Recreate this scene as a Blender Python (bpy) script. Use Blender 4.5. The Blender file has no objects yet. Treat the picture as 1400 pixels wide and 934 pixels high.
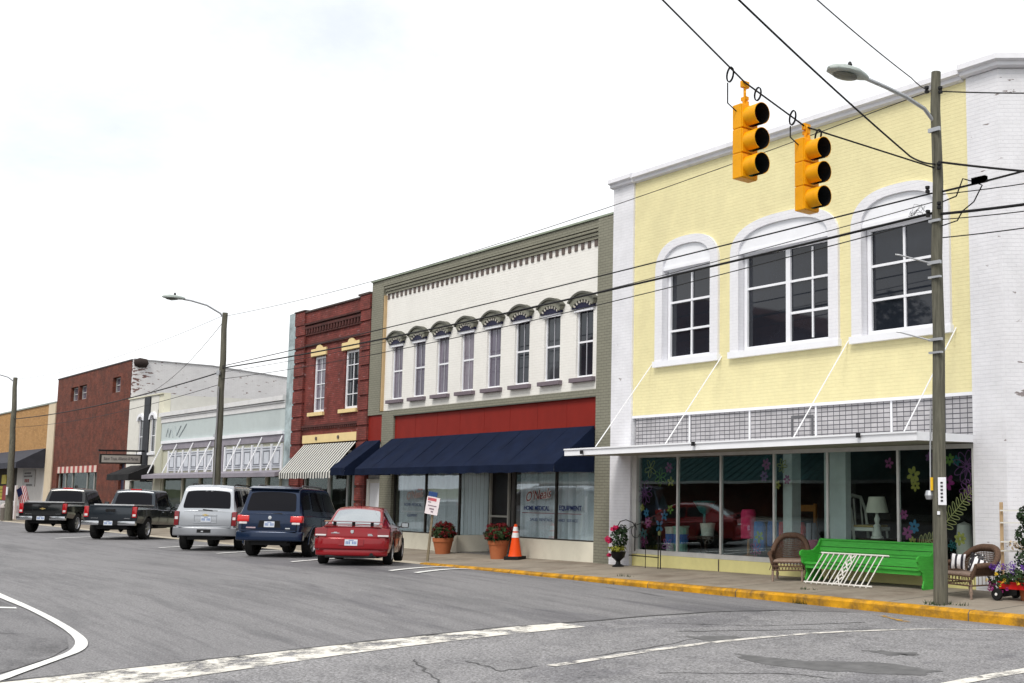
import bpy, bmesh, math, random
from mathutils import Vector, Matrix
random.seed(11)
SC = bpy.context.scene
COL = SC.collection
PI = math.pi
D = 15.47          # facade plane of the row of shops
KY = 13.03         # kerb line
CAMH = 1.85

# ------------------------------------------------------------------ ground heights
def sw(x):
    return .14 if x > -12 else (.04 if x < -25 else .14 - .1*(-12-x)/13)
def rz(x, y):
    if y > KY: return 0.
    t = min(1., max(0., (-8-x)/12.)); b = t*t*(3-2*t)
    return b*.30*(1-math.exp(-(KY-max(y, 0.))/1.6))

# ------------------------------------------------------------------ object helpers
WM = {}
def put(name, data, parent=None):
    o = bpy.data.objects.new(name, data); COL.objects.link(o)
    if parent is not None: o.parent = parent
    return o
def wmat(o):
    if o is None: return Matrix.Identity(4)
    return wmat(o.parent) @ Matrix.LocRotScale(o.location, o.rotation_euler, o.scale)
def tag(o, label=None, cat=None, group=None, kind=None):
    if label: o['label'] = label
    if cat: o['category'] = cat
    if group: o['group'] = group
    if kind: o['kind'] = kind
    return o
def thing(name, label, cat, loc=(0, 0, 0), rz_=0, group=None, rot=None):
    o = put(name, None); o.location = loc
    o.rotation_euler = rot if rot else (0, 0, rz_)
    o.empty_display_size = .2
    return tag(o, label, cat, group)

class MB:
    def __init__(s): s.v = []; s.f = []; s.mi = []
    def add(s, vs, fs):
        n = len(s.v); s.v += [tuple(p) for p in vs]
        s.f += [tuple(i+n for i in f) for f in fs]
        return s
    def box(s, x0, x1, y0, y1, z0, z1):
        return s.add([(x0,y0,z0),(x1,y0,z0),(x1,y1,z0),(x0,y1,z0),(x0,y0,z1),(x1,y0,z1),(x1,y1,z1),(x0,y1,z1)],
              [(3,2,1,0),(4,5,6,7),(0,1,5,4),(1,2,6,5),(2,3,7,6),(3,0,4,7)])
    def obox(s, c, d, rot=None):
        M = rot if rot is not None else Matrix.Identity(3)
        vs = []
        for z in (-.5,.5):
            for x, y in ((-.5,-.5),(.5,-.5),(.5,.5),(-.5,.5)):
                vs.append(Vector(c)+M@Vector((x*d[0], y*d[1], z*d[2])))
        return s.add(vs, [(3,2,1,0),(4,5,6,7),(0,1,5,4),(1,2,6,5),(2,3,7,6),(3,0,4,7)])
    def quad(s, *p):
        return s.add(p, [tuple(range(len(p)))])
    def prism(s, pts, a, b, axis='y'):
        f = {'y': lambda p, t: (p[0], t, p[1]), 'x': lambda p, t: (t, p[0], p[1]), 'z': lambda p, t: (p[0], p[1], t)}[axis]
        n = len(pts)
        vs = [f(p, a) for p in pts]+[f(p, b) for p in pts]
        fs = [tuple(range(n))[::-1], tuple(range(n, 2*n))]+[(i, (i+1) % n, n+(i+1) % n, n+i) for i in range(n)]
        return s.add(vs, fs)
    def band(s, outer, inner, y0, y1):
        """solid between two open polylines of equal length in XZ"""
        n = len(outer)
        vs = [(p[0], y0, p[1]) for p in outer]+[(p[0], y0, p[1]) for p in inner]+[(p[0], y1, p[1]) for p in outer]+[(p[0], y1, p[1]) for p in inner]
        fs = []
        for i in range(n-1):
            fs += [(i, i+1, n+i+1, n+i), (2*n+i, 3*n+i, 3*n+i+1, 2*n+i+1), (i, 2*n+i, 2*n+i+1, i+1), (n+i, n+i+1, 3*n+i+1, 3*n+i)]
        fs += [(0, n, 3*n, 2*n), (n-1, 3*n-1, 4*n-1, 2*n-1)]
        return s.add(vs, fs)
    def tube(s, path, r, n=8, cap=True, closed=False):
        P = [Vector(p) for p in path]; m = len(P)
        rs = r if isinstance(r, (list, tuple)) else [r]*m
        vs = []; fs = []
        up = None
        for i, p in enumerate(P):
            if closed: t = (P[(i+1) % m]-P[i-1]).normalized()
            else: t = (P[min(i+1, m-1)]-P[max(i-1, 0)]).normalized()
            if up is None:
                up = Vector((0,0,1)) if abs(t.z) < .9 else Vector((1,0,0))
            a = t.cross(up)
            if a.length < 1e-6: a = t.cross(Vector((0,1,0)))
            a.normalize(); b = a.cross(t).normalized(); up = b
            for k in range(n):
                an = 2*PI*k/n
                vs.append(p+(a*math.cos(an)+b*math.sin(an))*rs[i])
        for i in range(m if closed else m-1):
            j = (i+1) % m
            for k in range(n):
                fs.append((i*n+k, i*n+(k+1) % n, j*n+(k+1) % n, j*n+k))
        if cap and not closed:
            fs += [tuple(range(n))[::-1], tuple((m-1)*n+k for k in range(n))]
        return s.add(vs, fs)
    def lathe(s, prof, c=(0,0,0), n=24, axis='z', cap=True):
        vs = []; fs = []; m = len(prof)
        for r, h in prof:
            for k in range(n):
                a = 2*PI*k/n; x, y = r*math.cos(a), r*math.sin(a)
                q = {'z': (x, y, h), 'x': (h, x, y), 'y': (x, h, y)}[axis]
                vs.append((c[0]+q[0], c[1]+q[1], c[2]+q[2]))
        for i in range(m-1):
            for k in range(n):
                fs.append((i*n+k, i*n+(k+1) % n, (i+1)*n+(k+1) % n, (i+1)*n+k))
        if cap and prof[0][0] > 1e-5: fs.append(tuple(range(n))[::-1])
        if cap and prof[-1][0] > 1e-5: fs.append(tuple((m-1)*n+k for k in range(n)))
        return s.add(vs, fs)
    def grid(s, fn, nu, nv):
        vs = [fn(i/nu, j/nv) for j in range(nv+1) for i in range(nu+1)]
        fs = [(j*(nu+1)+i, j*(nu+1)+i+1, (j+1)*(nu+1)+i+1, (j+1)*(nu+1)+i) for j in range(nv) for i in range(nu)]
        return s.add(vs, fs)
    def build(s, name, mat, parent=None, label=None, world=True, smooth=None, bevel=0, fix=True, kind=None, seg=2):
        me = bpy.data.meshes.new(name)
        vs = s.v
        if world and parent is not None:
            I = wmat(parent).inverted(); vs = [tuple(I@Vector(p)) for p in vs]
        me.from_pydata(vs, [], s.f)
        bm = bmesh.new(); bm.from_mesh(me)
        bmesh.ops.remove_doubles(bm, verts=bm.verts, dist=1e-5)
        if fix: bmesh.ops.recalc_face_normals(bm, faces=bm.faces)
        if bevel:
            ed = [e for e in bm.edges if e.is_manifold and e.calc_face_angle(0) > .6]
            bmesh.ops.bevel(bm, geom=ed, offset=bevel, segments=seg, affect='EDGES', clamp_overlap=True, profile=.6)
        bm.to_mesh(me); bm.free()
        if smooth is not None:
            for p in me.polygons: p.use_smooth = True
            me.set_sharp_from_angle(angle=math.radians(smooth))
        me.materials.append(mat)
        o = put(name, me, parent)
        if label: o['label'] = label
        if kind: o['kind'] = kind
        return o

def text_obj(name, body, size, mat, parent, loc, rot=(PI/2, 0, 0), shear=0, extrude=.002, align='LEFT', bold=0, world=True, width=None):
    cu = bpy.data.curves.new(name, 'FONT'); cu.body = body; cu.size = size; cu.shear = shear
    cu.extrude = extrude; cu.align_x = align; cu.offset = bold
    tmp = bpy.data.objects.new(name+'_t', cu); COL.objects.link(tmp)
    bpy.context.view_layer.update()
    me = bpy.data.meshes.new_from_object(tmp.evaluated_get(bpy.context.evaluated_depsgraph_get()))
    bpy.data.objects.remove(tmp); bpy.data.curves.remove(cu)
    if width:
        xs = [v.co.x for v in me.vertices]
        if xs:
            k = width/(max(xs)-min(xs))
            for v in me.vertices: v.co.x *= k
    me.name = name; me.materials.clear(); me.materials.append(mat)
    from mathutils import Euler
    M = Matrix.Translation(loc) @ Euler(rot).to_matrix().to_4x4()
    if world and parent is not None: M = wmat(parent).inverted() @ M
    me.transform(M)
    return put(name, me, parent)

def copy_tree(o, parent=None):
    c = o.copy(); COL.objects.link(c); c.parent = parent
    for ch in [x for x in bpy.data.objects if x.parent == o]: copy_tree(ch, c)
    return c

# ------------------------------------------------------------------ materials
MATS = {}
def newmat(name):
    m = bpy.data.materials.new(name); m.use_nodes = True
    nt = m.node_tree; nt.nodes.clear()
    return m, nt, nt.nodes, nt.links
def nd(N, t, **kw):
    n = N.new(t)
    for k, v in kw.items():
        if k.startswith('i_'):
            key = k[2:].replace('_', ' ')
            n.inputs[key].default_value = v
        else: setattr(n, k, v)
    return n
def c4(c): return (c[0], c[1], c[2], 1)
def ramp(N, stops):
    r = N.new('ShaderNodeValToRGB'); e = r.color_ramp.elements
    while len(e) < len(stops): e.new(.5)
    for x, (p, c) in zip(e, stops):
        x.position = p; x.color = c4(c) if len(c) == 3 else c
    return r
def pmat(name, col, rough=.6, metal=0., spec=.22, var=.12, vscale=2.5, bump=0., bscale=30, stretch=(1,1,1), coat=0., dirt=0., dirtcol=(.05,.045,.04), dscale=1.2, emit=0, rvar=0, dlo=.5):
    m, nt, N, L = newmat(name)
    out = N.new('ShaderNodeOutputMaterial'); b = N.new('ShaderNodeBsdfPrincipled')
    L.new(b.outputs[0], out.inputs[0])
    b.inputs['Roughness'].default_value = rough; b.inputs['Metallic'].default_value = metal
    b.inputs['Specular IOR Level'].default_value = spec
    if coat: b.inputs['Coat Weight'].default_value = coat; b.inputs['Coat Roughness'].default_value = .04
    tc = N.new('ShaderNodeTexCoord'); mp = N.new('ShaderNodeMapping'); mp.inputs['Scale'].default_value = stretch
    L.new(tc.outputs['Object'], mp.inputs[0])
    n1 = nd(N, 'ShaderNodeTexNoise', i_Scale=vscale, i_Detail=8., i_Roughness=.65); L.new(mp.outputs[0], n1.inputs['Vector'])
    r = ramp(N, [(.3, [c*(1-var) for c in col]), (.7, [min(1, c*(1+var)) for c in col])])
    L.new(n1.outputs['Fac'], r.inputs[0]); last = r.outputs[0]
    if dirt:
        n3 = nd(N, 'ShaderNodeTexNoise', i_Scale=dscale, i_Detail=10., i_Roughness=.72); L.new(mp.outputs[0], n3.inputs['Vector'])
        rr = ramp(N, [(dlo, (0,0,0)), (dlo+.22, (dirt,dirt,dirt))]); L.new(n3.outputs['Fac'], rr.inputs[0])
        mx = nd(N, 'ShaderNodeMix', data_type='RGBA'); L.new(rr.outputs[0], mx.inputs[0]); L.new(last, mx.inputs[6]); mx.inputs[7].default_value = c4(dirtcol)
        last = mx.outputs[2]
    L.new(last, b.inputs['Base Color'])
    if rvar:
        mr = nd(N, 'ShaderNodeMapRange', i_To_Min=max(0, rough-rvar), i_To_Max=min(1, rough+rvar)); L.new(n1.outputs['Fac'], mr.inputs[0]); L.new(mr.outputs[0], b.inputs['Roughness'])
    if bump:
        n2 = nd(N, 'ShaderNodeTexNoise', i_Scale=bscale, i_Detail=6.); L.new(mp.outputs[0], n2.inputs['Vector'])
        bp = nd(N, 'ShaderNodeBump', i_Strength=bump, i_Distance=.01); L.new(n2.outputs['Fac'], bp.inputs['Height']); L.new(bp.outputs[0], b.inputs['Normal'])
    if emit:
        b.inputs['Emission Color'].default_value = c4(col); b.inputs['Emission Strength'].default_value = emit
    MATS[name] = m
    return m
def brick(name, col, col2, mortar, bump=.5, var=.12, bw=.2, rh=.067, ms=.006, rough=.75, peel=0., peelcol=(.2,.06,.04), offset=.5, soot=0., sootcol=(.05,.035,.03), pscale=3.0, pgrad=0., plen=3., sootz=.35):
    m, nt, N, L = newmat(name)
    out = N.new('ShaderNodeOutputMaterial'); b = N.new('ShaderNodeBsdfPrincipled'); L.new(b.outputs[0], out.inputs[0])
    b.inputs['Roughness'].default_value = rough; b.inputs['Specular IOR Level'].default_value = .15
    tc = N.new('ShaderNodeTexCoord'); sx = N.new('ShaderNodeSeparateXYZ'); L.new(tc.outputs['Object'], sx.inputs[0])
    ad = nd(N, 'ShaderNodeMath', operation='ADD'); L.new(sx.outputs[0], ad.inputs[0]); L.new(sx.outputs[1], ad.inputs[1])
    cb = N.new('ShaderNodeCombineXYZ'); L.new(ad.outputs[0], cb.inputs[0]); L.new(sx.outputs[2], cb.inputs[1])
    bt = nd(N, 'ShaderNodeTexBrick', offset=offset, i_Scale=1., i_Mortar_Size=ms, i_Mortar_Smooth=.15, i_Brick_Width=bw, i_Row_Height=rh, i_Bias=0.)
    bt.inputs['Color1'].default_value = c4(col); bt.inputs['Color2'].default_value = c4(col2); bt.inputs['Mortar'].default_value = c4(mortar)
    L.new(cb.outputs[0], bt.inputs['Vector'])
    n1 = nd(N, 'ShaderNodeTexNoise', i_Scale=1.7, i_Detail=9., i_Roughness=.7); L.new(tc.outputs['Object'], n1.inputs['Vector'])
    mr = nd(N, 'ShaderNodeMapRange', i_From_Min=.3, i_From_Max=.7, i_To_Min=1-var, i_To_Max=1+var); L.new(n1.outputs['Fac'], mr.inputs[0])
    mul = nd(N, 'ShaderNodeMix', data_type='RGBA', blend_type='MULTIPLY'); mul.inputs[0].default_value = 1
    L.new(bt.outputs['Color'], mul.inputs[6]); L.new(mr.outputs[0], mul.inputs[7]); last = mul.outputs[2]
    if soot:
        n4 = nd(N, 'ShaderNodeTexNoise', i_Scale=.9, i_Detail=8., i_Roughness=.7)
        mp = N.new('ShaderNodeMapping'); mp.inputs['Scale'].default_value = (1, 1, sootz); L.new(tc.outputs['Object'], mp.inputs[0]); L.new(mp.outputs[0], n4.inputs['Vector'])
        r4 = ramp(N, [(.45, (0,0,0)), (.75, (soot,)*3)]); L.new(n4.outputs['Fac'], r4.inputs[0])
        m4 = nd(N, 'ShaderNodeMix', data_type='RGBA'); L.new(r4.outputs[0], m4.inputs[0]); L.new(last, m4.inputs[6]); m4.inputs[7].default_value = c4(sootcol); last = m4.outputs[2]
    if peel:
        mp2 = N.new('ShaderNodeMapping'); mp2.inputs['Scale'].default_value = (1, 1, 3.2); L.new(tc.outputs['Object'], mp2.inputs[0])
        n3 = nd(N, 'ShaderNodeTexNoise', i_Scale=pscale, i_Detail=4., i_Roughness=.6); L.new(mp2.outputs[0], n3.inputs['Vector'])
        pf = n3.outputs['Fac']
        if pgrad:
            gy = nd(N, 'ShaderNodeMapRange', i_From_Min=0., i_From_Max=plen, i_To_Min=pgrad, i_To_Max=0.); L.new(sx.outputs[1], gy.inputs[0])
            ga = nd(N, 'ShaderNodeMath', operation='ADD'); L.new(pf, ga.inputs[0]); L.new(gy.outputs[0], ga.inputs[1]); pf = ga.outputs[0]
        r3 = ramp(N, [(1-peel, (0,0,0)), (1-peel+.02, (1,1,1))]); L.new(pf, r3.inputs[0])
        m3 = nd(N, 'ShaderNodeMix', data_type='RGBA'); L.new(r3.outputs[0], m3.inputs[0]); L.new(last, m3.inputs[6]); m3.inputs[7].default_value = c4(peelcol); last = m3.outputs[2]
    L.new(last, b.inputs['Base Color'])
    n2 = nd(N, 'ShaderNodeTexNoise', i_Scale=60., i_Detail=3.); L.new(tc.outputs['Object'], n2.inputs['Vector'])
    mm = nd(N, 'ShaderNodeMath', operation='MULTIPLY_ADD'); L.new(n2.outputs['Fac'], mm.inputs[0]); mm.inputs[1].default_value = .35
    inv = nd(N, 'ShaderNodeMath', operation='SUBTRACT'); inv.inputs[0].default_value = 1; L.new(bt.outputs['Fac'], inv.inputs[1]); L.new(inv.outputs[0], mm.inputs[2])
    bp = nd(N, 'ShaderNodeBump', i_Strength=bump, i_Distance=.012); L.new(mm.outputs[0], bp.inputs['Height']); L.new(bp.outputs[0], b.inputs['Normal'])
    MATS[name] = m
    return m
def glassmat(name, tint, ior=1.5, rough=.0, gain=1.0):
    m, nt, N, L = newmat(name)
    out = N.new('ShaderNodeOutputMaterial'); mx = N.new('ShaderNodeMixShader'); L.new(mx.outputs[0], out.inputs[0])
    t = N.new('ShaderNodeBsdfTransparent'); t.inputs[0].default_value = c4(tint)
    g = N.new('ShaderNodeBsdfGlossy'); g.inputs['Roughness'].default_value = rough; g.inputs[0].default_value = (.95,.97,1,1)
    fr = N.new('ShaderNodeFresnel'); fr.inputs[0].default_value = ior
    tc = N.new('ShaderNodeTexCoord'); n = nd(N, 'ShaderNodeTexNoise', i_Scale=.8, i_Detail=1.); L.new(tc.outputs['Object'], n.inputs['Vector'])
    bp = nd(N, 'ShaderNodeBump', i_Strength=.06, i_Distance=.02); L.new(n.outputs['Fac'], bp.inputs['Height'])
    L.new(bp.outputs[0], g.inputs['Normal'])
    ml = nd(N, 'ShaderNodeMath', operation='MULTIPLY', use_clamp=True); ml.inputs[1].default_value = gain; L.new(fr.outputs[0], ml.inputs[0])
    L.new(ml.outputs[0], mx.inputs[0]); L.new(t.outputs[0], mx.inputs[1]); L.new(g.outputs[0], mx.inputs[2])
    MATS[name] = m
    return m
def stripes(name, c1, c2, period, axis=0, duty=.5, rough=.7):
    m, nt, N, L = newmat(name)
    out = N.new('ShaderNodeOutputMaterial'); b = N.new('ShaderNodeBsdfPrincipled'); L.new(b.outputs[0], out.inputs[0]); b.inputs['Roughness'].default_value = rough
    tc = N.new('ShaderNodeTexCoord'); sx = N.new('ShaderNodeSeparateXYZ'); L.new(tc.outputs['Object'], sx.inputs[0])
    d = nd(N, 'ShaderNodeMath', operation='DIVIDE'); d.inputs[1].default_value = period; L.new(sx.outputs[axis], d.inputs[0])
    fr = nd(N, 'ShaderNodeMath', operation='FRACT'); L.new(d.outputs[0], fr.inputs[0])
    g = nd(N, 'ShaderNodeMath', operation='GREATER_THAN'); g.inputs[1].default_value = duty; L.new(fr.outputs[0], g.inputs[0])
    mx = nd(N, 'ShaderNodeMix', data_type='RGBA'); mx.inputs[6].default_value = c4(c1); mx.inputs[7].default_value = c4(c2); L.new(g.outputs[0], mx.inputs[0]); L.new(mx.outputs[2], b.inputs['Base Color'])
    MATS[name] = m
    return m
def paintmark(name, col, wear=.5, rough=.8, scale=3.):
    """road paint worn through to the asphalt"""
    m, nt, N, L = newmat(name)
    out = N.new('ShaderNodeOutputMaterial'); mx = N.new('ShaderNodeMixShader'); L.new(mx.outputs[0], out.inputs[0])
    t = N.new('ShaderNodeBsdfTransparent'); b = N.new('ShaderNodeBsdfPrincipled'); b.inputs['Roughness'].default_value = rough
    tc = N.new('ShaderNodeTexCoord')
    n1 = nd(N, 'ShaderNodeTexNoise', i_Scale=scale, i_Detail=12., i_Roughness=.75); L.new(tc.outputs['Object'], n1.inputs['Vector'])
    r = ramp(N, [(wear-.06, (0,0,0)), (wear+.05, (1,1,1))]); L.new(n1.outputs['Fac'], r.inputs[0])
    n2 = nd(N, 'ShaderNodeTexNoise', i_Scale=8., i_Detail=8.); L.new(tc.outputs['Object'], n2.inputs['Vector'])
    r2 = ramp(N, [(.3, [c*.75 for c in col]), (.7, col)]); L.new(n2.outputs['Fac'], r2.inputs[0]); L.new(r2.outputs[0], b.inputs['Base Color'])
    L.new(r.outputs[0], mx.inputs[0]); L.new(t.outputs[0], mx.inputs[1]); L.new(b.outputs[0], mx.inputs[2])
    MATS[name] = m
    return m
def asphalt(name, col, col2, speck=.35, patch=None, stretch=(.15,1,1), sc=120.):
    m, nt, N, L = newmat(name)
    out = N.new('ShaderNodeOutputMaterial'); b = N.new('ShaderNodeBsdfPrincipled'); L.new(b.outputs[0], out.inputs[0])
    b.inputs['Roughness'].default_value = .85; b.inputs['Specular IOR Level'].default_value = .3
    tc = N.new('ShaderNodeTexCoord'); mp = N.new('ShaderNodeMapping'); mp.inputs['Scale'].default_value = stretch; L.new(tc.outputs['Object'], mp.inputs[0])
    n1 = nd(N, 'ShaderNodeTexNoise', i_Scale=1.1, i_Detail=10., i_Roughness=.7); L.new(mp.outputs[0], n1.inputs['Vector'])
    r = ramp(N, [(.36, col2), (.5, col), (.75, [c*1.12 for c in col])]); L.new(n1.outputs['Fac'], r.inputs[0])
    n5 = nd(N, 'ShaderNodeTexNoise', i_Scale=.35, i_Detail=6., i_Roughness=.6, i_Distortion=.6); L.new(mp.outputs[0], n5.inputs['Vector'])
    r5 = ramp(N, [(.57, (1,1,1)), (.60, (.80,.80,.82)), (.70, (.70,.70,.72))]); L.new(n5.outputs['Fac'], r5.inputs[0])
    m5 = nd(N, 'ShaderNodeMix', data_type='RGBA', blend_type='MULTIPLY'); m5.inputs[0].default_value = 1; L.new(r.outputs[0], m5.inputs[6]); L.new(r5.outputs[0], m5.inputs[7])
    mp6 = N.new('ShaderNodeMapping'); mp6.inputs['Scale'].default_value = (stretch[0]*.9, stretch[1]*2.6, 1); L.new(tc.outputs['Object'], mp6.inputs[0])
    n6 = nd(N, 'ShaderNodeTexNoise', i_Scale=1.6, i_Detail=12., i_Roughness=.78); L.new(mp6.outputs[0], n6.inputs['Vector'])
    r6 = ramp(N, [(.40, (.78,.78,.79)), (.52, (1,1,1)), (.66, (1.0,1.0,1.0)), (.74, (.66,.66,.67))]); L.new(n6.outputs['Fac'], r6.inputs[0])
    m6 = nd(N, 'ShaderNodeMix', data_type='RGBA', blend_type='MULTIPLY'); m6.inputs[0].default_value = 1; L.new(m5.outputs[2], m6.inputs[6]); L.new(r6.outputs[0], m6.inputs[7]); m5 = m6
    n2 = nd(N, 'ShaderNodeTexNoise', i_Scale=sc, i_Detail=3., i_Roughness=.8); L.new(tc.outputs['Object'], n2.inputs['Vector'])
    mr = nd(N, 'ShaderNodeMapRange', i_From_Min=.3, i_From_Max=.7, i_To_Min=1-speck, i_To_Max=1+speck); L.new(n2.outputs['Fac'], mr.inputs[0])
    mul = nd(N, 'ShaderNodeMix', data_type='RGBA', blend_type='MULTIPLY'); mul.inputs[0].default_value = 1; L.new(m5.outputs[2], mul.inputs[6]); L.new(mr.outputs[0], mul.inputs[7])
    L.new(mul.outputs[2], b.inputs['Base Color'])
    bp = nd(N, 'ShaderNodeBump', i_Strength=.35, i_Distance=.01); L.new(n2.outputs['Fac'], bp.inputs['Height']); L.new(bp.outputs[0], b.inputs['Normal'])
    MATS[name] = m
    return m
def lattice(name, col, line, bw, rh, ms):
    return brick(name, col, [c*.8 for c in col], line, bump=.8, bw=bw, rh=rh, ms=ms, offset=0., rough=.4)

YEL = brick('yellow_painted_brick', (.77,.705,.41), (.76,.69,.40), (.735,.67,.38), bump=.5, var=.07, soot=.45, sootcol=(.60,.54,.32))
WHT = brick('white_painted_brick', (.74,.74,.775), (.725,.725,.76), (.69,.69,.73), bump=.5, var=.08, peel=.325, peelcol=(.26,.23,.23), pscale=2.6, soot=.25, sootcol=(.5,.49,.49))
WHTC = brick('clean_white_brick', (.75,.75,.785), (.735,.735,.77), (.70,.70,.74), bump=.4, var=.05)
CRM = brick('cream_painted_brick', (.80,.785,.745), (.79,.775,.735), (.755,.74,.70), bump=.45, var=.04)
GRN = brick('sage_painted_brick', (.24,.235,.185), (.226,.222,.174), (.155,.152,.118), bump=.7, var=.08)
BRK = brick('dark_red_brick', (.235,.058,.048), (.18,.045,.038), (.12,.045,.04), bump=.9, var=.35, peel=.36, peelcol=(.26,.14,.14), soot=.6, sootz=1.2)
BRK2 = brick('old_red_brick', (.19,.056,.034), (.125,.036,.024), (.13,.06,.045), bump=.8, var=.4, soot=.75, sootz=1.8)
TANB = brick('tan_brick', (.45,.255,.10), (.37,.20,.075), (.28,.17,.08), bump=.6, var=.14, bw=.3, rh=.085)
WHT2 = brick('whitewashed_brick', (.68,.67,.675), (.66,.65,.655), (.60,.59,.59), bump=.4, var=.08, peel=.345, peelcol=(.17,.10,.09), pscale=3.0, pgrad=.14, plen=1.5)
WTRIM = pmat('white_trim', (.80,.81,.85), .5, var=.04)
WMETAL = pmat('white_metal', (.82,.83,.86), .4, var=.04)
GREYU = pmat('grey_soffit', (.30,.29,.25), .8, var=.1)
GTRIM = pmat('sage_trim', (.195,.195,.155), .6, var=.1)
GDARK = pmat('dark_sage_trim', (.095,.095,.078), .6)  # darker sage of the window hoods, string course and cornice joints
REDP = pmat('red_panel_paint', (.215,.018,.012), .6, var=.10, spec=.12, stretch=(1,1,.4))
NAVY = pmat('navy_canvas', (.0062,.0115,.031), .9, var=.25, spec=.1)
NAVYP = pmat('navy_paint', (.012,.012,.04), .5)
CREAMP = pmat('cream_plaster', (.70,.67,.56), .75, var=.05, bump=.2, dirt=.35, dirtcol=(.4,.36,.28))
CREAMW = pmat('cream_wood', (.77,.60,.30), .6, var=.05)
MAUVE = pmat('mauve_stone', (.17,.14,.16), .7)
BROWNP = pmat('brown_paint', (.12,.095,.085), .7)
TANR = pmat('tan_reveal', (.50,.36,.20), .7)
SKYB = pmat('pale_blue_stucco', (.50,.56,.56), .8, var=.05, bump=.25, dirt=.10, dirtcol=(.25,.28,.28), dscale=.6)
SKYM = pmat('mottled_blue_stucco', (.44,.53,.55), .8, var=.14, vscale=1.3, dirt=.9, dirtcol=(.17,.20,.21), dscale=1.5, dlo=.42)
PGRN = pmat('pale_green_paint', (.50,.50,.40), .7, var=.06)
CREAMS = pmat('cream_stucco', (.68,.67,.62), .8, var=.06, dirt=.2, dirtcol=(.4,.38,.33))
LILAC = pmat('lilac_grey_paint', (.27,.25,.29), .6)
PANELW = pmat('pale_panel', (.60,.63,.68), .6)
PANELG = pmat('panel_grey_line', (.16,.17,.20), .7)
CONC = pmat('weathered_concrete', (.27,.235,.19), .9, var=.22, vscale=.8, bump=.4, bscale=60, dirt=.9, dirtcol=(.115,.08,.058), dscale=.55)
KERBY = pmat('yellow_kerb_paint', (.55,.27,.010), .7, var=.30, vscale=3.5, dirt=1., dirtcol=(.14,.085,.03), dscale=2.6, bump=.5, dlo=.44)
KERBG = pmat('kerb_concrete', (.40,.36,.29), .9, var=.12)
ASPH = asphalt('street_asphalt', (.192,.188,.193), (.15,.148,.153), speck=.5, stretch=(.2,1,1), sc=48.)
ASPH3 = asphalt('parking_bay_asphalt', (.17,.167,.172), (.10,.098,.102), speck=.5, stretch=(.6,1,1), sc=48.)
ASPH2 = asphalt('junction_asphalt', (.222,.218,.223), (.188,.185,.19), speck=.75, stretch=(1,.6,1), sc=36.)
TAR = pmat('tar_patch', (.085,.084,.086), .85, var=.2, vscale=8)
MARKW = paintmark('worn_white_paint', (.74,.71,.65), .465, scale=2.6)
MARKN = paintmark('fresh_white_paint', (.80,.80,.78), .26)
MARKY = paintmark('worn_yellow_paint', (.55,.30,.04), .5)
GLASS = glassmat('shop_window_glass', (.90,.96,.95), 1.45, gain=.23)
GLASSF = glassmat('far_window_glass', (.7,.75,.72), 1.4, gain=.2)
DGLASS = pmat('dark_window_glass', (.014,.017,.024), .03, var=.3, vscale=.8, spec=.5)
LGLASS = pmat('curtained_window_glass', (.13,.11,.145), .05, var=.45, vscale=1.0, stretch=(6,1,.9), spec=.4)
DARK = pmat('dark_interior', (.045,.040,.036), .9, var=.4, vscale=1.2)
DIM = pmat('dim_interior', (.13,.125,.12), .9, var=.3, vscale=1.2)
BLK = pmat('black_paint', (.008,.008,.009), .45)
BLKC = pmat('black_canvas', (.012,.012,.013), .8)
SLATE = pmat('slate_canvas', (.035,.037,.05), .75, var=.2)
ROOF = pmat('roof_felt', (.10,.10,.10), .9)
STEEL = pmat('galvanised_steel', (.42,.43,.45), .4, metal=.7)
WOODP = pmat('weathered_pole_wood', (.122,.118,.092), .9, var=.45, vscale=6, stretch=(6,6,.35), bump=.8, bscale=40)
CABLE = pmat('cable_rubber', (.012,.012,.013), .6)
SIGY = pmat('signal_yellow', (.78,.34,.004), .4, var=.08, dirt=.3, dirtcol=(.38,.16,.01), dscale=7, spec=.15)
RUBBER = pmat('tyre_rubber', (.012,.012,.012), .8)
CHROME = pmat('chrome', (.55,.56,.58), .18, metal=1., var=.03)
PLASB = pmat('black_plastic', (.012,.012,.013), .5)
CARGLASS = pmat('tinted_car_glass', (.008,.008,.011), .03, spec=.13, var=.02)
# ------------------------------------------------------------------ camera, world, sun
cam = bpy.data.cameras.new('camera'); co = bpy.data.objects.new('camera', cam); COL.objects.link(co)
cam.sensor_width = 36; cam.sensor_fit = 'HORIZONTAL'; cam.lens = 1525/1400*36
cam.shift_x = -340/1400; cam.shift_y = 30/1400; cam.clip_start = .05; cam.clip_end = 3000
co.location = (0, 0, CAMH); co.rotation_euler = (math.radians(90+6.2866), 0, math.radians(45.589))
SC.camera = co
w = bpy.data.worlds.new('World'); SC.world = w; w.use_nodes = True
WN = w.node_tree.nodes; WL = w.node_tree.links; WN.clear()
SUNV = Vector((.30, -.62, .95)).normalized()
wo = WN.new('ShaderNodeOutputWorld'); bg = WN.new('ShaderNodeBackground'); bg.inputs[1].default_value = .1
sky = WN.new('ShaderNodeTexSky'); sky.sky_type = 'NISHITA'; sky.sun_disc = False
sky.sun_elevation = math.asin(SUNV.z); sky.sun_rotation = math.atan2(SUNV.x, SUNV.y); sky.air_density = 1.; sky.dust_density = 2.
tcw = WN.new('ShaderNodeTexCoord'); mpw = WN.new('ShaderNodeMapping'); mpw.inputs['Scale'].default_value = (1, 1, 2.5)
nw = nd(WN, 'ShaderNodeTexNoise', i_Scale=1.6, i_Detail=9., i_Roughness=.6, i_Distortion=.4)
WL.new(tcw.outputs['Generated'], mpw.inputs[0]); WL.new(mpw.outputs[0], nw.inputs['Vector'])
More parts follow.
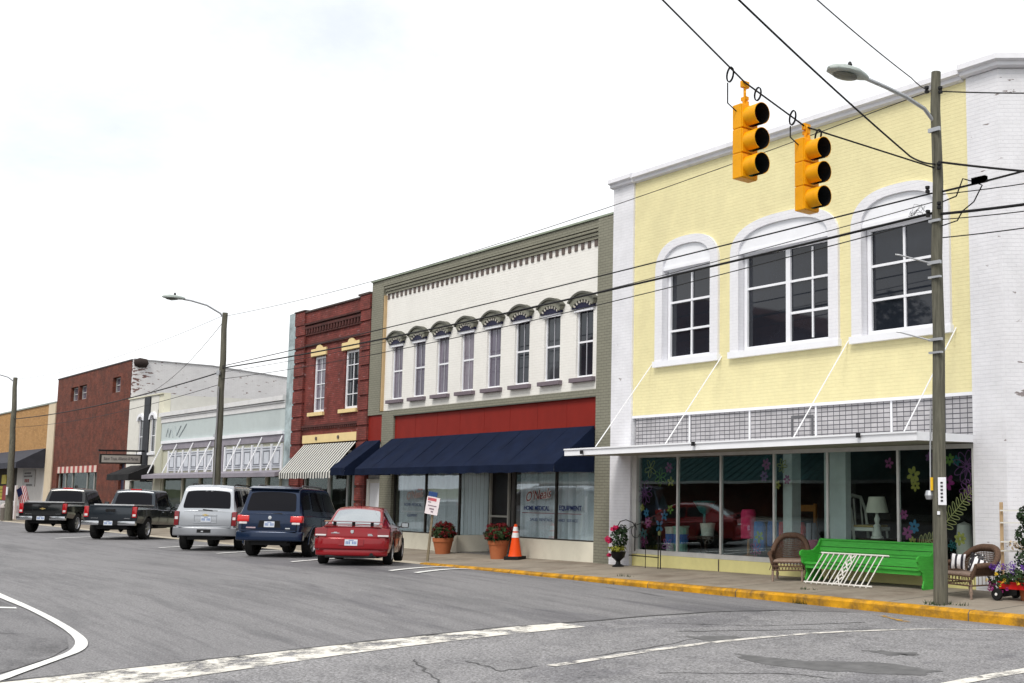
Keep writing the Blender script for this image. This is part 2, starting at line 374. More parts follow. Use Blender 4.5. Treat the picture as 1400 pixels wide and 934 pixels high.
rw = ramp(WN, [(.30, (.72,.72,.72)), (.55, (.985,.985,.985))]); WL.new(nw.outputs['Fac'], rw.inputs[0])
rw2 = ramp(WN, [(.35, (10.3, 10.75, 11.1)), (.56, (11.8, 11.9, 12.0))]); WL.new(nw.outputs['Fac'], rw2.inputs[0])
mw = nd(WN, 'ShaderNodeMix', data_type='RGBA'); WL.new(rw.outputs[0], mw.inputs[0]); WL.new(sky.outputs[0], mw.inputs[6]); WL.new(rw2.outputs[0], mw.inputs[7])
WL.new(mw.outputs[2], bg.inputs[0]); WL.new(bg.outputs[0], wo.inputs[0])
sl = bpy.data.lights.new('sun', 'SUN'); sl.energy = 2.3; sl.angle = math.radians(20); sl.color = (1, .95, .88)
so = bpy.data.objects.new('sun', sl); COL.objects.link(so); so.rotation_euler = SUNV.to_track_quat('Z', 'Y').to_euler(); so.location = (10, -20, 40)
SC.view_settings.view_transform = 'Standard'; SC.view_settings.look = 'None'; SC.view_settings.exposure = 0.12; SC.view_settings.gamma = 1
SC.view_settings.use_curve_mapping = False
SC.cycles.max_bounces = 8; SC.cycles.transparent_max_bounces = 12; SC.cycles.use_denoising = True
SC.cycles.caustics_reflective = False; SC.cycles.caustics_refractive = False

# ------------------------------------------------------------------ ground, roads, pavement
def structure(o, label, cat):
    return tag(o, label, cat, None, 'structure')
g = MB(); g.box(-900, 900, -900, 900, -.9, -.35)
structure(g.build('ground', pmat('dry_ground', (.12,.13,.07), .95, var=.3, vscale=.1)), 'wide flat ground under the town behind the shops', 'ground')
def lin(a, b, n): return [a+(b-a)*i/n for i in range(n+1)]
def sheet(xs, ys, fz):
    m = MB(); n = len(xs)
    m.add([(x, y, fz(x, y)) for y in ys for x in xs], [(j*n+i, j*n+i+1, (j+1)*n+i+1, (j+1)*n+i) for j in range(len(ys)-1) for i in range(n-1)])
    return m
ysr = lin(-38, 0, 6)+lin(1, 8, 14)+[8.4,8.8,9.2,9.6,10,10.4,10.8,11.1,11.4,11.7,12,12.25,12.5,12.75,KY-.002]
xsr = lin(-160, -25, 54)+lin(-24, -6, 36)+lin(-4, 60, 16)
structure(sheet(xsr, ysr, rz).build('road', ASPH, smooth=30, fix=False), 'grey asphalt main street with faint tyre lanes and patches', 'road')
ED = [(-38,-11.9),(0,-12.1),(2.67,-12.19),(4.22,-12.26),(5.84,-12.37),(7.59,-12.42),(8.66,-12.29),(10.7,-12.1),(11.81,-11.75),(12.3,-11.2),(12.72,-10.84),(13.0,-9.2)]
def edx(y):
    for (a, xa), (b, xb) in zip(ED, ED[1:]):
        if y <= b: return xa+(xb-xa)*(y-a)/(b-a)
    return ED[-1][1]
m = MB(); NU = 40
ysj = [v for v in ysr if v <= 12.9]
vs = []
for y in ysj:
    x0 = edx(y)+.05*math.sin(y*3.1)+.03*math.sin(y*9.7)
    for i in range(NU+1):
        x = x0+(-6-x0)*(i/30.) if i <= 30 else -6+(i-30)*5
        vs.append((x, y, rz(x, y)+.006))
m.add(vs, [(j*(NU+1)+i, j*(NU+1)+i+1, (j+1)*(NU+1)+i+1, (j+1)*(NU+1)+i) for j in range(len(ysj)-1) for i in range(NU)])
structure(m.build('junction_road', ASPH2, smooth=30, fix=False), 'coarse lighter asphalt of the street junction in front', 'road')
m = MB(); m.box(-6.0, 3.5, KY+.05, 60, -.3, .004)
structure(m.build('side_road', ASPH2), 'asphalt side street running back past the corner shop', 'road')

# pavement with kerb (kerb return at the corner)
xsw = lin(-130, -26, 40)+lin(-25, -11, 28)+lin(-10.5, -7.6, 6)
m = sheet(xsw, [KY+.16, KY+.9, 14.4, 15.0, 15.7], lambda x, y: sw(x)+.012*(y-KY))
structure(m.build('pavement', CONC, smooth=30, fix=False), 'stained concrete pavement in front of the shops', 'pavement')
def kerb(name, x0, x1, n, mat, label):
    m = MB(); xs = lin(x0, x1, n); vs = []
    prof = [(KY, -.2), (KY, -.035), (KY+.035, .002), (KY+.16, .002), (KY+.16, -.2)]
    for x in xs:
        wv = .006*math.sin(x*2.3)+.004*math.sin(x*7.1)
        for y, dz in prof: vs.append((x, y+wv, (sw(x)+dz) if dz > -.1 else -.2))
    k = len(prof)
    fs = [(i*k+j, i*k+j+1, (i+1)*k+j+1, (i+1)*k+j) for i in range(n) for j in range(k-1)]
    m.add(vs, fs)
    structure(m.build(name, mat, smooth=30), label, 'kerb')
kerb('kerb', -24.9, -7.6, 60, KERBY, 'yellow painted kerb in front of the corner shops')
kerb('plain_kerb', -130, -24.9, 60, KERBG, 'unpainted concrete kerb behind the parked cars')
m = MB(); c = (-7.6, KY+1.6); n = 16; vs = []; fs = []
for i in range(n+1):
    a = -PI/2+PI/2*i/n
    for r, z in ((1.6, -.2), (1.6, .105), (1.565, .142), (1.44, .142)):
        vs.append((c[0]+r*math.cos(a), c[1]+r*math.sin(a), z))
for i in range(n):
    for j in range(3): fs.append((i*4+j, i*4+j+1, (i+1)*4+j+1, (i+1)*4+j))
m.add(vs, fs); structure(m.build('corner_kerb', KERBY, smooth=40), 'yellow kerb curving round the street corner', 'kerb')
m = MB(); pts = [(c[0]+1.44*math.cos(-PI/2+PI/2*i/n), c[1]+1.44*math.sin(-PI/2+PI/2*i/n)) for i in range(n+1)]+[(c[0]+1.44, 60), (c[0]-2, 60), (c[0], KY+2.5), (c[0], KY+.16)]
m.add([(x, y, .1405+.012*(min(y, 16)-KY)) for x, y in pts], [tuple(range(len(pts)))])
structure(m.build('corner_pavement', CONC, fix=False), 'concrete pavement round the street corner', 'pavement')

MARKX = paintmark('very_worn_white_paint', (.70,.67,.62), .475, scale=3.5)
# painted markings: strips along a line, conforming to the road
def smooth_line(P, k=5):
    out = []
    for i in range(len(P)-1):
        p0, p1, p2, p3 = P[max(i-1, 0)], P[i], P[i+1], P[min(i+2, len(P)-1)]
        for j in range(k):
            t = j/k
            out.append(tuple(.5*(2*p1[c]+(p2[c]-p0[c])*t+(2*p0[c]-5*p1[c]+4*p2[c]-p3[c])*t*t+(3*p1[c]-p0[c]-3*p2[c]+p3[c])*t**3) for c in (0, 1)))
    return out+[P[-1]]
def marking(name, left, right, mat, label, dz=.013, n=10):
    """closed area between two polylines with the same number of points"""
    m = MB(); vs = []; fs = []
    if len(left) > 3: left, right = smooth_line(left), smooth_line(right); n = 2
    L2 = []; R2 = []
    for i in range(len(left)-1):
        for k in range(n):
            t = k/n
            L2.append([left[i][j]+(left[i+1][j]-left[i][j])*t for j in (0, 1)]); R2.append([right[i][j]+(right[i+1][j]-right[i][j])*t for j in (0, 1)])
    L2.append(left[-1]); R2.append(right[-1])
    q = 3
    for a, b in zip(L2, R2):
        for k in range(q+1):
            x = a[0]+(b[0]-a[0])*k/q; y = a[1]+(b[1]-a[1])*k/q
            vs.append((x, y, rz(x, y)+dz))
    for i in range(len(L2)-1):
        for k in range(q): fs.append((i*(q+1)+k, i*(q+1)+k+1, (i+1)*(q+1)+k+1, (i+1)*(q+1)+k))
    m.add(vs, fs); return structure(m.build(name, mat, fix=False), label, 'marking')
marking('stop_line', [(-12.12,1.7),(-12.16,2.68),(-12.23,4.22),(-12.33,5.84),(-12.37,7.59),(-12.30,8.43)], [(-11.25,1.9),(-11.38,3.37),(-11.54,4.33),(-11.75,5.56),(-11.87,7.25),(-11.85,8.50)], MARKW, 'broad worn white stop line across the street')
cl = [(-9.81,6.6),(-9.86,7.3),(-9.93,8.14),(-9.90,9.2),(-9.72,10.3),(-9.42,11.07),(-9.0,11.8),(-8.1,12.6)]
marking('turn_line', [(x-.075, y) for x, y in cl], [(x+.05, y+.05) for x, y in cl], MARKX, 'thin worn white curved line across the junction')
marking('crossing_line', [(-6.5,8.5),(-6.48,9.4),(-6.3,11.5)], [(-6.33,8.5),(-6.3,9.4),(-6.12,11.5)], MARKW, 'worn white line at the right edge of the junction')
isl = [(-21.5,3.72),(-19.14,3.62),(-17.48,3.60),(-15.84,3.58),(-14.67,3.53),(-14.0,3.45),(-13.50,3.28),(-13.08,2.98),(-12.56,2.58),(-12.19,2.28),(-11.8,1.7)]
isr = [(-21.5,3.57),(-18.8,3.50),(-17.1,3.51),(-15.5,3.48),(-14.55,3.42),(-13.97,3.32),(-13.49,3.14),(-13.14,2.89),(-12.68,2.51),(-12.32,2.19),(-11.95,1.63)]
marking('parking_bay_line', isl, isr, MARKN, 'bright white curved edge line of the near parking bay', n=6)
marking('bay_divider_line', [(-18.6,2.4),(-17.45,3.44)], [(-18.45,2.35),(-17.3,3.42)], MARKN, 'short white bay line joining the near curved line')
BX = [(-6, -12.0), (1.6, -12.08), (2.2, -12.45), (2.55, -12.8), (2.95, -13.28), (3.22, -13.8), (3.38, -14.6), (3.42, -15.5), (3.43, -17.5)]
bm_ = MB(); nn = 24
for y_, xm in BX:
    for i in range(nn+1):
        x_ = -40+(xm+40)*i/nn; bm_.v.append((x_, y_, rz(x_, y_)+.007))
bm_.f = [(j*(nn+1)+i, j*(nn+1)+i+1, (j+1)*(nn+1)+i+1, (j+1)*(nn+1)+i) for j in range(len(BX)-1) for i in range(nn)]
structure(bm_.build('bay_asphalt', ASPH3, smooth=30, fix=False), 'dark mottled asphalt inside the near parking bay', 'road')
sl_ = [((-20.17,9.96),(-22.45,12.75)),((-19.42,10.09),(-21.7,12.75)),((-23.83,9.57),(-26.2,12.5)),((-27.98,9.48),(-30.3,12.3)),((-31.49,9.24),(-33.8,12.1)),((-39.17,8.6),(-41.5,11.6))]
lab = ['first white parking stripe beside the red sedan near the leaning sign','second white parking stripe, the one farther from the red sedan','white parking stripe between the blue SUV and the red sedan','white parking stripe between the silver and blue SUVs','white parking stripe left of the silver SUV','white parking stripe left of the grey pickup']
for (a, b), l in zip(sl_, lab):
    marking('parking_stripe', [(a[0]-.09, a[1]), (b[0]-.09, b[1])], [(a[0]+.09, a[1]), (b[0]+.09, b[1])], MARKN, l)['group'] = 'white angled parking stripes'
marking('yellow_mark', [(-10.43,12.55),(-9.69,12.2)], [(-10.38,12.63),(-9.62,12.28)], MARKY, 'faint yellow paint mark beside the corner kerb')
def blob(name, pts, label, mat=TAR, dz=.009):
    m = MB(); cx = sum(p[0] for p in pts)/len(pts); cy = sum(p[1] for p in pts)/len(pts)
    P = []
    n = len(pts)
    for i in range(n):
        for k in range(6):
            t = k/6; x = pts[i][0]*(1-t)+pts[(i+1) % n][0]*t; y = pts[i][1]*(1-t)+pts[(i+1) % n][1]*t
            x += random.uniform(-.05, .05); y += random.uniform(-.05, .05); P.append((x, y))
    m.add([(cx, cy, rz(cx, cy)+dz)]+[(x, y, rz(x, y)+dz) for x, y in P], [(0, i+1, (i+1) % len(P)+1) for i in range(len(P))])
    structure(m.build(name, mat, fix=False), label, 'patch')
TARL = pmat('worn_tar', (.125,.124,.126), .85, var=.25, vscale=5)
blob('tar_patch', [(-9.23,8.6),(-8.42,8.75),(-7.78,9.3),(-6.95,9.3),(-6.9,8.95),(-7.84,8.45),(-8.69,8.35)], 'long dark tar patch in the junction foreground', TARL)
blob('tar_patch', [(-8.4,9.85),(-7.84,10.15),(-7.75,9.95),(-8.0,9.75)], 'small dark tar patch beyond the long one in the junction', TARL)
blob('tar_patch', [(-10.55,9.0),(-10.2,9.5),(-9.95,9.45),(-10.05,8.95)], 'dark tar patch touching the thin curved white line', TARL)
m = MB()
for seg in ([(edx(y_)+random.uniform(-.03, .03), y_) for y_ in [1.0+.35*i for i in range(34)] if y_ < 12.9],):
    P = [(x, y, rz(x, y)+.011) for x, y in seg]
    for a, b in zip(P, P[1:]): m.quad((a[0]-.05, a[1], a[2]), (a[0]+.03, a[1], a[2]), (b[0]+.03, b[1], b[2]), (b[0]-.05, b[1], b[2]))
structure(m.build('asphalt_seam', TAR, fix=False), 'dark tar seam between the street and the junction asphalt', 'seam')

cm = MB(); R_ = random.Random(5)
def crack(P, w_=.012):
    Q = []
    for a, b in zip(P, P[1:]):
        for k in range(8): Q.append((a[0]+(b[0]-a[0])*k/8+R_.uniform(-.03, .03), a[1]+(b[1]-a[1])*k/8+R_.uniform(-.03, .03)))
    for a, b in zip(Q, Q[1:]):
        dx, dy = b[1]-a[1], a[0]-b[0]; l = math.hypot(dx, dy) or 1; w2 = w_*R_.uniform(.4, 1.3); dx *= w2/l; dy *= w2/l
        cm.quad(*[(x, y, rz(x, y)+.010) for x, y in ((a[0]-dx, a[1]-dy), (a[0]+dx, a[1]+dy), (b[0]+dx, b[1]+dy), (b[0]-dx, b[1]-dy))])
for P in ([(-10.06,7.32),(-10.12,8.27),(-10.35,9.15)], [(-10.61,6.13),(-9.9,6.1),(-9.91,6.6)], [(-9.2,5.2),(-10.3,5.5),(-11.17,5.77)], [(-10.9,9.2),(-9.8,11.0),(-8.6,12.3)], [(-11.6,9.5),(-10.6,10.4),(-9.9,12.0)], [(-8.8,7.2),(-7.9,8.1),(-7.3,8.2)], [(-14,11.6),(-17,11.9),(-20,11.7)], [(-15.0,3.0),(-16.2,2.2),(-17,2.6)], [(-14.2,2.2),(-15.2,1.6)]): crack(P)
structure(cm.build('asphalt_cracks', TAR, fix=False), 'thin dark cracks in the street asphalt', 'cracks')
m = MB()
for k in range(7):
    x = -9.2-2.35*k; z = sw(x); m.add([(x-.008, KY-.006, .0), (x+.008, KY-.006, .0), (x+.008, KY-.006, z-.035), (x-.008, KY-.006, z-.035), (x+.008, KY+.033, z+.006), (x-.008, KY+.033, z+.006), (x+.008, KY+.16, z+.006), (x-.008, KY+.16, z+.006)], [(0,1,2,3), (3,2,4,5), (5,4,6,7)])
structure(m.build('kerb_joints', TAR, fix=False), 'dark joints across the yellow kerb', 'joint')
pj = MB()
for k in range(9):
    x = -9.0-1.75*k; pj.add([(x-.007, KY+.17, sw(x)+.006), (x+.007, KY+.17, sw(x)+.006), (x+.007, D, sw(x)+.012*(D-KY)+.004), (x-.007, D, sw(x)+.012*(D-KY)+.004)], [(0,1,2,3)])
structure(pj.build('pavement_joints', TAR, fix=False), 'dark joints across the concrete pavement', 'joint')

# ------------------------------------------------------------------ building helpers
def wall_holes(m, x0, x1, z0, z1, holes, y, depth=.28):
    xs = sorted({x0, x1, *[v for h in holes for v in h[:2]]}); zs = sorted({z0, z1, *[v for h in holes for v in h[2:]]})
    xs = [v for v in xs if x0-1e-6 <= v <= x1+1e-6]; zs = [v for v in zs if z0-1e-6 <= v <= z1+1e-6]
    for a, b in zip(xs, xs[1:]):
        for c_, d_ in zip(zs, zs[1:]):
            mx, mz = (a+b)/2, (c_+d_)/2
            if any(h[0] < mx < h[1] and h[2] < mz < h[3] for h in holes): continue
            m.quad((a, y, c_), (b, y, c_), (b, y, d_), (a, y, d_))
    for h in holes:
        a, b, c_, d_ = h
        m.quad((a, y, c_), (a, y+depth, c_), (a, y+depth, d_), (a, y, d_)); m.quad((b, y, c_), (b, y, d_), (b, y+depth, d_), (b, y+depth, c_))
        m.quad((a, y, c_), (b, y, c_), (b, y+depth, c_), (a, y+depth, c_)); m.quad((a, y, d_), (a, y+depth, d_), (b, y+depth, d_), (b, y, d_))
    return m
def shell(root, x0, x1, ztop, roofz, mat, depth=14, y0=D+.3, sidemat=None, sname='side_wall', front=True):
    """side walls, back wall, roof, and the block of wall behind the facade skin"""
    m = MB()
    m.box(x0+.006, x0+.25, y0, y0+depth, 0, ztop-.012); m.box(x1-.25, x1-.006, y0, y0+depth, 0, ztop-.012)
    m.box(x0+.25, x1-.25, y0+depth-.25, y0+depth, 0, ztop-.012)
    m.build(sname, sidemat or mat, root)
    MB().box(x0+.25, x1-.25, y0+.02, y0+depth-.25, roofz-.2, roofz).build('roof', ROOF, root)
def window(root, x0, x1, z0, z1, y, frame=WTRIM, glass=DGLASS, nx=1, nz=1, fw=.06, mw=.035, depth=.07, mull=(), name='window', rails=None, label=None):
    m = MB()
    m.box(x0, x0+fw, y-depth, y, z0, z1); m.box(x1-fw, x1, y-depth, y, z0, z1)
    m.box(x0+fw, x1-fw, y-depth+.004, y-.002, z1-fw, z1-.001); m.box(x0+fw, x1-fw, y-depth+.004, y-.002, z0+.001, z0+fw)
    xs = [x0+(x1-x0)*i/nx for i in range(1, nx)]; zs = rails if rails else [z0+(z1-z0)*i/nz for i in range(1, nz)]
    for x in mull: m.box(x-.06, x+.06, y-depth+.006, y-.004, z0+fw, z1-fw)
    for x in xs: m.box(x-mw/2, x+mw/2, y-depth+.018, y-.006, z0+fw, z1-fw)
    for z in zs: m.box(x0+fw, x1-fw, y-depth+.012, y-.008, z-mw/2, z+mw/2)
    f = m.build(name, frame, root, label)
    g_ = MB().box(x0+.01, x1-.01, y-.02, y-.012, z0+.01, z1-.01).build('glass', glass, f)
    return f
def building(name, label, x):
    return thing(name, label, 'building', (x, D, 0))
# ================================================================== yellow corner shop
yb = building('corner_shop', 'pale yellow painted brick corner shop with three big white arched windows', -15.2)
W1 = (-18.83, -17.26); W2 = (-16.39, -13.92); W3 = (-13.10, -11.38)
wins = [W1, W2, W3]
m = MB(); wall_holes(m, -19.9, -10.74, 3.42, 8.80, [(a-.02, b+.02, 4.50, 6.66) for a, b in wins], D)
m.build('wall', YEL, yb)
m = MB(); m.box(-20.655, -19.9, D-.05, D+.4, 0, 8.78); m.build('corner_pier', WHT, yb)
m = MB(); m.box(-10.74, -10.10, D-.03, D+.4, 0, 8.80)
cx, cy = -10.10, D-.03
m.prism([(cx, cy), (cx+1.5, cy+1.5), (cx+1.5, cy+14), (cx+1.2, cy+14), (cx+1.2, cy+1.62), (cx, cy+.42)], 0, 8.80, 'z')
m.build('corner_wall', WHT, yb)
prof = [(D+.3, 9.0), (D-.08, 9.0), (D-.15, 8.965), (D-.16, 8.87), (D-.085, 8.845), (D-.085, 8.785), (D-.02, 8.765), (D+.3, 8.765)]
m = MB(); m.prism([(p[0], p[1]) for p in prof], -20.62, -10.80, 'x')
pr2 = [(y-.05 if y < D+.2 else y, z) for y, z in prof]
m.prism(pr2, -20.70, -19.86, 'x')
pr3 = [(y-.045 if y < D+.2 else y, z+.045) for y, z in prof]
m.prism(pr3, -10.80, -10.10, 'x')
# mitred coping along the chamfer
def along(m, path, prof):
    vs = []; k = len(prof)
    for i, (px, py, nx_, ny_) in enumerate(path):
        for off, z in prof: vs.append((px+nx_*off, py+ny_*off, z))
    fs = [(i*k+j, i*k+(j+1) % k, (i+1)*k+(j+1) % k, (i+1)*k+j) for i in range(len(path)-1) for j in range(k)]
    fs += [tuple(range(k))[::-1], tuple((len(path)-1)*k+j for j in range(k))]
    m.add(vs, fs)
op = [(D-y, z) for y, z in pr3]
t8 = math.tan(PI/8)
along(m, [(-10.10, D, 0, -1), (-10.10, D, t8, -1), (-8.6, D+1.5, 1, -t8), (-8.6, D+14, 1, 0)], op)
m.build('coping', pmat('white_painted_stone', (.70,.70,.74), .6, var=.06, dirt=.25, dirtcol=(.4,.4,.42), dscale=3), yb)
shell(yb, -20.6, -10.2, 8.7, 8.1, WHT, depth=13.5)
def arch(x0, x1, spring, rise, n=28, e=2.5):
    xc, h = (x0+x1)/2, (x1-x0)/2; P = []
    for i in range(n+1):
        a = PI-PI*i/n; c_, s_ = math.cos(a), math.sin(a)
        P.append((xc+h*math.copysign(abs(c_)**(2/e), c_), spring+rise*abs(s_)**(2/e)))
    return P
for k, (a, b) in enumerate(wins):
    o_ = [(a-.25, 4.47)]+arch(a-.25, b+.25, 6.55, .70)+[(b+.25, 4.47)]
    i_ = [(a, 4.47)]+arch(a, b, 6.58, .50)+[(b, 4.47)]
    f = MB().band(o_, i_, D-.06, D+.26).build('window_surround', WHTC, yb)
    MB().prism([(a+.003, 6.60)]+arch(a+.003, b-.003, 6.60, .475)+[(b-.003, 6.60)], D-.005, D+.05).build('arch_panel', WTRIM, f)
    MB().box(a-.28, b+.28, D-.10, D+.24, 4.445, 4.575).build('sill', WTRIM, f)
    MB().box(a+.004, b-.004, D-.03, D+.24, 6.575, 6.64).build('lintel', WTRIM, f)
rl = [5.23, 5.86]
window(yb, W1[0]+.02, W1[1]-.02, 4.58, 6.60, D+.17, nx=2, rails=rl, fw=.085, mw=.045)
w2 = window(yb, W2[0]+.02, W2[1]-.02, 4.58, 6.60, D+.17, rails=[5.86], fw=.085, mw=.045, mull=(-15.13,))
mm = MB(); mm.box(-14.49-.02, -14.49+.02, D+.125, D+.155, 4.7, 6.48); mm.box(-15.07, -14.04, D+.128, D+.152, 5.205, 5.255); mm.build('muntin', WTRIM, w2)
window(yb, W3[0]+.02, W3[1]-.02, 4.58, 6.60, D+.17, nx=2, rails=rl, fw=.085, mw=.045)
# lattice band
LAT = lattice('glass_block_screen', (.45,.44,.46), (.10,.10,.115), .150, .083, .0085)
lp = MB().box(-19.82, -10.75, D+.04, D+.2, 2.70, 3.36).build('lattice_panel', LAT, yb)
m = MB()
for x in (-17.97, -16.13, -14.32, -12.5, -11.55): m.box(x-.018, x+.018, D+.012, D+.035, 2.7, 3.36)
m.box(-19.9, -10.742, D-.012, D+.045, 3.362, 3.419); m.build('mullion', WTRIM, lp)
m = MB(); m.band([(-14.98, 2.78), (-14.98, 3.2), (-14.4, 3.2), (-14.4, 2.78)], [(-14.93, 2.78), (-14.93, 3.15), (-14.45, 3.15), (-14.45, 2.78)], D+.025, D+.038); m.build('vent_frame', pmat('grey_vent_frame', (.11,.11,.12), .6), lp)
# canopy
m = MB(); y0, y1 = 13.93, D+.04
xa, xb = -20.3, -10.74
for q, (za, zb_) in enumerate(((2.505, 2.645), (2.565, 2.705))): pass
vs = [(xa, y0, 2.505), (xb, y0, 2.565), (xb, y1, 2.575), (xa, y1, 2.535), (xa, y0, 2.645), (xb, y0, 2.705), (xb, y1, 2.70), (xa, y1, 2.66)]
m.add(vs, [(4,5,6,7),(0,1,5,4),(1,2,6,5),(3,0,4,7)])
m.add([(xa, y0-.025, 2.625), (xb+.02, y0-.025, 2.685), (xb+.02, y0, 2.685), (xa, y0, 2.625), (xa, y0-.025, 2.655), (xb+.02, y0-.025, 2.715), (xb+.02, y0, 2.715), (xa, y0, 2.655)], [(0,1,5,4),(4,5,6,7),(3,2,1,0)])
cn = m.build('canopy', WMETAL, yb)
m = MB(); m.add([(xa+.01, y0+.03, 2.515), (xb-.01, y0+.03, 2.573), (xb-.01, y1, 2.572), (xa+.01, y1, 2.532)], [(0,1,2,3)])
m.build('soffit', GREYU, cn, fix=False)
for x in (-19.25, -16.95, -13.48, -11.06):
    MB().tube([(x, D+.01, 4.53), (x, 13.99, 2.68)], .011, 6).build('brace', WMETAL, cn)
for x, z in ((-19.6, 2.58), (-16.0, 2.66), (-11.9, 2.69)): MB().box(x-.03, x+.03, y0-.07, y0-.026, z-.05, z+.03).build('canopy_lamp', PLASB, cn)
# shop front
m = MB()
for x in (-18.39, -17.02, -15.48, -14.07, -12.40): m.box(x-.025, x+.025, D+.045, D+.1, .475, 2.48)
m.box(-19.74, -10.76, D+.035, D+.11, .375, .47); m.box(-19.74, -10.76, D+.04, D+.11, 2.482, 2.56)
m.box(-19.895, -19.74, D+.0, D+.11, .375, 2.56); m.box(-10.80, -10.76, D+.0, D+.11, .472, 2.48)
sf = m.build('shop_window', pmat('aluminium_frame', (.62,.62,.60), .4, metal=.3), yb)
gx = [-19.74, -18.39, -17.02, -15.48, -14.07, -12.40, -10.80]
for a, b in zip(gx, gx[1:]): MB().box(a+.005, b-.005, D+.07, D+.077, .473, 2.481).build('glass', GLASS, sf)
m = MB(); wall_holes(m, -19.895, -10.745, 0, .372, [], D+.02); 
m.add([(-19.895, D+.02, .372), (-10.745, D+.02, .372), (-10.745, D+.1, .372), (-19.895, D+.1, .372)], [(0,1,2,3)])
m.build('stall_riser', pmat('yellow_render', (.72,.66,.30), .7, var=.06, bump=.2, dirt=.2, dirtcol=(.4,.35,.2)), yb)
for x in (-17.04, -14.0): MB().box(x, x+.02, D+.005, D+.0195, .0, .37).build('riser_joint', BROWNP, yb)
# interior
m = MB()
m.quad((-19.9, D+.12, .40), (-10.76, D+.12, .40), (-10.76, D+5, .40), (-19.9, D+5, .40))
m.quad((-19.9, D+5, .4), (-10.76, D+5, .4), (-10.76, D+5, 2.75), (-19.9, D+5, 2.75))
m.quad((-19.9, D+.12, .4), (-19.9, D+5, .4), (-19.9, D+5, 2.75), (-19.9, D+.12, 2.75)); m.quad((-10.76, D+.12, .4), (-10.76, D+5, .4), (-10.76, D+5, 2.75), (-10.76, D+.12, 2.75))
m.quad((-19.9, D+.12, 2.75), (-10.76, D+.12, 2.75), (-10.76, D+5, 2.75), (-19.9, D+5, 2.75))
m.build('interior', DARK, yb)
GWP = pmat('grey_white_paint', (.55,.56,.55), .7)
MB().box(-15.42, -15.18, D+.25, D+.5, .40, 2.74).build('display_column', GWP, yb); MB().box(-14.42, -13.88, D+.35, D+.5, .401, 2.742).build('display_column', GWP, yb)
# window paint: flowers and leaves
def flower(x, z, r, col, petals=6, loops=False, rot=0):
    m = MB(); y = D+.084; rot += random.uniform(0, 1); r *= random.uniform(.85, 1.1)
    for k in range(petals):
        a = 2*PI*k/petals+rot+random.uniform(-.12, .12)
        dx, dz = math.cos(a), math.sin(a)
        if loops:
            P = [(x+(dx*(.55+.45*math.cos(t))-dz*.20*math.sin(t))*r, y, z+(dz*(.55+.45*math.cos(t))+dx*.20*math.sin(t))*r) for t in [2*PI*i/14 for i in range(14)]]
            m.tube(P, .008, 4, closed=True)
        else:
            pts = [(x+(dx*(.58+.42*math.cos(t))-dz*.26*math.sin(t))*r, z+(dz*(.58+.42*math.cos(t))+dx*.26*math.sin(t))*r) for t in [2*PI*i/10 for i in range(10)]]
            m.prism(pts, y-.003, y+.003)
    nm = 'window_paint_%d' % (int(col[0]*99)*10000+int(col[1]*99)*100+int(col[2]*99))
    mt = MATS.get(nm) or pmat(nm, col, .7, var=.15, vscale=12)
    m.build('painted_flower', mt, sf)
PUR, PNK, YLW, BLU, TEA, LIM = (.17,.06,.17), (.27,.06,.17), (.30,.27,.06), (.04,.14,.25), (.025,.11,.12), (.13,.22,.04)
for a in [(-19.55,1.72,.27,PUR,9,True,.2),(-19.35,2.24,.20,YLW,5,True,.3),(-19.0,2.05,.22,LIM,6,True),(-18.72,2.25,.13,PNK,6),(-18.65,1.95,.11,YLW,5),(-19.63,1.38,.10,YLW,6),(-19.48,1.27,.10,BLU,6,False,.5),(-19.42,1.06,.14,PNK,6),(-19.56,.82,.12,TEA,6),(-19.55,.64,.14,PNK,6,True),(-18.86,1.22,.12,BLU,5),(-18.66,1.36,.10,LIM,5),(-19.02,1.0,.17,BLU,4,False,.4),(-18.75,.58,.17,(.40,.16,.36),5,True,.9),
          (-15.72,2.28,.14,PNK,6),(-15.78,2.05,.13,PUR,6),(-15.28,2.25,.14,YLW,6,True),(-15.15,1.98,.10,PNK,6),(-15.42,1.88,.10,YLW,6),(-16.02,.62,.17,PNK,6,True),(-15.92,.86,.12,LIM,5),(-12.62,2.26,.10,PNK,5),(-12.08,2.05,.15,YLW,6),(-12.04,1.86,.11,YLW,6),(-11.72,2.35,.10,PUR,6),
          (-12.3,1.36,.10,PNK,6),(-12.22,1.05,.12,PNK,6),(-12.08,1.16,.12,BLU,6),(-12.3,.80,.10,PUR,6),(-12.12,.90,.09,YLW,6),(-11.36,1.92,.17,(.24,.02,.14),6),(-11.3,2.3,.11,LIM,6),(-11.16,2.28,.10,TEA,6),(-10.96,2.18,.26,PUR,9,True),(-10.93,1.78,.18,PUR,8,True),(-11.12,.98,.13,YLW,7),(-11.28,.86,.10,TEA,5,True)]:
    flower(*a)
def leaf_paint(x0, z0, x1, z1, n=8, w_=.17):
    m = MB(); y = D+.084; m.tube([(x0, y, z0), (x1, y, z1)], .009, 4)
    L_ = math.hypot(x1-x0, z1-z0); ux, uz = (x1-x0)/L_, (z1-z0)/L_
    for k in range(n):
        t = (k+.5)/n; px, pz = x0+(x1-x0)*t, z0+(z1-z0)*t
        for s in (-1, 1):
            dx, dz = ux*.55-uz*s*.84, uz*.55+ux*s*.84; ln = w_*(1.25-.5*t)
            P = [(px+(dx*(.5+.5*math.cos(a))-dz*.16*math.sin(a))*ln, y, pz+(dz*(.5+.5*math.cos(a))+dx*.16*math.sin(a))*ln) for a in [2*PI*i/10 for i in range(10)]]
            m.tube(P, .008, 4, closed=True)
    m.build('painted_leaf', MATS.get('pale_yellow_window_paint') or pmat('pale_yellow_window_paint', (.42,.39,.17), .7), sf)
leaf_paint(-11.5, 1.15, -10.86, 1.78); leaf_paint(-12.0, .82, -11.55, 1.02, 5, .15)

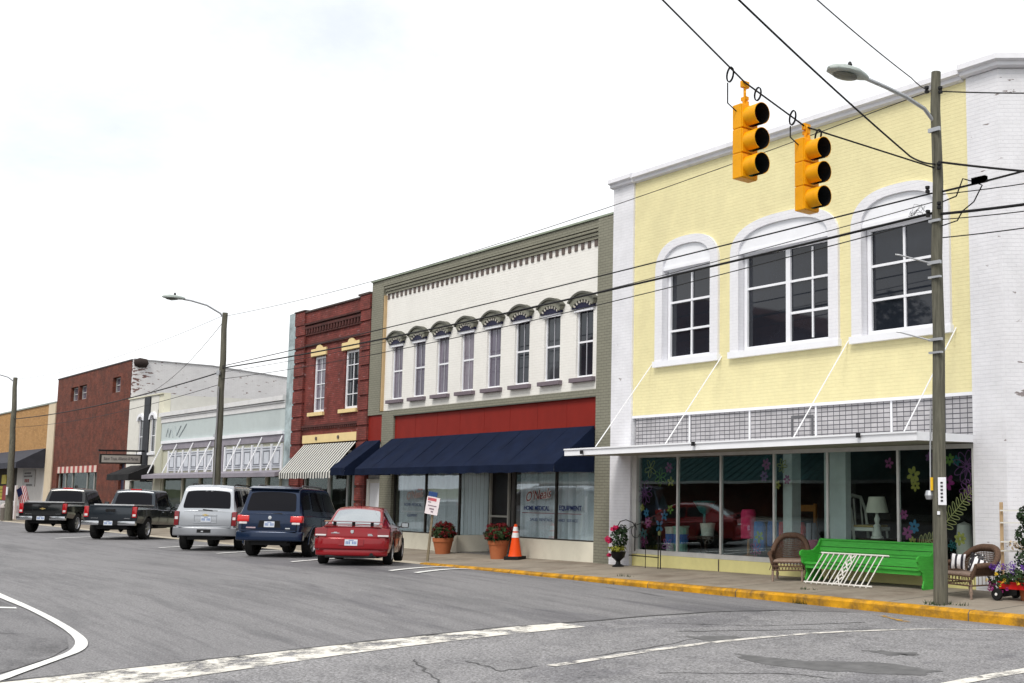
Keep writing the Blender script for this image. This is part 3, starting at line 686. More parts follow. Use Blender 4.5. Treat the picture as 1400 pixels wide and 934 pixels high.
# things standing inside the display window
def inn(xd, zd, k=1.028): return (xd*k, D*k, CAMH+(zd-CAMH)*k)
FL = .40
def zin(z): return max(FL, z)
PINKM = pmat('hot_pink_fabric', (.60,.03,.12), .8); BLUM = pmat('blue_cloth', (.04,.16,.42), .85); REDM = pmat('red_cloth', (.42,.02,.025), .85)
ORW = pmat('orange_wood', (.35,.14,.03), .6); MINT = pmat('mint_enamel', (.25,.46,.38), .5); TEAL = pmat('teal_enamel', (.06,.25,.25), .4); OFFW = pmat('ivory_paint', (.66,.63,.56), .5); DWOOD = pmat('dark_wood', (.05,.028,.02), .6)
k_ = 1.028
x = -16.14*k_; y = D*k_
t = thing('standing_lamp', 'lamp with tall hot pink drum shade in the yellow shop window', 'lamp', (x, y, FL))
MB().lathe([(.17, FL), (.17, FL+.05), (.03, FL+.07), (.02, .85), (.02, 1.0)], (x, y, 0)).build('stand', ORW, t, smooth=40)
MB().lathe([(.15, .80), (.155, .80), (.155, 1.30), (.13, 1.38), (.02, 1.39)], (x, y, 0)).build('shade', PINKM, t, smooth=40)
for (xd, mt, z1, r, lb) in ((-18.2, MINT, 1.0, .17, 'pale green painted bucket at the left of the shop window display'), (-18.52, OFFW, .98, .13, 'ivory bucket half behind the first window mullion')):
    x = xd*k_; t = thing('bucket', lb, 'bucket', (x, y, FL)); MB().lathe([(.0, FL), (r*.8, FL), (r, z1-.05), (r+.015, z1-.04), (r+.015, z1-.01), (r*.9, z1-.02), (r*.75, FL+.05), (0, FL+.05)], (x, y, 0)).build('body', mt, t, smooth=40)
    MB().lathe([(r*.93, .62), (r*.975, .62), (r*.995, .82), (r*.95, .82)], (x, y, 0)).build('painted_band', BLUM, t, smooth=40)
t = thing('display_table', 'low dark wooden table holding pails in the shop window', 'table', (-17.65*k_, y+.3, FL))
m = MB(); m.box(-18.7, -17.95, y+.05, y+.6, .74, .79); m.build('tabletop', DWOOD, t)
for sx_ in (-18.65, -18.05):
    for sy_ in (y+.1, y+.5): MB().box(sx_, sx_+.05, sy_, sy_+.05, FL, .74).build('leg', DWOOD, t)
x = -17.68*k_; t = tag(MB().lathe([(0, .79), (.13, .79), (.17, 1.06), (.15, 1.06), (.11, .82), (0, .82)], (x+.2-.2, y+.3, 0)).build('pail', OFFW, smooth=40), 'ivory pail on the low dark table in the shop window', 'pail')
t.location.x = -.0
x = -17.8*k_; t = tag(MB().lathe([(0, .79), (.10, .79), (.04, .85), (.03, 1.25), (.10, 1.28), (.24, 1.5), (.26, 1.53), (.2, 1.5), (0, 1.3)], (x+.3, y+.45, 0)).build('pedestal_bowl', TEAL, smooth=40), 'teal footed bowl behind the pail in the shop window', 'bowl')
t.location = (-.45, 0, 0)
def garment(x, y, z0, z1, w_, mt, lb):
    m = MB(); n = 14; P = []
    def fn(u, v):
        a = 2*PI*u; ww = w_*(.55+.45*min(1, (1-v)*6))*(1+.06*math.sin(a*5+v*7))
        return (x+ww*.5*math.cos(a), y+.10*math.sin(a)*(1+.25*math.sin(3*a)), z0+(z1-z0)*v)
    m.grid(fn, 24, 10); m.quad(*[fn(i/24, 1) for i in range(24)])
    tag(m.build('hanging_garment', mt, smooth=60), lb, 'garment', 'clothes hanging in the corner shop window')
t = thing('garment_rail', 'dark metal clothes rail inside the corner shop window', 'rail', (-15.6, y+.1, FL))
MB().tube([(-16.5, y+.12, 1.16), (-14.95, y+.12, 1.16)], .012, 6).build('bar', PLASB, t)
for sx_ in (-16.5, -14.95): MB().tube([(sx_, y+.12, FL), (sx_, y+.12, 1.16)], .012, 6).build('upright', PLASB, t)
garment(-16.38, y+.1, .55, 1.14, .30, BLUM, 'light blue garment at the left end of the clothes rail'); garment(-16.02, y+.14, .66, 1.15, .30, pmat('deep_blue_cloth', (.02,.09,.30), .85), 'deep blue garment second on the clothes rail')
garment(-15.68, y+.1, .66, 1.15, .20, REDM, 'narrow red garment in the middle of the clothes rail'); garment(-15.27, y+.12, .60, 1.15, .26, pmat('scarlet_cloth', (.50,.03,.02), .85), 'wide scarlet garment near the right of the clothes rail'); garment(-15.03, y+.2, .62, 1.14, .22, pmat('grey_cloth', (.22,.21,.24), .85), 'grey garment at the right end of the clothes rail')
t = thing('wooden_chair', 'orange wooden chair back behind the clothes rail in the window', 'chair', (-15.85, y+.9, FL))
m = MB(); m.box(-16.2, -16.14, y+.9, y+.95, FL, 1.5); m.box(-15.62, -15.56, y+.9, y+.95, FL, 1.5); m.box(-16.14, -15.62, y+.905, y+.945, 1.34, 1.47); m.build('backrest', ORW, t)
MB().box(-16.2, -15.56, y+.45, y+.9, .83, .88).build('seat', ORW, t)
for sx_ in (-16.18, -15.62): MB().box(sx_, sx_+.05, y+.46, y+.51, FL, .83).build('leg', ORW, t)
x = -14.3*k_; tag(MB().lathe([(0, FL), (.11, FL), (.10, .80), (.115, .82), (.09, .83), (.07, .5), (0, .5)], (x, y-.1, 0)).build('pink_canister', pmat('pink_enamel', (.62,.12,.22), .5), smooth=40), 'pink canister beside the grey column in the shop window', 'canister')
# white chair and table lamp
t = thing('dining_chair', 'ivory dining chair with curved back in the right window bay', 'chair', (-13.6, y+.3, FL))
m = MB(); m.tube([(-13.98, y+.2, FL), (-13.93, y+.2, .9), (-14.0, y+.2, 1.4), (-14.12, y+.2, 1.66)], .028, 6); m.tube([(-13.98, y+.62, FL), (-13.93, y+.62, .9), (-14.0, y+.62, 1.4), (-14.12, y+.62, 1.66)], .028, 6); m.tube([(-14.12, y+.2, 1.64), (-14.15, y+.41, 1.68), (-14.12, y+.62, 1.64)], .035, 6); m.tube([(-13.97, y+.3, 1.1), (-14.02, y+.3, 1.62)], .015, 5); m.tube([(-13.97, y+.5, 1.1), (-14.02, y+.5, 1.62)], .015, 5)
m.build('backrest', OFFW, t, smooth=50)
m = MB(); m.box(-13.97, -13.42, y+.16, y+.66, 1.02, 1.09); m.build('seat', OFFW, t, bevel=.015); MB().box(-13.94, -13.45, y+.19, y+.63, 1.09, 1.13).build('cushion', pmat('gold_cushion', (.40,.28,.10), .9), t, bevel=.02)
for sy_ in (y+.2, y+.6): MB().tube([(-13.46, sy_, 1.04), (-13.44, sy_, FL)], .022, 6).build('leg', OFFW, t)
t = thing('side_table', 'small dark wooden side table under the ivory table lamp', 'table', (-13.25, y+.1, FL))
MB().box(-13.55, -12.95, y-.12, y+.35, .86, .90).build('tabletop', DWOOD, t)
for sx_ in (-13.52, -13.03):
    for sy_ in (y-.1, y+.28): MB().box(sx_, sx_+.05, sy_, sy_+.05, FL, .86).build('leg', DWOOD, t)
t = thing('table_lamp', 'ivory table lamp with pale cone shade on a dark side table', 'lamp', (-13.28, y+.1, .90))
MB().lathe([(0, .90), (.12, .90), (.12, .93), (.09, .95), (.06, 1.1), (.075, 1.13), (.035, 1.17), (.055, 1.25), (.025, 1.33), (.02, 1.45)], (-13.28, y+.1, 0)).build('base', OFFW, t, smooth=40)
MB().lathe([(.215, 1.37), (.15, 1.66), (.145, 1.66), (.21, 1.37)], (-13.28, y+.1, 0)).build('lamp_shade', pmat('linen_shade', (.62,.57,.48), .9), t, smooth=40)
tag(MB().box(-12.45, -11.95, y+.2, y+.26, .55, .92).build('picture_frame', pmat('brown_board', (.16,.07,.03), .7), bevel=.008), 'brown wooden board leaning low in the right window bay', 'board')
tag(MB().lathe([(0, FL), (.14, FL), (.15, .9), (.12, 1.2), (0, 1.25)], (-11.35, y+.1, 0)).build('white_jar', pmat('white_red_ceramic', (.6,.55,.5), .4), smooth=40), 'pale ceramic jar at the far right of the shop window', 'jar')
LGL2 = pmat('half_curtained_glass', (.10,.085,.12), .04, var=.6, vscale=.7, stretch=(9,1,.5), spec=.5)
LGL3 = pmat('pale_curtained_glass', (.19,.165,.20), .06, var=.35, vscale=1.3, stretch=(8,1,.7), spec=.4)
DGL2 = pmat('old_dark_glass', (.03,.034,.04), .05, var=.6, vscale=1.5, spec=.5, bump=.12, bscale=3)
TOOTH = pmat('grey_cream_paint', (.50,.48,.42), .7)
# ================================================================== white and sage building
wb = building('medical_supply_shop', 'white brick shop with sage green trim, red panel and eight narrow hooded windows', -26.9)
m = MB(); ctr = [-31.55+1.373*k for k in range(8)]
wall_holes(m, -32.42, -21.27, 4.13, 7.98, [(c-.345, c+.345, 4.45, 6.12) for c in ctr], D+.10, .14)
m.build('wall', CRM, wb)
m = MB()
m.box(-33.195, -32.42, D, D+.4, 4.02, 8.19); m.build('pilaster', GRN, wb); MB().box(-21.27, -20.66, D-.03, D+.4, 0, 8.20).build('pilaster', GRN, wb); MB().box(-32.42, -21.27, D-.01, D+.4, 7.985, 8.18).build('frieze', GRN, wb)
MB().box(-32.22, -31.45, D-.005, D+.4, 0, 4.02).build('pilaster', GRN, wb); MB().box(-32.42, -31.45, D-.002, D+.4, 4.021, 4.10).build('pilaster_cap', GRN, wb); MB().box(-31.45, -21.27, D-.004, D+.4, 3.95, 4.125).build('beam', GRN, wb)
m = MB(); m.box(-33.2, -20.66, D-.05, D+.4, 8.19, 8.235); m.build('parapet_cap', pmat('weathered_sage_cap', (.27,.31,.24), .8, var=.2), wb)
m = MB()
for k, z in enumerate((7.90, 7.815, 7.735)): MB().box(-32.40+.05*k, -21.275, D+.005+.025*k, D+.12, z, z+.062).build('cornice', GRN, wb)
m = MB()
for z in (7.962, 7.877, 7.797): MB().box(-32.39, -21.28, D+.06, D+.115, z, z+.022).build('cornice_joint', GDARK, wb)
m = MB(); x = -32.30
while x < -21.4:
    MB().box(x, x+.12, D+.08, D+.11, 7.57, 7.735).build('corbel', BROWNP, wb); x += .275
m = MB(); m.box(-32.418, -32.35, D+.02, D+.099, 4.13, 7.7); m.build('reveal', TANR, wb)
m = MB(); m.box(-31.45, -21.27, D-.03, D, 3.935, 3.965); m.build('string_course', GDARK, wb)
MB().box(-31.45, -21.275, D+.05, D+.3, 3.2, 3.945).build('red_panel', REDP, wb); MB().box(-33.19, -32.22, D+.04, D+.3, 3.2, 4.018).build('red_panel', REDP, wb)
for i, c in enumerate(ctr):
    gl = (LGLASS, LGL2, LGLASS, LGL3, LGL2, DGLASS, DGL2, DGLASS)[i]
    wv = window(wb, c-.34, c+.34, 4.46, 6.11, D+.20, frame=WTRIM, glass=gl, fw=.038, rails=[5.31], mw=.045, depth=.05)
    MB().box(c-.010, c+.010, D+.165, D+.182, 4.50, 6.07).build('muntin', pmat('grey_muntin', (.42,.42,.46), .5) if 'grey_muntin' not in MATS else MATS['grey_muntin'], wv)
    MB().box(c-.40, c+.38, D+.06, D+.12, 6.045, 6.12).build('head_trim', WTRIM, wv)
    MB().box(c-.47, c+.47, D-.02, D+.12, 4.33, 4.435).build('sill', MAUVE, wv, bevel=.008)
    # hood: segmental arch
    n = 16; R = .80; zc = 6.52-R
    oo = [(c+R*math.sin(a), zc+R*math.cos(a)) for a in [-.76+1.52*k/n for k in range(n+1)]]
    ii = [(c+(R-.055)*math.sin(a), zc+(R-.055)*math.cos(a)) for a in [-.76+1.52*k/n for k in range(n+1)]]
    i2 = [(c+(R-.20)*math.sin(a), zc+(R-.20)*math.cos(a)) for a in [-.76+1.52*k/n for k in range(n+1)]]
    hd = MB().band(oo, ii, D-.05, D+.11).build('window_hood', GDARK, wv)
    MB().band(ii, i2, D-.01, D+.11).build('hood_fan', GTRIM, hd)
    MB().prism([(c-.46, 6.264)]+[p for p in i2 if p[1] > 6.27]+[(c+.46, 6.264)], D+.05, D+.11).build('hood_back', GTRIM, hd)
    m = MB()
    for k in range(7):
        a = -.62+1.24*k/6; r0, r1 = R-.205, R-.29
        ux, uz = math.sin(a), math.cos(a); px, pz = ux*(r0+r1)/2, uz*(r0+r1)/2
        m.obox((c+px, D+.02, zc+pz+.012), (.030, .05, .070), Matrix.Rotation(a, 3, 'Y'))
    m.build('hood_fan_moulding', TOOTH, hd)
    m = MB(); m.box(c-.46, c+.44, D+.03, D+.11, 6.122, 6.262); m.build('navy_lintel', NAVYP, hd)
# lower storey
m = MB(); m.prism([(-31.45, D+.05), (-27.62, D+.05), (-27.24, D+.78), (-27.24, D+.9), (-31.45, D+.9)], 0, .53, 'z'); m.build('stall_riser', CREAMP, wb)
m = MB(); m.prism([(-24.9, D+.05), (-21.27, D+.05), (-21.27, D+.9), (-24.6, D+.9), (-24.6, D+.8)], 0, .56, 'z')
m.build('stall_riser', CREAMP, wb)
FR = pmat('bronze_frame', (.045,.04,.035), .4, metal=.3)
m = MB()
for x in (-31.42, -29.52): m.box(x-.03, x+.03, D+.08, D+.14, .56, 2.55)
m.box(-27.66, -27.60, D+.08, D+.14, .56, 2.55); m.box(-31.45, -27.6, D+.075, D+.145, .53, .56); m.box(-31.45, -27.6, D+.07, D+.15, 2.55, 2.62); m.build('shop_window', FR, wb); m = MB()
for x in (-24.86, -23.0, -21.31): m.box(x-.03, x+.03, D+.08, D+.14, .59, 2.55)
m.box(-24.9, -21.27, D+.075, D+.145, .56, .59); m.box(-24.9, -21.27, D+.07, D+.15, 2.55, 2.62)
sfw = m.build('shop_window', FR, wb); MB().prism([(-27.24, D+.76), (-27.19, D+.76), (-27.19, D+.82), (-27.24, D+.82)], .53, 2.6, 'z').build('window_post', FR, wb)
BG = glassmat('blind_window_glass', (.94,.97,.98), 1.4, gain=.32)
for a, b, c in ((-31.41, -29.53, .56), (-29.51, -27.64, .56), (-24.85, -23.01, .59), (-22.99, -21.31, .59)): MB().box(a, b, D+.105, D+.111, c, 2.55).build('glass', BG, sfw)
m = MB(); m.prism([(-27.6, D+.11), (-27.593, D+.11), (-27.21, D+.78), (-27.217, D+.78)], .53, 2.6, 'z')
m.build('glass', BG, sfw)
BLD = pmat('vertical_blind_fabric', (.78,.84,.86), .8, var=.18, vscale=1.5, stretch=(5,1,.05))
m = MB(); x = -31.3
while x < -27.7:
    a = random.uniform(.1, .7); m.obox((x, D+.25, 1.5), (.10, .004, 1.9), Matrix.Rotation(a, 3, 'Z')); x += .105
x = -24.75
while x < -21.35:
    a = random.choice([.05, .1, .15, 1.1, .2]); m.obox((x, D+.25, 1.5), (.105, .004, 1.9), Matrix.Rotation(a, 3, 'Z')); x += .105
for k in range(8):
    t_ = k/7; m.obox((-27.75+.4*t_, D+.25+.62*t_, 1.5), (.10, .004, 1.95), Matrix.Rotation(1.0, 3, 'Z'))
m.build('vertical_blinds', BLD, wb)
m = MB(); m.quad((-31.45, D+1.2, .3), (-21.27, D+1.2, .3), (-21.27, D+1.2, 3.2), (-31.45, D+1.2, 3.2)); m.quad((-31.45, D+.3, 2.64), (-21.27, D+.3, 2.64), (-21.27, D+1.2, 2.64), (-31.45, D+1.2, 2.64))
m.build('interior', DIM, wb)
m = MB(); m.box(-27.16, -26.2, D+.80, D+.86, .12, 2.5); dr = m.build('door', pmat('dark_door', (.018,.016,.016), .3), wb)
m = MB(); m.box(-27.17, -27.10, D+.74, D+.795, .1, 2.55); m.box(-26.24, -26.17, D+.74, D+.795, .1, 2.55); m.box(-27.1, -26.24, D+.75, D+.79, 1.02, 1.07); m.build('door_frame', pmat('pale_door_frame', (.40,.40,.36), .5), dr)
m = MB(); m.box(-26.17, -24.62, D+.82, D+.88, .1, 2.6); m.build('entrance_wall', DIM, wb)
m = MB(); m.prism([(-27.6, D+.06), (-24.92, D+.06), (-24.62, D+.8), (-27.22, D+.8)], .0, .085, 'z'); m.build('threshold', pmat('entrance_tile', (.16,.15,.14), .7, var=.2), wb)
TXB = pmat('navy_window_lettering', (.012,.03,.13), .6); TXR = pmat('dark_red_lettering', (.16,.02,.025), .6)
yl_ = D+.099
def sign_lettering(name, body, size, mt, x, z, width, **k): text_obj(name, body, size, mt, sfw, (x, yl_, z), width=width, **k)
text_obj('window_lettering', "O'Neals", .33, pmat('pale_letter_edge', (.6,.58,.55), .6), sfw, (-24.36, yl_+.003, 1.47), (PI/2, -.10, 0), shear=.35, width=1.12, bold=.012)
text_obj('window_lettering', "O'Neals", .33, TXR, sfw, (-24.36, yl_-.002, 1.47), (PI/2, -.10, 0), shear=.35, width=1.12)
sign_lettering('window_lettering', 'HOME MEDICAL', .155, TXB, -24.42, 1.26, 1.13, bold=.004)
sign_lettering('window_lettering', 'EQUIPMENT', .155, TXB, -22.88, 1.28, .93, bold=.004)
sign_lettering('window_lettering', 'SALES  RENTALS', .10, TXB, -24.13, 1.0, .95)
sign_lettering('window_lettering', 'AND  SERVICE', .10, TXB, -22.90, 1.0, .82)
m = MB(); m.box(-24.5, -23.05, yl_-.001, yl_+.003, 1.185, 1.20); m.box(-22.92, -21.95, yl_-.001, yl_+.003, 1.185, 1.20); m.build('lettering_rule', TXR, sfw)
text_obj('window_lettering', "O'Neals", .30, pmat('pink_grey_letter', (.42,.32,.30), .6), sfw, (-30.68, yl_, 1.46), (PI/2, -.10, 0), shear=.35, width=1.0, bold=.008)
sign_lettering('window_lettering', 'HOME MEDICAL', .13, TXB, -30.8, 1.28, 1.05); m = MB(); m.box(-30.95, -29.6, yl_, yl_+.004, 1.12, 1.135); m.build('lettering_rule', pmat('grey_rule', (.4,.4,.42), .6), sfw)
sign_lettering('window_lettering', 'EQUIPMENT', .11, TXB, -30.6, .98, .6)
# white side door
m = MB(); m.box(-33.19, -32.22, D+.10, D+.3, 0, 3.2); m.build('door_surround', pmat('grey_white_door_paint', (.55,.54,.52), .6), wb)
m = MB(); m.box(-32.95, -32.28, D+.05, D+.099, .05, 1.95); m.build('side_door', WTRIM, wb)
m = MB(); m.box(-33.15, -32.96, D+.03, D+.1, 0, 2.07); m.box(-32.96, -32.225, D+.04, D+.1, 1.951, 2.07); m.build('side_door_frame', CREAMS, wb)
# awning
def awning(root, x0, x1, yf, zt, zf, zb, mat, name='awning', seam=1.0, ends=True, sag=.02, yw=None, scallop=0):
    yw = yw or D-.04
    n = max(8, int((x1-x0)/.15)); m = MB(); vs = []; fs = []
    for i in range(n+1):
        x = x0+(x1-x0)*i/n
        s_ = sag*abs(math.sin(PI*(x-x0)/seam)) if seam else 0
        w1 = .012*math.sin(x*6.3+1)
        for q in range(7):
            t_ = q/6; wr = sag*.5*math.sin(PI*t_)*math.sin(x*5.1+t_*4)*math.sin(x*1.7+2)
            vs.append((x, yw+(yf-yw)*t_, zt+(zf-zt)*t_-s_*math.sin(PI*t_)+wr))
        vs.append((x, yf+w1, zb+.010*math.sin(x*9)))
    for i in range(n):
        for j in range(7): fs.append((i*8+j, i*8+j+1, (i+1)*8+j+1, (i+1)*8+j))
    m.add(vs, fs)
    if ends:
        for x in (x0, x1): m.add([(x, yw, zt), (x, yw+(yf-yw)*.5, (zt+zf)/2), (x, yf, zf), (x, yf, zb), (x, yw, zb)], [(0,1,2,3,4)])
    a = m.build(name, mat, root, fix=False, smooth=35)
    # frame bars under the cloth
    f = MB(); f.tube([(x0+.05, yf+.07, zf-.09), (x1-.05, yf+.07, zf-.09)], .018, 6)
    f.build('awning_bar', STEEL, a)
    return a
for k in range(1, 8): MB().box(-31.45+1.272*k-.006, -31.45+1.272*k+.006, D+.046, D+.06, 3.2, 3.935).build('panel_joint', pmat('panel_joint_red', (.175,.014,.010), .7) if 'panel_joint_red' not in MATS else MATS['panel_joint_red'], wb)
aw = awning(wb, -31.44, -21.28, 14.33, 3.255, 2.36, 2.175, NAVY, sag=.035)
m = MB()
for k in range(1, 10):
    x = -31.44+10.16*k/10
    m.tube([(x, D-.04, 3.255), (x, 14.335, 2.36)], .006, 4)
m.build('awning_seam', pmat('navy_seam', (.006,.010,.028), .9), aw)
awning(wb, -33.2, -32.2, 14.36, 3.24, 2.40, 2.18, NAVY, seam=1.0)
shell(wb, -33.19, -20.66, 8.15, 7.6, GRN, depth=13, y0=D+.42)
MB().box(-33.18, -20.67, D+.41, D+.6, 4.0, 8.17).build('parapet', GRN, wb)

# ================================================================== dark red brick shop
bb = building('brick_shop', 'narrow dark red brick shop with cream lintels and striped awning', -36.4)
ww = [(-37.52, -36.60), (-35.10, -34.10)]
m = MB(); wall_holes(m, -38.22, -33.88, 3.56, 7.0, [(a, b, 4.32, 6.22) for a, b in ww], D+.06, .25)
m.box(-38.22, -33.88, D+.0, D+.3, 7.4, 7.80)
m.build('wall', BRK, bb)
m = MB()
for a, b in ((-39.03, -38.22), (-33.88, -33.205)):
    z = .0; m = MB()
    while z < 7.55:
        z1 = min(z+.47, 7.6)
        m.box(a+(.0), b, D-.03, D+.3, z, z1-.07); m.box(a+.03, b-.03, D+.01, D+.29, z1-.07, z1); z = z1
    m.box(a-.005, b+.005 if b < -34 else b, D-.06, D+.3, 7.4, 7.86); m.build('brick_pier', BRK, bb)
m = MB(); m.box(-38.3, -33.21, D-.05, D+.35, 7.80, 7.85); m.box(-39.05, -38.15, D-.09, D+.35, 7.861, 7.90); m.box(-34.0, -33.205, D-.09, D+.35, 7.861, 7.92); m.build('parapet_cap', pmat('dark_cap', (.08,.06,.055), .8), bb)
m = MB(); SOB = brick('sooty_brick', (.105,.034,.03), (.085,.03,.026), (.06,.025,.024), soot=.6, var=.3)
for bx in ((-38.22, -33.88, D-.06, D+.1, 7.36, 7.42), (-38.22, -33.88, D-.03, D+.1, 7.22, 7.30), (-38.22, -33.88, D+.02, D+.1, 7.301, 7.359), (-38.22, -33.88, D+.005, D+.1, 7.0, 7.06), (-38.22, -33.88, D+.0, D+.1, 6.60, 6.70), (-38.22, -33.88, D-.01, D+.06, 3.82, 3.90)): MB().box(*bx).build('cornice', SOB, bb)
x = -38.15
while x < -33.95: m.box(x, x+.11, D-.02, D+.08, 7.06, 7.22); x += .22
x = -38.15
while x < -33.95: m.box(x, x+.07, D+.0, D+.06, 3.74, 3.82); x += .14
m.build('dentil_moulding', SOB, bb)
for (a, b) in ww:
    wv = window(bb, a+.01, b-.01, 4.33, 6.21, D+.17, nx=2, nz=4, fw=.075, mw=.026, depth=.06, glass=LGLASS if a < -36 else DGLASS)
    c = (a+b)/2
    MB().prism([(a-.2, 6.22), (b+.08, 6.22), (b+.08, 6.48), (c+.22, 6.48), (c+.16, 6.56), (c+.05, 6.60), (c-.07, 6.60), (c-.2, 6.56), (c-.28, 6.48), (a-.2, 6.48)], D+.01, D+.1).build('lintel', CREAMW, wv)
    MB().box(a-.24, b+.06, D-.02, D+.1, 4.20, 4.318).build('sill', CREAMW, wv)
m = MB(); m.box(-38.05, -33.89, D-.02, D+.1, 3.29, 3.56); sb = m.build('sign_band', CREAMW, bb)
m = MB()
for x in (-36.9, -35.2): m.lathe([(0, -.03), (.06, -.03), (.06, .02)], (x, D-.02, 3.43), 10, 'y')
m.build('stud', BROWNP, sb)
STR = stripes('awning_stripes', (.02,.021,.024), (.62,.615,.57), .195)
a_ = awning(bb, -37.85, -33.86, 14.64, 3.24, 2.29, 2.10, STR, seam=0, ends=False, sag=0)
m = MB(); m.box(-38.22, -38.0, D+.05, D+.3, 0, 3.29); m.box(-33.95, -33.88, D+.05, D+.3, 0, 3.29); m.build('door_jamb', BRK, bb)
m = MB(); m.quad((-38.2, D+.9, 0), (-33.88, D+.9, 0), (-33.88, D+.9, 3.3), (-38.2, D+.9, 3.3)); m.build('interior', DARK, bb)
m = MB()
for x, w_ in ((-38.0, .05), (-36.15, .16), (-34.72, .05), (-34.3, .03)): m.box(x, x+w_, D+.1, D+.2, .04, 3.0)
m.box(-38, -34.3, D+.12, D+.18, 2.75, 2.85); fr_ = m.build('shop_window', pmat('pale_grey_frame', (.50,.52,.52), .5), bb)
MB().box(-38, -33.9, D+.145, D+.15, .3, 2.75).build('glass', GLASSF, fr_)
m = MB(); m.box(-39.665, -39.03, D+.0, D+.3, 0, 7.90); m.build('stucco_pier', SKYM, bb)
MB().box(-39.66, -33.205, D+.31, D+.5, 3.3, 7.79).build('parapet', BRK, bb)
shell(bb, -39.66, -33.21, 7.7, 7.1, BRK, depth=13, y0=D+.5)

# ================================================================== pale blue single storey shop
pb = building('blue_stucco_shop', 'low pale blue stucco shop with white shutters and braced canopy', -46.5)
m = MB(); m.box(-53.3, -39.67, D, D+.3, 3.6, 4.6); m.build('wall', SKYB, pb)
WST = pmat('white_stucco', (.70,.70,.70), .7, var=.05, dirt=.3, dirtcol=(.4,.4,.42), dscale=2)
for bx in ((-53.42, -39.672, D-.12, D+.3, 4.87, 5.04), (-53.36, -39.672, D-.06, D+.3, 4.79, 4.845), (-53.32, -39.672, D-.03, D+.3, 4.6, 4.775), (-53.3, -39.672, D-.015, D+.3, 4.846, 4.869), (-53.3, -39.672, D-.01, D+.3, 4.776, 4.789)): MB().box(*bx).build('cornice', WST, pb)
m = MB(); m.box(-53.05, -39.672, D-.08, D+.2, 3.68, 3.80); m.build('string_course', WTRIM, pb)
m = MB(); m.box(-53.0, -39.672, D-.03, D+.2, 3.42, 3.675); m.box(-46.5, -45.5, D-.035, D+.2, 2.3, 3.42); m.build('beam', LILAC, pb)
m = MB(); m.box(-53.95, -52.98, D-.02, D+.3, 0, 3.675); m.build('pier', PGRN, pb); MB().box(-53.95, -53.32, D-.018, D+.3, 3.676, 4.86).build('pier_top', PGRN, pb); MB().box(-52.98, -39.672, D+.03, D+.3, 2.2, 3.42).build('shutter_backing', PGRN, pb)
def shutters(x0, x1, n):
    w_ = (x1-x0)/n
    for k in range(n):
        a = x0+w_*k
        p = MB().box(a+.07, a+w_-.07, D-.01, D+.028, 2.5, 3.28).build('shutter', PANELW, pb)
        m = MB(); fx0, fx1 = a+.20, a+w_-.20
        for z0, z1 in ((2.66, 3.10),):
            m.band([(fx0-.035, z0-.035), (fx0-.035, z1+.035), (fx1+.035, z1+.035), (fx1+.035, z0-.035), (fx0-.035, z0-.035)], [(fx0, z0), (fx0, z1), (fx1, z1), (fx1, z0), (fx0, z0)], D-.022, D-.012)
        m.box(fx0-.1, fx1+.1, D-.02, D-.012, 3.2, 3.225); m.box(fx0-.1, fx1+.1, D-.02, D-.012, 2.56, 2.58)
        m.build('shutter_panel_line', PANELG, p)
    for k in range(n+1): MB().box(x0+w_*k-.05, x0+w_*k+.05, D-.04, D+.02, 2.42, 3.36).build('shutter_post', WTRIM, pb)
shutters(-52.1, -46.6, 6); shutters(-45.35, -39.8, 6)
m = MB(); m.prism([(14.9, 2.18), (14.9, 2.33), (D, 2.42), (D, 2.30)], -53.75, -38.9, 'x'); cn = m.build('canopy', LILAC, pb)
for xt in (-52.97, -50.99, -48.96, -46.91, -45.79, -43.68, -41.59, -39.72):
    MB().tube([(xt, D-.04, 3.62), (xt-.05, 14.93, 2.40)], .027, 6).build('brace', WMETAL, cn)
m = MB()
for x in (-52.9, -50.3, -48.2, -46.6, -45.5, -43.0, -41.2, -39.9): m.box(x-.08, x+.08, D+.02, D+.15, 0, 2.3)
m.box(-52.9, -39.75, D+.03, D+.14, .0, .5); sfb = m.build('shop_window', PGRN, pb)
MB().box(-52.9, -39.75, D+.08, D+.086, .5, 2.3).build('glass', GLASSF, sfb)
m = MB(); m.quad((-53, D+1.4, 0), (-39.7, D+1.4, 0), (-39.7, D+1.4, 2.4), (-53, D+1.4, 2.4)); m.build('interior', pmat('olive_interior', (.055,.048,.025), .9, var=.4, vscale=1.5), pb)
shell(pb, -53.3, -39.68, 4.9, 4.4, CREAMS, depth=13)
m = MB()
GRF = pmat('faded_graffiti', (.34,.385,.40), .8)
for P in ([(-52.6,4.0),(-52.35,4.35),(-52.2,3.95),(-51.95,4.3),(-51.7,3.95)], [(-51.5,4.4),(-51.2,4.0),(-50.7,4.4)], [(-50.9,3.92),(-50.4,4.2),(-50.0,4.45)]):
    m.tube([(x, D-.002, z) for x, z in P], .028, 5)
m.build('graffiti', GRF, pb)

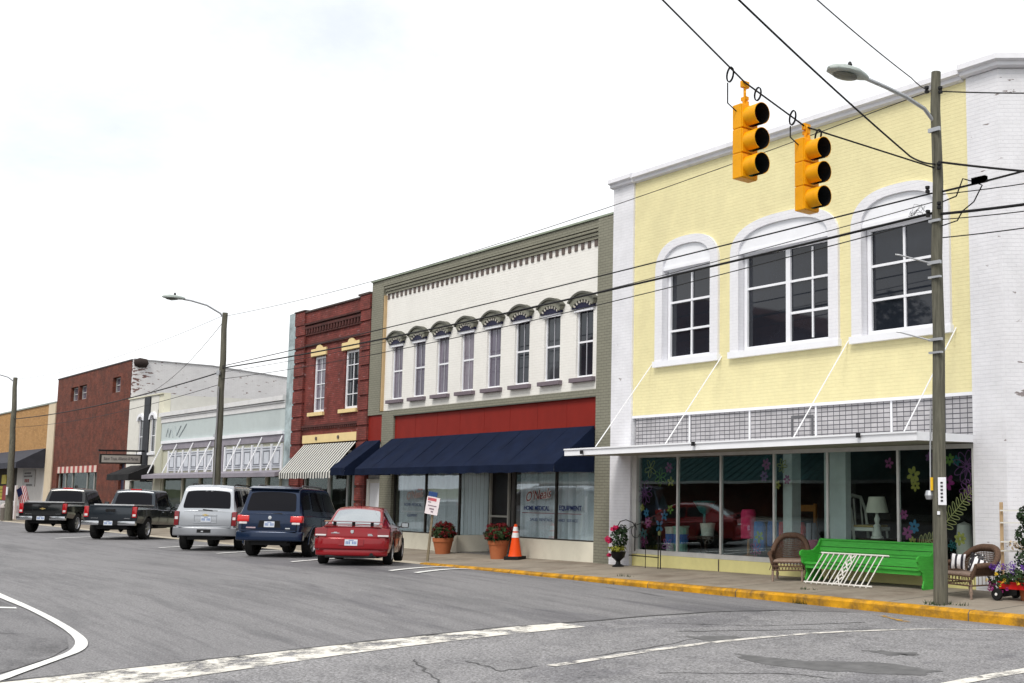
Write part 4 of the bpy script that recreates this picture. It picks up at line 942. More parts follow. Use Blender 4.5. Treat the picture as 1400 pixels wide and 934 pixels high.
# ================================================================== narrow cream shop
nb = building('narrow_cream_shop', 'narrow cream two storey shop squeezed beside the tall old brick store', -56)
m = MB(); wall_holes(m, -58.28, -53.97, 2.1, 5.9, [(-56.62, -55.95, 3.35, 4.95), (-54.85, -54.2, 3.35, 4.95)], D, .1); m.build('wall', CREAMS, nb)
for a, b in ((-56.62, -55.95), (-54.85, -54.2)):
    wv = window(nb, a+.01, b-.01, 3.36, 4.94, D+.08, rails=[4.1], fw=.045, depth=.05)
    MB().box(a-.15, b+.15, D-.06, D+.05, 3.24, 3.345).build('sill', WTRIM, wv)
    MB().band(arch(a-.16, b+.16, 4.82, .34, 14, 2), arch(a+.0, b-.0, 4.84, .18, 14, 2), D-.08, D+.05).build('window_hood', WTRIM, wv)
m = MB(); m.box(-55.82, -55.0, D-.05, D+.1, 2.05, 5.86); m.build('dark_panel', pmat('charcoal_panel', (.022,.024,.030), .6, var=.3), nb)
m = MB(); m.box(-53.96, -53.31, D+.02, D+.3, 4.87, 5.9); m.box(-58.28, -53.31, D-.06, D+.3, 5.901, 5.95); m.build('parapet', pmat('cream_parapet', (.70,.68,.55), .8, var=.08), nb)
awning(nb, -57.3, -53.98, 14.45, 2.8, 2.38, 2.12, BLKC, seam=1.1)
m = MB(); m.box(-58.28, -57.6, D+.01, D+.3, 0, 2.1); m.box(-54.2, -53.97, D+.01, D+.3, 0, 2.1); m.build('pier', CREAMS, nb)
m = MB(); m.quad((-57.6, D+.5, 0), (-54.2, D+.5, 0), (-54.2, D+.5, 2.2), (-57.6, D+.5, 2.2)); m.build('interior', DARK, nb)
MB().box(-57.6, -54.2, D+.1, D+.106, .3, 2.1).build('glass', GLASSF, nb)
shell(nb, -58.28, -53.32, 5.88, 5.3, CREAMS, depth=13)
# hanging sign
hs = thing('hanging_sign', 'grey lettered board sign hanging from a dark bracket above the pavement', 'sign', (-55.4, D, 3.4))
m = MB(); m.box(-55.45, -55.37, 13.58, D+.0, 3.385, 3.46); m.build('bracket', BLK, hs)
m = MB(); m.box(-55.45, -55.37, 13.64, 15.34, 2.84, 3.27); m.build('frame', pmat('dark_bronze', (.02,.018,.016), .5), hs)
m = MB(); m.box(-55.47, -55.35, 13.72, 15.26, 2.90, 3.21); bd = m.build('board', pmat('grey_sign_board', (.36,.33,.30), .7), hs)
text_obj('lettering', 'Baker Trask, Alliances & Market', .2, pmat('dark_sign_letter', (.06,.05,.06), .7), bd, (-55.348, 13.80, 3.0), (PI/2, 0, PI/2), width=1.36)
m = MB()
for y in (13.9, 15.1): m.box(-55.42, -55.40, y-.01, y+.01, 3.27, 3.385)
m.build('hanger', BLK, hs)

# ================================================================== tall old brick store
rb = building('old_brick_store', 'tall plain red brick store with three small upper windows and whitewashed side', -65)
wn = [(-69.2, -67.75), (-67.5, -66.05), (-61.3, -60.0)]
m = MB(); wall_holes(m, -72.1, -58.3, 0, 7.78, [(a, b, 6.40, 7.15) for a, b in wn]+[(-71.0, -63.1, .5, 2.9), (-59.35, -58.45, .0, 2.9)], D, .3); m.build('wall', BRK2, rb)
for a, b in wn: window(rb, a+.01, b-.01, 6.41, 7.14, D+.22, nx=2, nz=2, fw=.06, mw=.05, glass=LGLASS, frame=pmat('grey_sash', (.36,.36,.36), .6) if a < -69 else MATS['grey_sash'])
m = MB(); m.box(-72.15, -58.28, D-.03, D+.3, 7.78, 7.84); m.build('parapet_cap', pmat('dark_coping', (.07,.06,.06), .8), rb)
STR2 = stripes('red_cream_stripes', (.34,.05,.045), (.62,.52,.45), .9)
m = MB(); m.box(-71.0, -63.1, D-.02, D+.1, 2.56, 2.9); m.build('striped_band', STR2, rb)
m = MB()
for x in (-71.0, -69.6, -68.2, -65.3, -64.0, -63.17): m.box(x, x+.07, D+.1, D+.2, .5, 2.56)
f_ = m.build('shop_window', pmat('grey_shop_frame', (.42,.42,.40), .5), rb)
MB().box(-71, -63.1, D+.14, D+.148, .5, 2.56).build('glass', GLASSF, f_)
m = MB(); m.quad((-71.1, D+1, .3), (-63, D+1, .3), (-63, D+1, 3), (-71.1, D+1, 3)); m.build('interior', DARK, rb)
MB().box(-59.35, -58.45, D+.12, D+.2, .04, 2.9).build('door', pmat('navy_door', (.025,.028,.055), .5), rb)
# whitewashed side wall with sloping parapet
m = MB(); m.prism([(D+.02, 0), (D+13.5, 0), (D+13.5, 7.05), (D+7, 7.42), (D+3.5, 7.74), (D+.02, 7.8)], -58.32, -58.06, 'x'); m.build('side_wall', WHT2, rb)
m = MB(); m.prism([(D+.02, 7.80), (D+3.5, 7.745), (D+7, 7.425), (D+13.5, 7.055), (D+13.5, 7.10), (D+7, 7.47), (D+3.5, 7.79), (D+.02, 7.85)], -58.36, -58.02, 'x'); m.build('side_coping', pmat('grey_coping', (.35,.35,.36), .8), rb)
blob_ = MB(); 
m = MB(); m.lathe([(0, -.05), (.15, 0), (.24, .2), (.20, .5), (0, .6)], (-58.05, D+.05, 7.66), 12, 'y'); m.build('roof_tarp', pmat('black_roof_tarp', (.03,.022,.02), .8), rb, smooth=50)  # dark tarp-like lump over the roof corner
m = MB(); m.box(-72.1, -71.8, D+.3, D+13.5, 0, 7.7); m.box(-71.8, -58.32, D+13.2, D+13.5, 0, 7.0); m.build('rear_wall', BRK2, rb)
MB().box(-71.8, -58.33, D+.31, D+13.2, 6.6, 6.8).build('roof', ROOF, rb)
MB().box(-72.1, -58.33, D+.302, D+.5, 6.8, 7.76).build('parapet', BRK2, rb)

# ================================================================== tan brick store
tb = building('tan_brick_store', 'low tan brick store with dark slate awning at the end of the row', -84)
m = MB(); m.box(-100, -73.65, D, D+.3, 3.2, 6.5); m.build('wall', TANB, tb)
m = MB(); m.box(-73.65, -72.11, D-.05, D+.3, 0, 6.5); m.build('pier', pmat('cream_painted_pier', (.62,.52,.38), .7, var=.08), tb)
m = MB(); m.box(-100, -72.11, D-.07, D+.3, 6.5, 6.58); m.build('parapet_cap', pmat('grey_green_cap', (.30,.33,.30), .7), tb)
m = MB(); m.box(-80.8, -73.65, D+.02, D+.3, 0, 3.2); m.build('white_wall', pmat('grey_white_wall', (.55,.53,.51), .8, var=.08), tb)
awning(tb, -99, -73.75, 14.05, 4.0, 3.2, 2.87, SLATE, seam=0, sag=0)
m = MB(); m.box(-79.1, -76.0, D-.02, D+.02, 1.84, 2.80); sbd = m.build('sign_board', pmat('pale_grey_board', (.42,.41,.40), .7), tb)
BLT = pmat('black_lettering', (.05,.045,.05), .7)
m = MB()
for z, x0, x1 in ((2.62, -78.6, -76.9), (2.44, -78.7, -76.6), (1.93, -78.0, -76.5)): 
    for k in range(7): m.box(x0+(x1-x0)*k/7, x0+(x1-x0)*(k+.65)/7, D-.026, D-.021, z-.05, z+.05)
m.build('lettering', BLT, sbd)
m = MB(); 
for k in range(3): m.box(-78.5+.4*k, -78.2+.4*k, D-.026, D-.021, 2.08, 2.28)
m.build('red_lettering', REDP, sbd)
m = MB(); m.box(-100, -80.8, D+.12, D+.4, 0, 3.2); m.build('recess_wall', DARK, tb)
PSY = pmat('yellow_poster', (.60,.50,.06), .6); PSR = pmat('red_poster', (.38,.03,.03), .6)
MB().box(-85.3, -84.0, D+.06, D+.11, 2.0, 2.58).build('yellow_window_poster', PSY, tb); MB().box(-83.6, -82.6, D+.06, D+.11, 2.08, 2.58).build('yellow_window_poster', PSY, tb)
p_ = MB().box(-84.75, -82.5, D+.05, D+.11, .98, 1.9).build('price_poster', PSR, tb)
m = MB()
for k in range(4):
    z = 1.02+.22*k
    m.box(-86.2, -84.8, D+.05, D+.11, z, z+.19); m.box(-83.3, -82.55, D+.03, D+.049, z, z+.19)
m.build('poster_strip', PSY, p_)
MB().box(-86, -81.5, D-.1, D+.115, 0, .95).build('white_counter', pmat('white_enamel', (.62,.64,.66), .5), tb)
shell(tb, -100, -72.12, 6.3, 5.8, TANB, depth=13)
# ================================================================== utility poles with street lamps
def lamp_arm(t, path, head, nose, mt=STEEL):
    """curved arm, cobra head pointing along -Y"""
    MB().tube(path, .03, 8).build('lamp_arm', mt, t, smooth=50)
    # cobra head: flattened lofted shell along y
    m = MB(); n = 12; y0, y1 = head[1], nose[1]; z0, z1 = head[2], nose[2]; x = head[0]
    prof = [(0, .045, .05), (.12, .09, .075), (.4, .165, .10), (.7, .17, .10), (.9, .12, .07), (1., .03, .03)]
    vs = []
    for s, wd, h in prof:
        for k in range(n):
            a = 2*PI*k/n; zz = math.sin(a)*h; zz = zz if zz > 0 else zz*.45
            vs.append((x+wd*math.cos(a), y0+(y1-y0)*s, z0+(z1-z0)*s+zz+.02))
    fs = [(i*n+k, i*n+(k+1) % n, (i+1)*n+(k+1) % n, (i+1)*n+k) for i in range(len(prof)-1) for k in range(n)]+[tuple(range(n))[::-1], tuple((len(prof)-1)*n+k for k in range(n))]
    m.add(vs, fs); hd = m.build('lamp_head', pmat('lamp_grey', (.36,.40,.38), .5) if 'lamp_grey' not in MATS else MATS['lamp_grey'], t, smooth=60)
    m = MB(); ln = (y1-y0); 
    P = [(x+.135*math.cos(2*PI*k/16), y0+ln*(.58)+abs(ln)*.27*math.sin(2*PI*k/16), z0+(z1-z0)*.58-.035) for k in range(16)]
    m.add(P+[(x, y0+ln*.58, z0+(z1-z0)*.58-.075)], [(k, (k+1) % 16, 16) for k in range(16)]); m.build('lens', pmat('lamp_lens', (.10,.11,.09), .3) if 'lamp_lens' not in MATS else MATS['lamp_lens'], hd, smooth=60)
    MB().lathe([(.03, 0), (.035, .05), (.02, .09), (0, .1)], (x, y0+ln*.45, z0+(z1-z0)*.45+.105), 10).build('photocell', PLASB, hd)
def pole(label, base, top, r0, r1, lx=None):
    t = thing('utility_pole', label, 'pole', base, group='wooden utility poles with street lamps')
    n = 14; P = [Vector(base)+(Vector(top)-Vector(base))*i/n for i in range(n+1)]; P[0].z -= .15
    P = [p+Vector((.012*math.sin(i*1.3), .012*math.cos(i*1.7), 0))*(1 if 0 < i < n else 0) for i, p in enumerate(P)]
    MB().tube(P, [r0+(r1-r0)*i/n for i in range(n+1)], 16).build('post', WOODP, t, smooth=50)
    return t
p1 = pole('nearest wooden utility pole with curved lamp arm, standing before the yellow shop', (-9.94, 13.39, .14), (-9.85, 13.39, 8.12), .108, .073)
lamp_arm(p1, [(-9.87, 13.39, 7.20), (-9.88, 13.33, 7.36), (-9.90, 13.15, 7.50), (-9.93, 12.75, 7.59), (-9.94, 12.3, 7.625), (-9.94, 11.78, 7.64)], (-9.94, 11.86, 7.62), (-9.94, 11.05, 7.56))
for bx in ((-9.95, -9.74, 13.29, 13.33, 7.17, 7.23), (-9.99, -9.76, 13.27, 13.32, 5.14, 5.19), (-9.98, -9.76, 13.27, 13.32, 4.93, 4.96), (-9.99, -9.76, 13.27, 13.32, 2.99+1.0, 3.03+1.0), (-9.99, -9.76, 13.27, 13.32, 3.80, 3.83), (-9.96, -9.76, 13.28, 13.32, 5.78, 5.82)): MB().box(*bx).build('band_clamp', STEEL, p1)
for z in (5.22, 4.05): 
    MB().tube([(-9.93, 13.30, z-.06), (-10.3, 13.0, z+.08), (-10.35, 12.97, z+.09)], .012, 6).build('guy_bracket', STEEL, p1)
MB().box(-9.865, -9.725, 13.275, 13.29, 1.58, 1.98).build('notice_card', pmat('white_notice', (.80,.80,.84), .6), p1, bevel=.004)
m = MB()
for k in range(6): m.box(-9.815, -9.775, 13.268, 13.274, 1.63+.052*k, 1.655+.052*k)
m.build('notice_mark', BLT, p1)
MB().box(-9.995, -9.955, 13.268, 13.285, 1.79, 1.98).build('yellow_tag', pmat('yellow_tag', (.75,.45,.02), .5), p1)
MB().box(-9.885, -9.845, 13.275, 13.292, 1.44, 1.49).build('small_tag', WTRIM, p1)
m = MB(); m.lathe([(.05, -.06), (.07, 0), (.05, .07)], (-10.045, 13.31, 1.72), 10); m.build('meter_box', STEEL, p1)
MB().tube([(-10.045, 13.34, 1.7), (-10.04, 13.34, 2.3), (-10.02, 13.34, 3.0)], .014, 6).build('conduit', STEEL, p1)
m = MB()
for x, y, z in ((-9.98, 13.32, 7.86), (-9.74, 13.34, 7.80), (-9.98, 13.3, 6.3), (-9.98, 13.3, 5.93), (-9.76, 13.3, 6.62), (-9.77, 13.3, 6.02)):
    m.lathe([(.0, -.06), (.035, -.05), (.035, -.015), (.02, 0), (.035, .015), (.035, .05), (0, .06)], (x, y, z), 10)
m.build('insulator', PLASB, p1, smooth=40)
m = MB()
for k in range(4):
    a = random.uniform(0, 6); P = [(-10.25+.18*math.sin(i*.9+a)*random.uniform(.6, 1), 13.38, 6.17-.1*abs(math.sin(i*.7+a))-.16*random.random()) for i in range(7)]
    m.tube(P, .0035, 4)
m.build('wire_coil', CABLE, p1)
p2 = pole('wooden lamp pole rising behind the silver SUV before the blue shop', (-39.71, 13.3, .04), (-39.70, 13.3, 7.74), .14, .085)
lamp_arm(p2, [(-39.70, 13.28, 7.50), (-39.70, 13.15, 7.70), (-39.70, 12.7, 7.93), (-39.70, 12.2, 8.03), (-39.70, 11.95, 8.05)], (-39.70, 12.0, 8.04), (-39.70, 11.3, 8.04))
m = MB(); m.box(-39.83, -39.57, 13.16, 13.2, 5.6, 5.75); m.box(-39.8, -39.6, 13.16, 13.2, 3.5, 3.6); m.build('band_clamp', STEEL, p2)
MB().tube([(-39.60, 13.19, .1), (-39.60, 13.18, 5.2)], .025, 6).build('conduit', STEEL, p2)
p3 = pole('farthest wooden lamp pole, at the left edge beside the trash bin', (-70.4, 13.25, .04), (-71.2, 13.25, 7.70), .19, .10)
lamp_arm(p3, [(-71.15, 13.22, 7.45), (-71.15, 12.9, 7.70), (-71.15, 12.3, 7.86), (-71.15, 11.6, 7.9)], (-71.15, 11.7, 7.9), (-71.15, 11.0, 7.9))
MB().box(-70.4, -70.2, 13.05, 13.10, 1.4, 1.82).build('notice_card', WTRIM, p3)
p4 = thing('utility_pole', 'wooden utility pole on the side street corner right of the shop', 'pole', (-2.6, 13.75, .1), group='wooden utility poles with street lamps')
MB().tube([(-2.6, 13.75, -.1), (-2.6, 13.75, 8.3)], [.12, .09], 14).build('post', WOODP, p4, smooth=50)

# ------------------------------------------------------------------ overhead cables
def cable(label, pts, r=.012, sag=0, n=18, kinds='overhead_cable', extra=None):
    P = []
    for a, b in zip(pts, pts[1:]):
        for i in range(n):
            t = i/n; p = Vector(a).lerp(Vector(b), t); p.z -= sag*4*t*(1-t); P.append(p)
    P.append(Vector(pts[-1]))
    m = MB().tube(P, r, 6)
    o = m.build(kinds, CABLE, smooth=60); tag(o, label, 'cable', 'overhead cables along and across the street'); return o
cable('thick black cable running from the near pole to the second pole', [(-9.95, 13.36, 5.94), (-39.75, 13.28, 5.84)], .021, .17)
cable('thin cable above the thick one between the near and second poles', [(-9.95, 13.37, 6.25), (-39.72, 13.27, 5.90)], .013, .05)
cable('faint lowest cable below the thick one between the near and second poles', [(-9.95, 13.38, 5.86), (-39.7, 13.26, 5.46)], .009, .28)
cable('highest thin wire from the near pole top to the second pole top', [(-9.9, 13.39, 7.86), (-39.7, 13.3, 7.62)], .007, .36)
cable('second wire under the window heads between near and second poles', [(-9.95, 13.4, 6.12), (-39.7, 13.29, 5.7)], .007, .25)
cable('black cable from the second pole to the farthest pole', [(-39.75, 13.3, 5.72), (-70.9, 13.27, 5.45)], .022, .25)
cable('thin wire from the second pole top to the old brick store', [(-39.7, 13.3, 7.5), (-58.1, 16.3, 6.3)], .009, .3)
cable('thin lower wire from the second pole to the far pole', [(-39.72, 13.29, 5.3), (-70.9, 13.26, 5.0)], .010, .3)
cable('faint wire from the far pole top to the second pole top', [(-39.7, 13.31, 7.68), (-71.2, 13.27, 7.62)], .006, .4)
sp = cable('span wire that carries both yellow traffic signals across the street', [(-9.87, 13.36, 6.62), (-10.36, 11.02, 6.84), (-10.62, 10.10, 7.31), (-10.67, 8.69, 8.05), (-10.84, 4.49, 10.2), (-11.2, -6.5, 12.0)], .012, .0, 10)
cable('dark cable crossing the sky to the right of the signals', [(-9.86, 13.35, 6.68), (-9.52, 12.3, 6.50), (-8.73, 8.21, 7.27), (-7.57, 2.09, 8.44), (-6, -6.5, 10)], .013, .03)
cable('thin wire from the sky to the near pole top insulator', [(-9.97, 13.3, 7.86), (-9.41, 12.21, 7.60), (-8.13, 8.82, 7.29), (-6.2, 3.75, 6.9), (-4, -6, 7.5)], .008, .02)
for (b, lb, r, a) in (((-6.65,13.43,5.82), 'uppermost dark cable right of the near pole', .018, (-9.8,13.35,6.70)), ((-6.61,13.39,6.37), 'thick cable with splice box rising right from the near pole', .016, (-9.76,13.37,6.24)), ((-6.63,13.42,6.02), 'thin wire just under the splice box right of the near pole', .008, (-9.76,13.38,6.20)), ((-6.66,13.44,5.73), 'thick black cable leaving the near pole to the right', .022, (-9.78,13.36,5.90)), ((-6.66,13.45,5.62), 'thin wire under the thick cable right of the near pole', .008, (-9.78,13.39,5.82)), ((-6.68,13.46,5.43), 'lowest thin wire right of the near pole', .009, (-9.77,13.38,5.54)), ((-6.56,13.35,6.96), 'topmost thin wire right of the near pole', .010, (-9.78,13.38,7.80))):
    e = Vector(a)+(Vector(b)-Vector(a))*2.25; e.x = -2.65; e.y = 13.72
    o = cable(lb, [a, b, tuple(e)], r, .03)
    if 'splice' in lb: MB().box(-9.22, -8.98, 13.34, 13.41, 6.24, 6.33).build('splice_box', STEEL, o, world=False)
cable('looping jumper cable hanging between the wires right of the near pole', [(-9.75, 13.36, 6.08), (-9.5, 13.36, 6.12), (-9.38, 13.36, 6.36), (-9.2, 13.37, 6.28), (-9.05, 13.37, 6.2), (-9.2, 13.37, 5.98), (-9.4, 13.37, 5.88), (-9.5, 13.37, 5.75), (-9.78, 13.37, 5.72)], .010, .0, 4)

# ------------------------------------------------------------------ traffic signals
def signal(label, top, wire_z, scale=1.0):
    x, y, z = top
    t = thing('traffic_signal', label, 'traffic light', (x, y, z-1.08), group='yellow traffic signals on the span wire')
    H = 1.03; W_ = .30; DP = .17
    m = MB()
    for k in range(3):
        z0 = z-H+.343*k
        m.box(x-DP/2, x+DP/2, y-W_/2, y+W_/2, z0+.002, z0+.339)
    m.box(x-DP/2+.01, x+DP/2-.01, y-W_/2+.01, y+W_/2-.01, z-H+.01, z-.01)
    hs_ = m.build('housing', SIGY, t, bevel=.012)
    for k in range(3):
        zc = z-H+.343*k+.170
        # door plate
        MB().box(x+DP/2, x+DP/2+.022, y-W_/2+.008, y+W_/2-.008, zc-.160, zc+.160).build('door', SIGY, t, bevel=.008)
        # visor: open at the bottom rear, tunnel shape
        n = 28; m = MB(); vs = []; R = .140; ln = .25
        for i in range(n+1):
            a = -PI/2+.30+(2*PI-.60)*i/n
            cut = ln*(1-.14*(1-math.sin(a))/2)
            for (r, xx) in ((R, 0), (R+.004, cut), (R-.004, cut), (R-.008, 0)):
                vs.append((x+DP/2+.02+xx, y+r*math.cos(a), zc+r*math.sin(a)-.10*0))
        fo = [(i*4, i*4+1, i*4+5, i*4+4) for i in range(n)]
        m.add(vs, fo+[(i*4+1, i*4+2, i*4+6, i*4+5) for i in range(n)])
        m.build('visor', SIGY, t, smooth=50, fix=False)
        m2 = MB(); m2.add(vs, [(i*4+2, i*4+3, i*4+7, i*4+6) for i in range(n)]); m2.build('visor_lining', PLASB, t, smooth=50, fix=False)
        lc = ((.10,.012,.008), (.10,.06,.008), (.012,.06,.03))[2-k]
        nm = 'lens_%s' % 'rag'[2-k]
        MB().lathe([(.0, .035), (.08, .028), (.135, .008), (.14, .0)], (x+DP/2+.024, y, zc), 20, 'x').build('lens', MATS.get(nm) or pmat(nm, lc, .2), t, smooth=60)
    m = MB(); m.tube([(x, y, z-.02), (x, y, z+.10)], .035, 8); m.box(x-.05, x+.05, y-.03, y+.03, z+.08, z+.13); m.tube([(x, y, z+.12), (x, y, wire_z+.03)], .02, 8); m.box(x-.03, x+.03, y-.06, y+.06, wire_z-.04, wire_z+.05); m.tube([(x+.05, y-.05, z+.05), (x+.07, y-.06, z+.16), (x+.03, y-.02, z+.2)], .012, 5); m.lathe([(0, -.05), (.045, -.05), (.045, .03), (0, .04)], (x+.02, y, z+.03), 10)
    m.build('hanger', SIGY, t, bevel=.004)
    for dy, rr in ((-.28, .095), (.24, .085)):
        P = [(x+.03*math.sin(a), y+dy+.055*math.cos(a), wire_z-.06+(0 if dy > 0 else .14)-.0+rr*math.sin(a)) for a in [2*PI*i/16 for i in range(16)]]
        m = MB(); m.tube(P, .008, 5, closed=True); m.tube([(p[0]+.008, p[1]+.008, p[2]-.008) for p in P], .007, 5, closed=True)
        m.build('cable_loop', CABLE, t, smooth=60)
    MB().tube([(x, y-.32, wire_z-.05), (x-.02, y-.30, z-.02), (x-.01, y-.15, z-.10), (x, y-.03, z+.02)], .010, 5).build('feed_cable', CABLE, t, smooth=60)
signal('left and higher of the two yellow traffic signals hanging over the street', (-10.66, 10.14, 6.99), 7.29)
signal('right and lower of the two yellow traffic signals, nearer the pole', (-10.38, 11.06, 6.66), 6.84)

# ================================================================== plants
def leaf_mat(name, col, var=.35):
    return MATS.get(name) or pmat(name, col, .6, var=var, vscale=14)
LEAF = leaf_mat('geranium_leaf', (.022,.045,.013)); DLEAF = leaf_mat('dark_leaf', (.020,.042,.016)); YLEAF = leaf_mat('lime_leaf', (.20,.20,.02)); REDF = leaf_mat('red_petal', (.15,.006,.010)); PINKF = leaf_mat('pink_petal', (.62,.03,.12)); PURF = leaf_mat('purple_petal', (.12,.04,.30)); YELF = leaf_mat('yellow_petal', (.6,.4,.03)); MAGF = leaf_mat('magenta_petal', (.30,.03,.18))
def cloud(m, c, rad, n, size, seed, up=.3, shellf=.5):
    R = random.Random(seed)
    for _ in range(n):
        while True:
            p = Vector((R.uniform(-1, 1), R.uniform(-1, 1), R.uniform(-1, 1)))
            if p.length <= 1 and (p.length > shellf or R.random() < .35): break
        q = Vector((c[0]+p.x*rad[0], c[1]+p.y*rad[1], c[2]+p.z*rad[2]))
        nrm = (p+Vector((R.uniform(-.7, .7), R.uniform(-.7, .7), R.uniform(-.3, .9+up)))).normalized()
        a = nrm.cross(Vector((R.random(), R.random(), R.random()+.1))).normalized(); b = nrm.cross(a)
        s = size*R.uniform(.6, 1.3)
        m.add([q-a*s-b*s*.15, q-b*s*.55+nrm*s*.15, q+a*s, q+b*s*.55+nrm*s*.15], [(0, 1, 2, 3)])
    return m
TERRA = pmat('terracotta', (.42,.135,.055), .8, var=.14, vscale=4, dirt=.35, dirtcol=(.25,.12,.07))
def potplant(label, x, y, z, rt, rb, h, seed, wide=1.0):
    t = thing('flower_pot', label, 'flower pot', (x, y, z), group='terracotta flower pots')
    MB().lathe([(0, 0), (rb, 0), (rt*.94, h-.10), (rt, h-.10), (rt*1.02, h), (rt*.9, h), (rt*.85, h-.05), (0, h-.05)], (x, y, z), 28).build('pot', TERRA, t, smooth=40)
    m = MB()
    for k in range(9):
        a = k*.7; m.tube([(x, y, z+h-.06), (x+.2*wide*math.cos(a), y+.2*wide*math.sin(a), z+h+.18)], .008, 5)
    m.build('stems', DLEAF, t)
    m = cloud(MB(), (x, y, z+h+.15), (.40*wide, .38*wide, .24), 620, .05, seed); m.build('leaves', LEAF, t, fix=False)
    m = MB(); R = random.Random(seed+1)
    for k in range(75):
        a = R.uniform(0, 6.28); e = R.uniform(-.4, 1.2); r = R.uniform(.85, 1.1)
        cloud(m, (x+.38*wide*r*math.cos(a)*math.cos(e), y+.36*wide*r*math.sin(a)*math.cos(e), z+h+.15+.26*r*math.sin(e)), (.05, .05, .04), 22, .022, seed+k+5)
    m.build('flowers', REDF, t, fix=False)
potplant('terracotta pot of dark red flowers behind the leaning sign', -27.45, 15.02, .055, .27, .185, .43, 1, .85)
potplant('terracotta pot of red flowers right beside the orange traffic cone', -24.55, 14.95, .06, .26, .185, .46, 3, 1.0)
# traffic cone
x, y, z = -23.95, 15.05, .063
t = thing('traffic_cone', 'orange traffic cone with two white bands on a black base', 'cone', (x, y, z))
MB().obox((x, y, z+.045), (.40, .40, .09), Matrix.Rotation(.5, 3, 'Z')).build('base', RUBBER, t, bevel=.02)
CO = pmat('cone_orange', (.78,.075,.008), .5, var=.08)
def conr(h): return .155-.125*h/.78
MB().lathe([(.17, .09), (conr(0), .12)]+[(conr(h), .12+h) for h in (.1,.2,.3,.4,.5,.6,.7,.74)]+[(0, .87)], (x, y, z), 28).build('body', CO, t, smooth=40)
m = MB()
for a, b in ((.42, .54), (.575, .68)): m.lathe([(conr(a)+.002, .12+a), (conr(a)+.006, .12+a), (conr(b)+.006, .12+b), (conr(b)+.002, .12+b)], (x, y, z), 28)
m.build('reflective_band', pmat('cone_white', (.75,.75,.76), .5), t, smooth=40)
# leaning sign
t = thing('leaning_sign', 'small white and red notice leaning on a wooden stake by the kerb', 'sign', (-25.2, 13.38, .05))
up_ = (Vector((-24.93, 13.38, 1.6))-Vector((-25.2, 13.38, .05)))
b_ = Vector((-25.2, 13.38, .05)); a_ = math.atan2(up_.x, up_.z)
MB().tube([b_-Vector((0, 0, .06)), b_+up_*.72], .035, 4).build('stake', pmat('stake_wood', (.26,.22,.15), .9, var=.25, vscale=8), t)
RT = Matrix.Rotation(a_, 3, 'Y')
RZ_ = Matrix.Rotation(math.radians(28), 3, 'Z')
RR = RZ_ @ RT
cc = b_+up_*.86+Vector((.03, -.045, 0))
MB().obox(cc, (.36, .014, .42), RR).build('board', pmat('sign_white', (.78,.72,.74), .6), t)
m = MB(); f_ = lambda u, v, d=-.009: cc+RR@Vector((u, d, v))
m.obox(f_(-.03, .15), (.24, .004, .07), RR); m.build('red_heading', pmat('sign_red', (.55,.12,.14), .6), t)
m = MB()
for u, v, w_, h in ((-.10, .165, .08, .02), (-.09, .08, .08, .02), (.0, .0, .24, .018), (.0, -.075, .13, .03), (.02, -.14, .06, .03)): m.obox(f_(u, v, -.012), (w_, .003, h), RR)
m.build('printing', pmat('faint_print', (.22,.16,.2), .7), t)
MB().obox(b_+up_*1.04+Vector((-.03, -.03, 0)), (.24, .012, .11), RR).build('blue_plate', pmat('sign_blue', (.03,.07,.20), .6), t)
# black urn with flowers
x, y, z = -19.85, 15.08, sw(-19.8)+.02
t = thing('urn_planter', 'black pedestal urn with pink and lime plants by the white pier', 'planter', (x, y, z))
MB().lathe([(0, 0), (.13, 0), (.13, .03), (.06, .06), (.045, .12), (.07, .15), (.14, .21), (.16, .30), (.175, .33), (.15, .33), (.13, .26), (0, .26)], (x, y, z), 24).build('urn', BLK, t, smooth=40)
m = MB(); cloud(m, (x+.02, y, z+.62), (.20, .18, .24), 260, .045, 21); cloud(m, (x+.15, y, z+.8), (.14, .1, .12), 60, .05, 22); m.build('leaves', DLEAF, t, fix=False)
cloud(MB(), (x+.02, y-.05, z+.40), (.21, .18, .07), 160, .04, 23).build('lime_leaves', YLEAF, t, fix=False)
m = MB()
for dx, dy, dz, s in ((-.24, -.1, .60, .085), (-.18, -.12, .55, .06), (.02, -.1, .86, .06), (-.05, -.12, .82, .05), (-.26, -.05, .25, .05)): cloud(m, (x+dx, y+dy, z+dz), (s, s, s*.7), 60, .035, int(dx*100)+60)
m.build('flowers', PINKF, t, fix=False)
# wrought iron plant rack by the shop window
t = thing('iron_plant_rack', 'thin black curly wrought iron rack behind the black urn', 'rack', (-19.2, 15.25, .1))
m = MB()
def zz(x): return sw(x)+.02
for xx in (-18.62, -18.54): m.tube([(xx, 15.2, zz(xx)), (xx, 15.2, .82)], .012, 5)
m.tube([(-20.02, 15.2, zz(-20)), (-20.05, 15.2, .75), (-20.05, 15.2, .96), (-19.95, 15.2, 1.08), (-19.75, 15.2, 1.12), (-19.5, 15.2, 1.06), (-19.42, 15.2, .98)], .011, 5)
m.tube([(-19.42, 15.2, .45), (-19.42, 15.2, 1.06)], .014, 5); m.tube([(-19.62, 15.2, .36), (-18.6, 15.2, .35)], .012, 5); m.tube([(-19.05, 15.2, zz(-19)), (-19.05, 15.2, .85)], .009, 5)
P = [(-19.42+.19*math.cos(a)*(.3+.7*a/6), 15.2, .90+.19*math.sin(a)*(.3+.7*a/6)) for a in [i*.45 for i in range(14)]]; m.tube(P, .008, 5)
m.tube([(-19.95, 15.2, .98), (-19.7, 15.2, .9), (-19.55, 15.2, .97), (-19.2, 15.2, 1.06), (-19.0, 15.2, 1.04)], .008, 5)
m.build('frame', BLK, t, smooth=50)
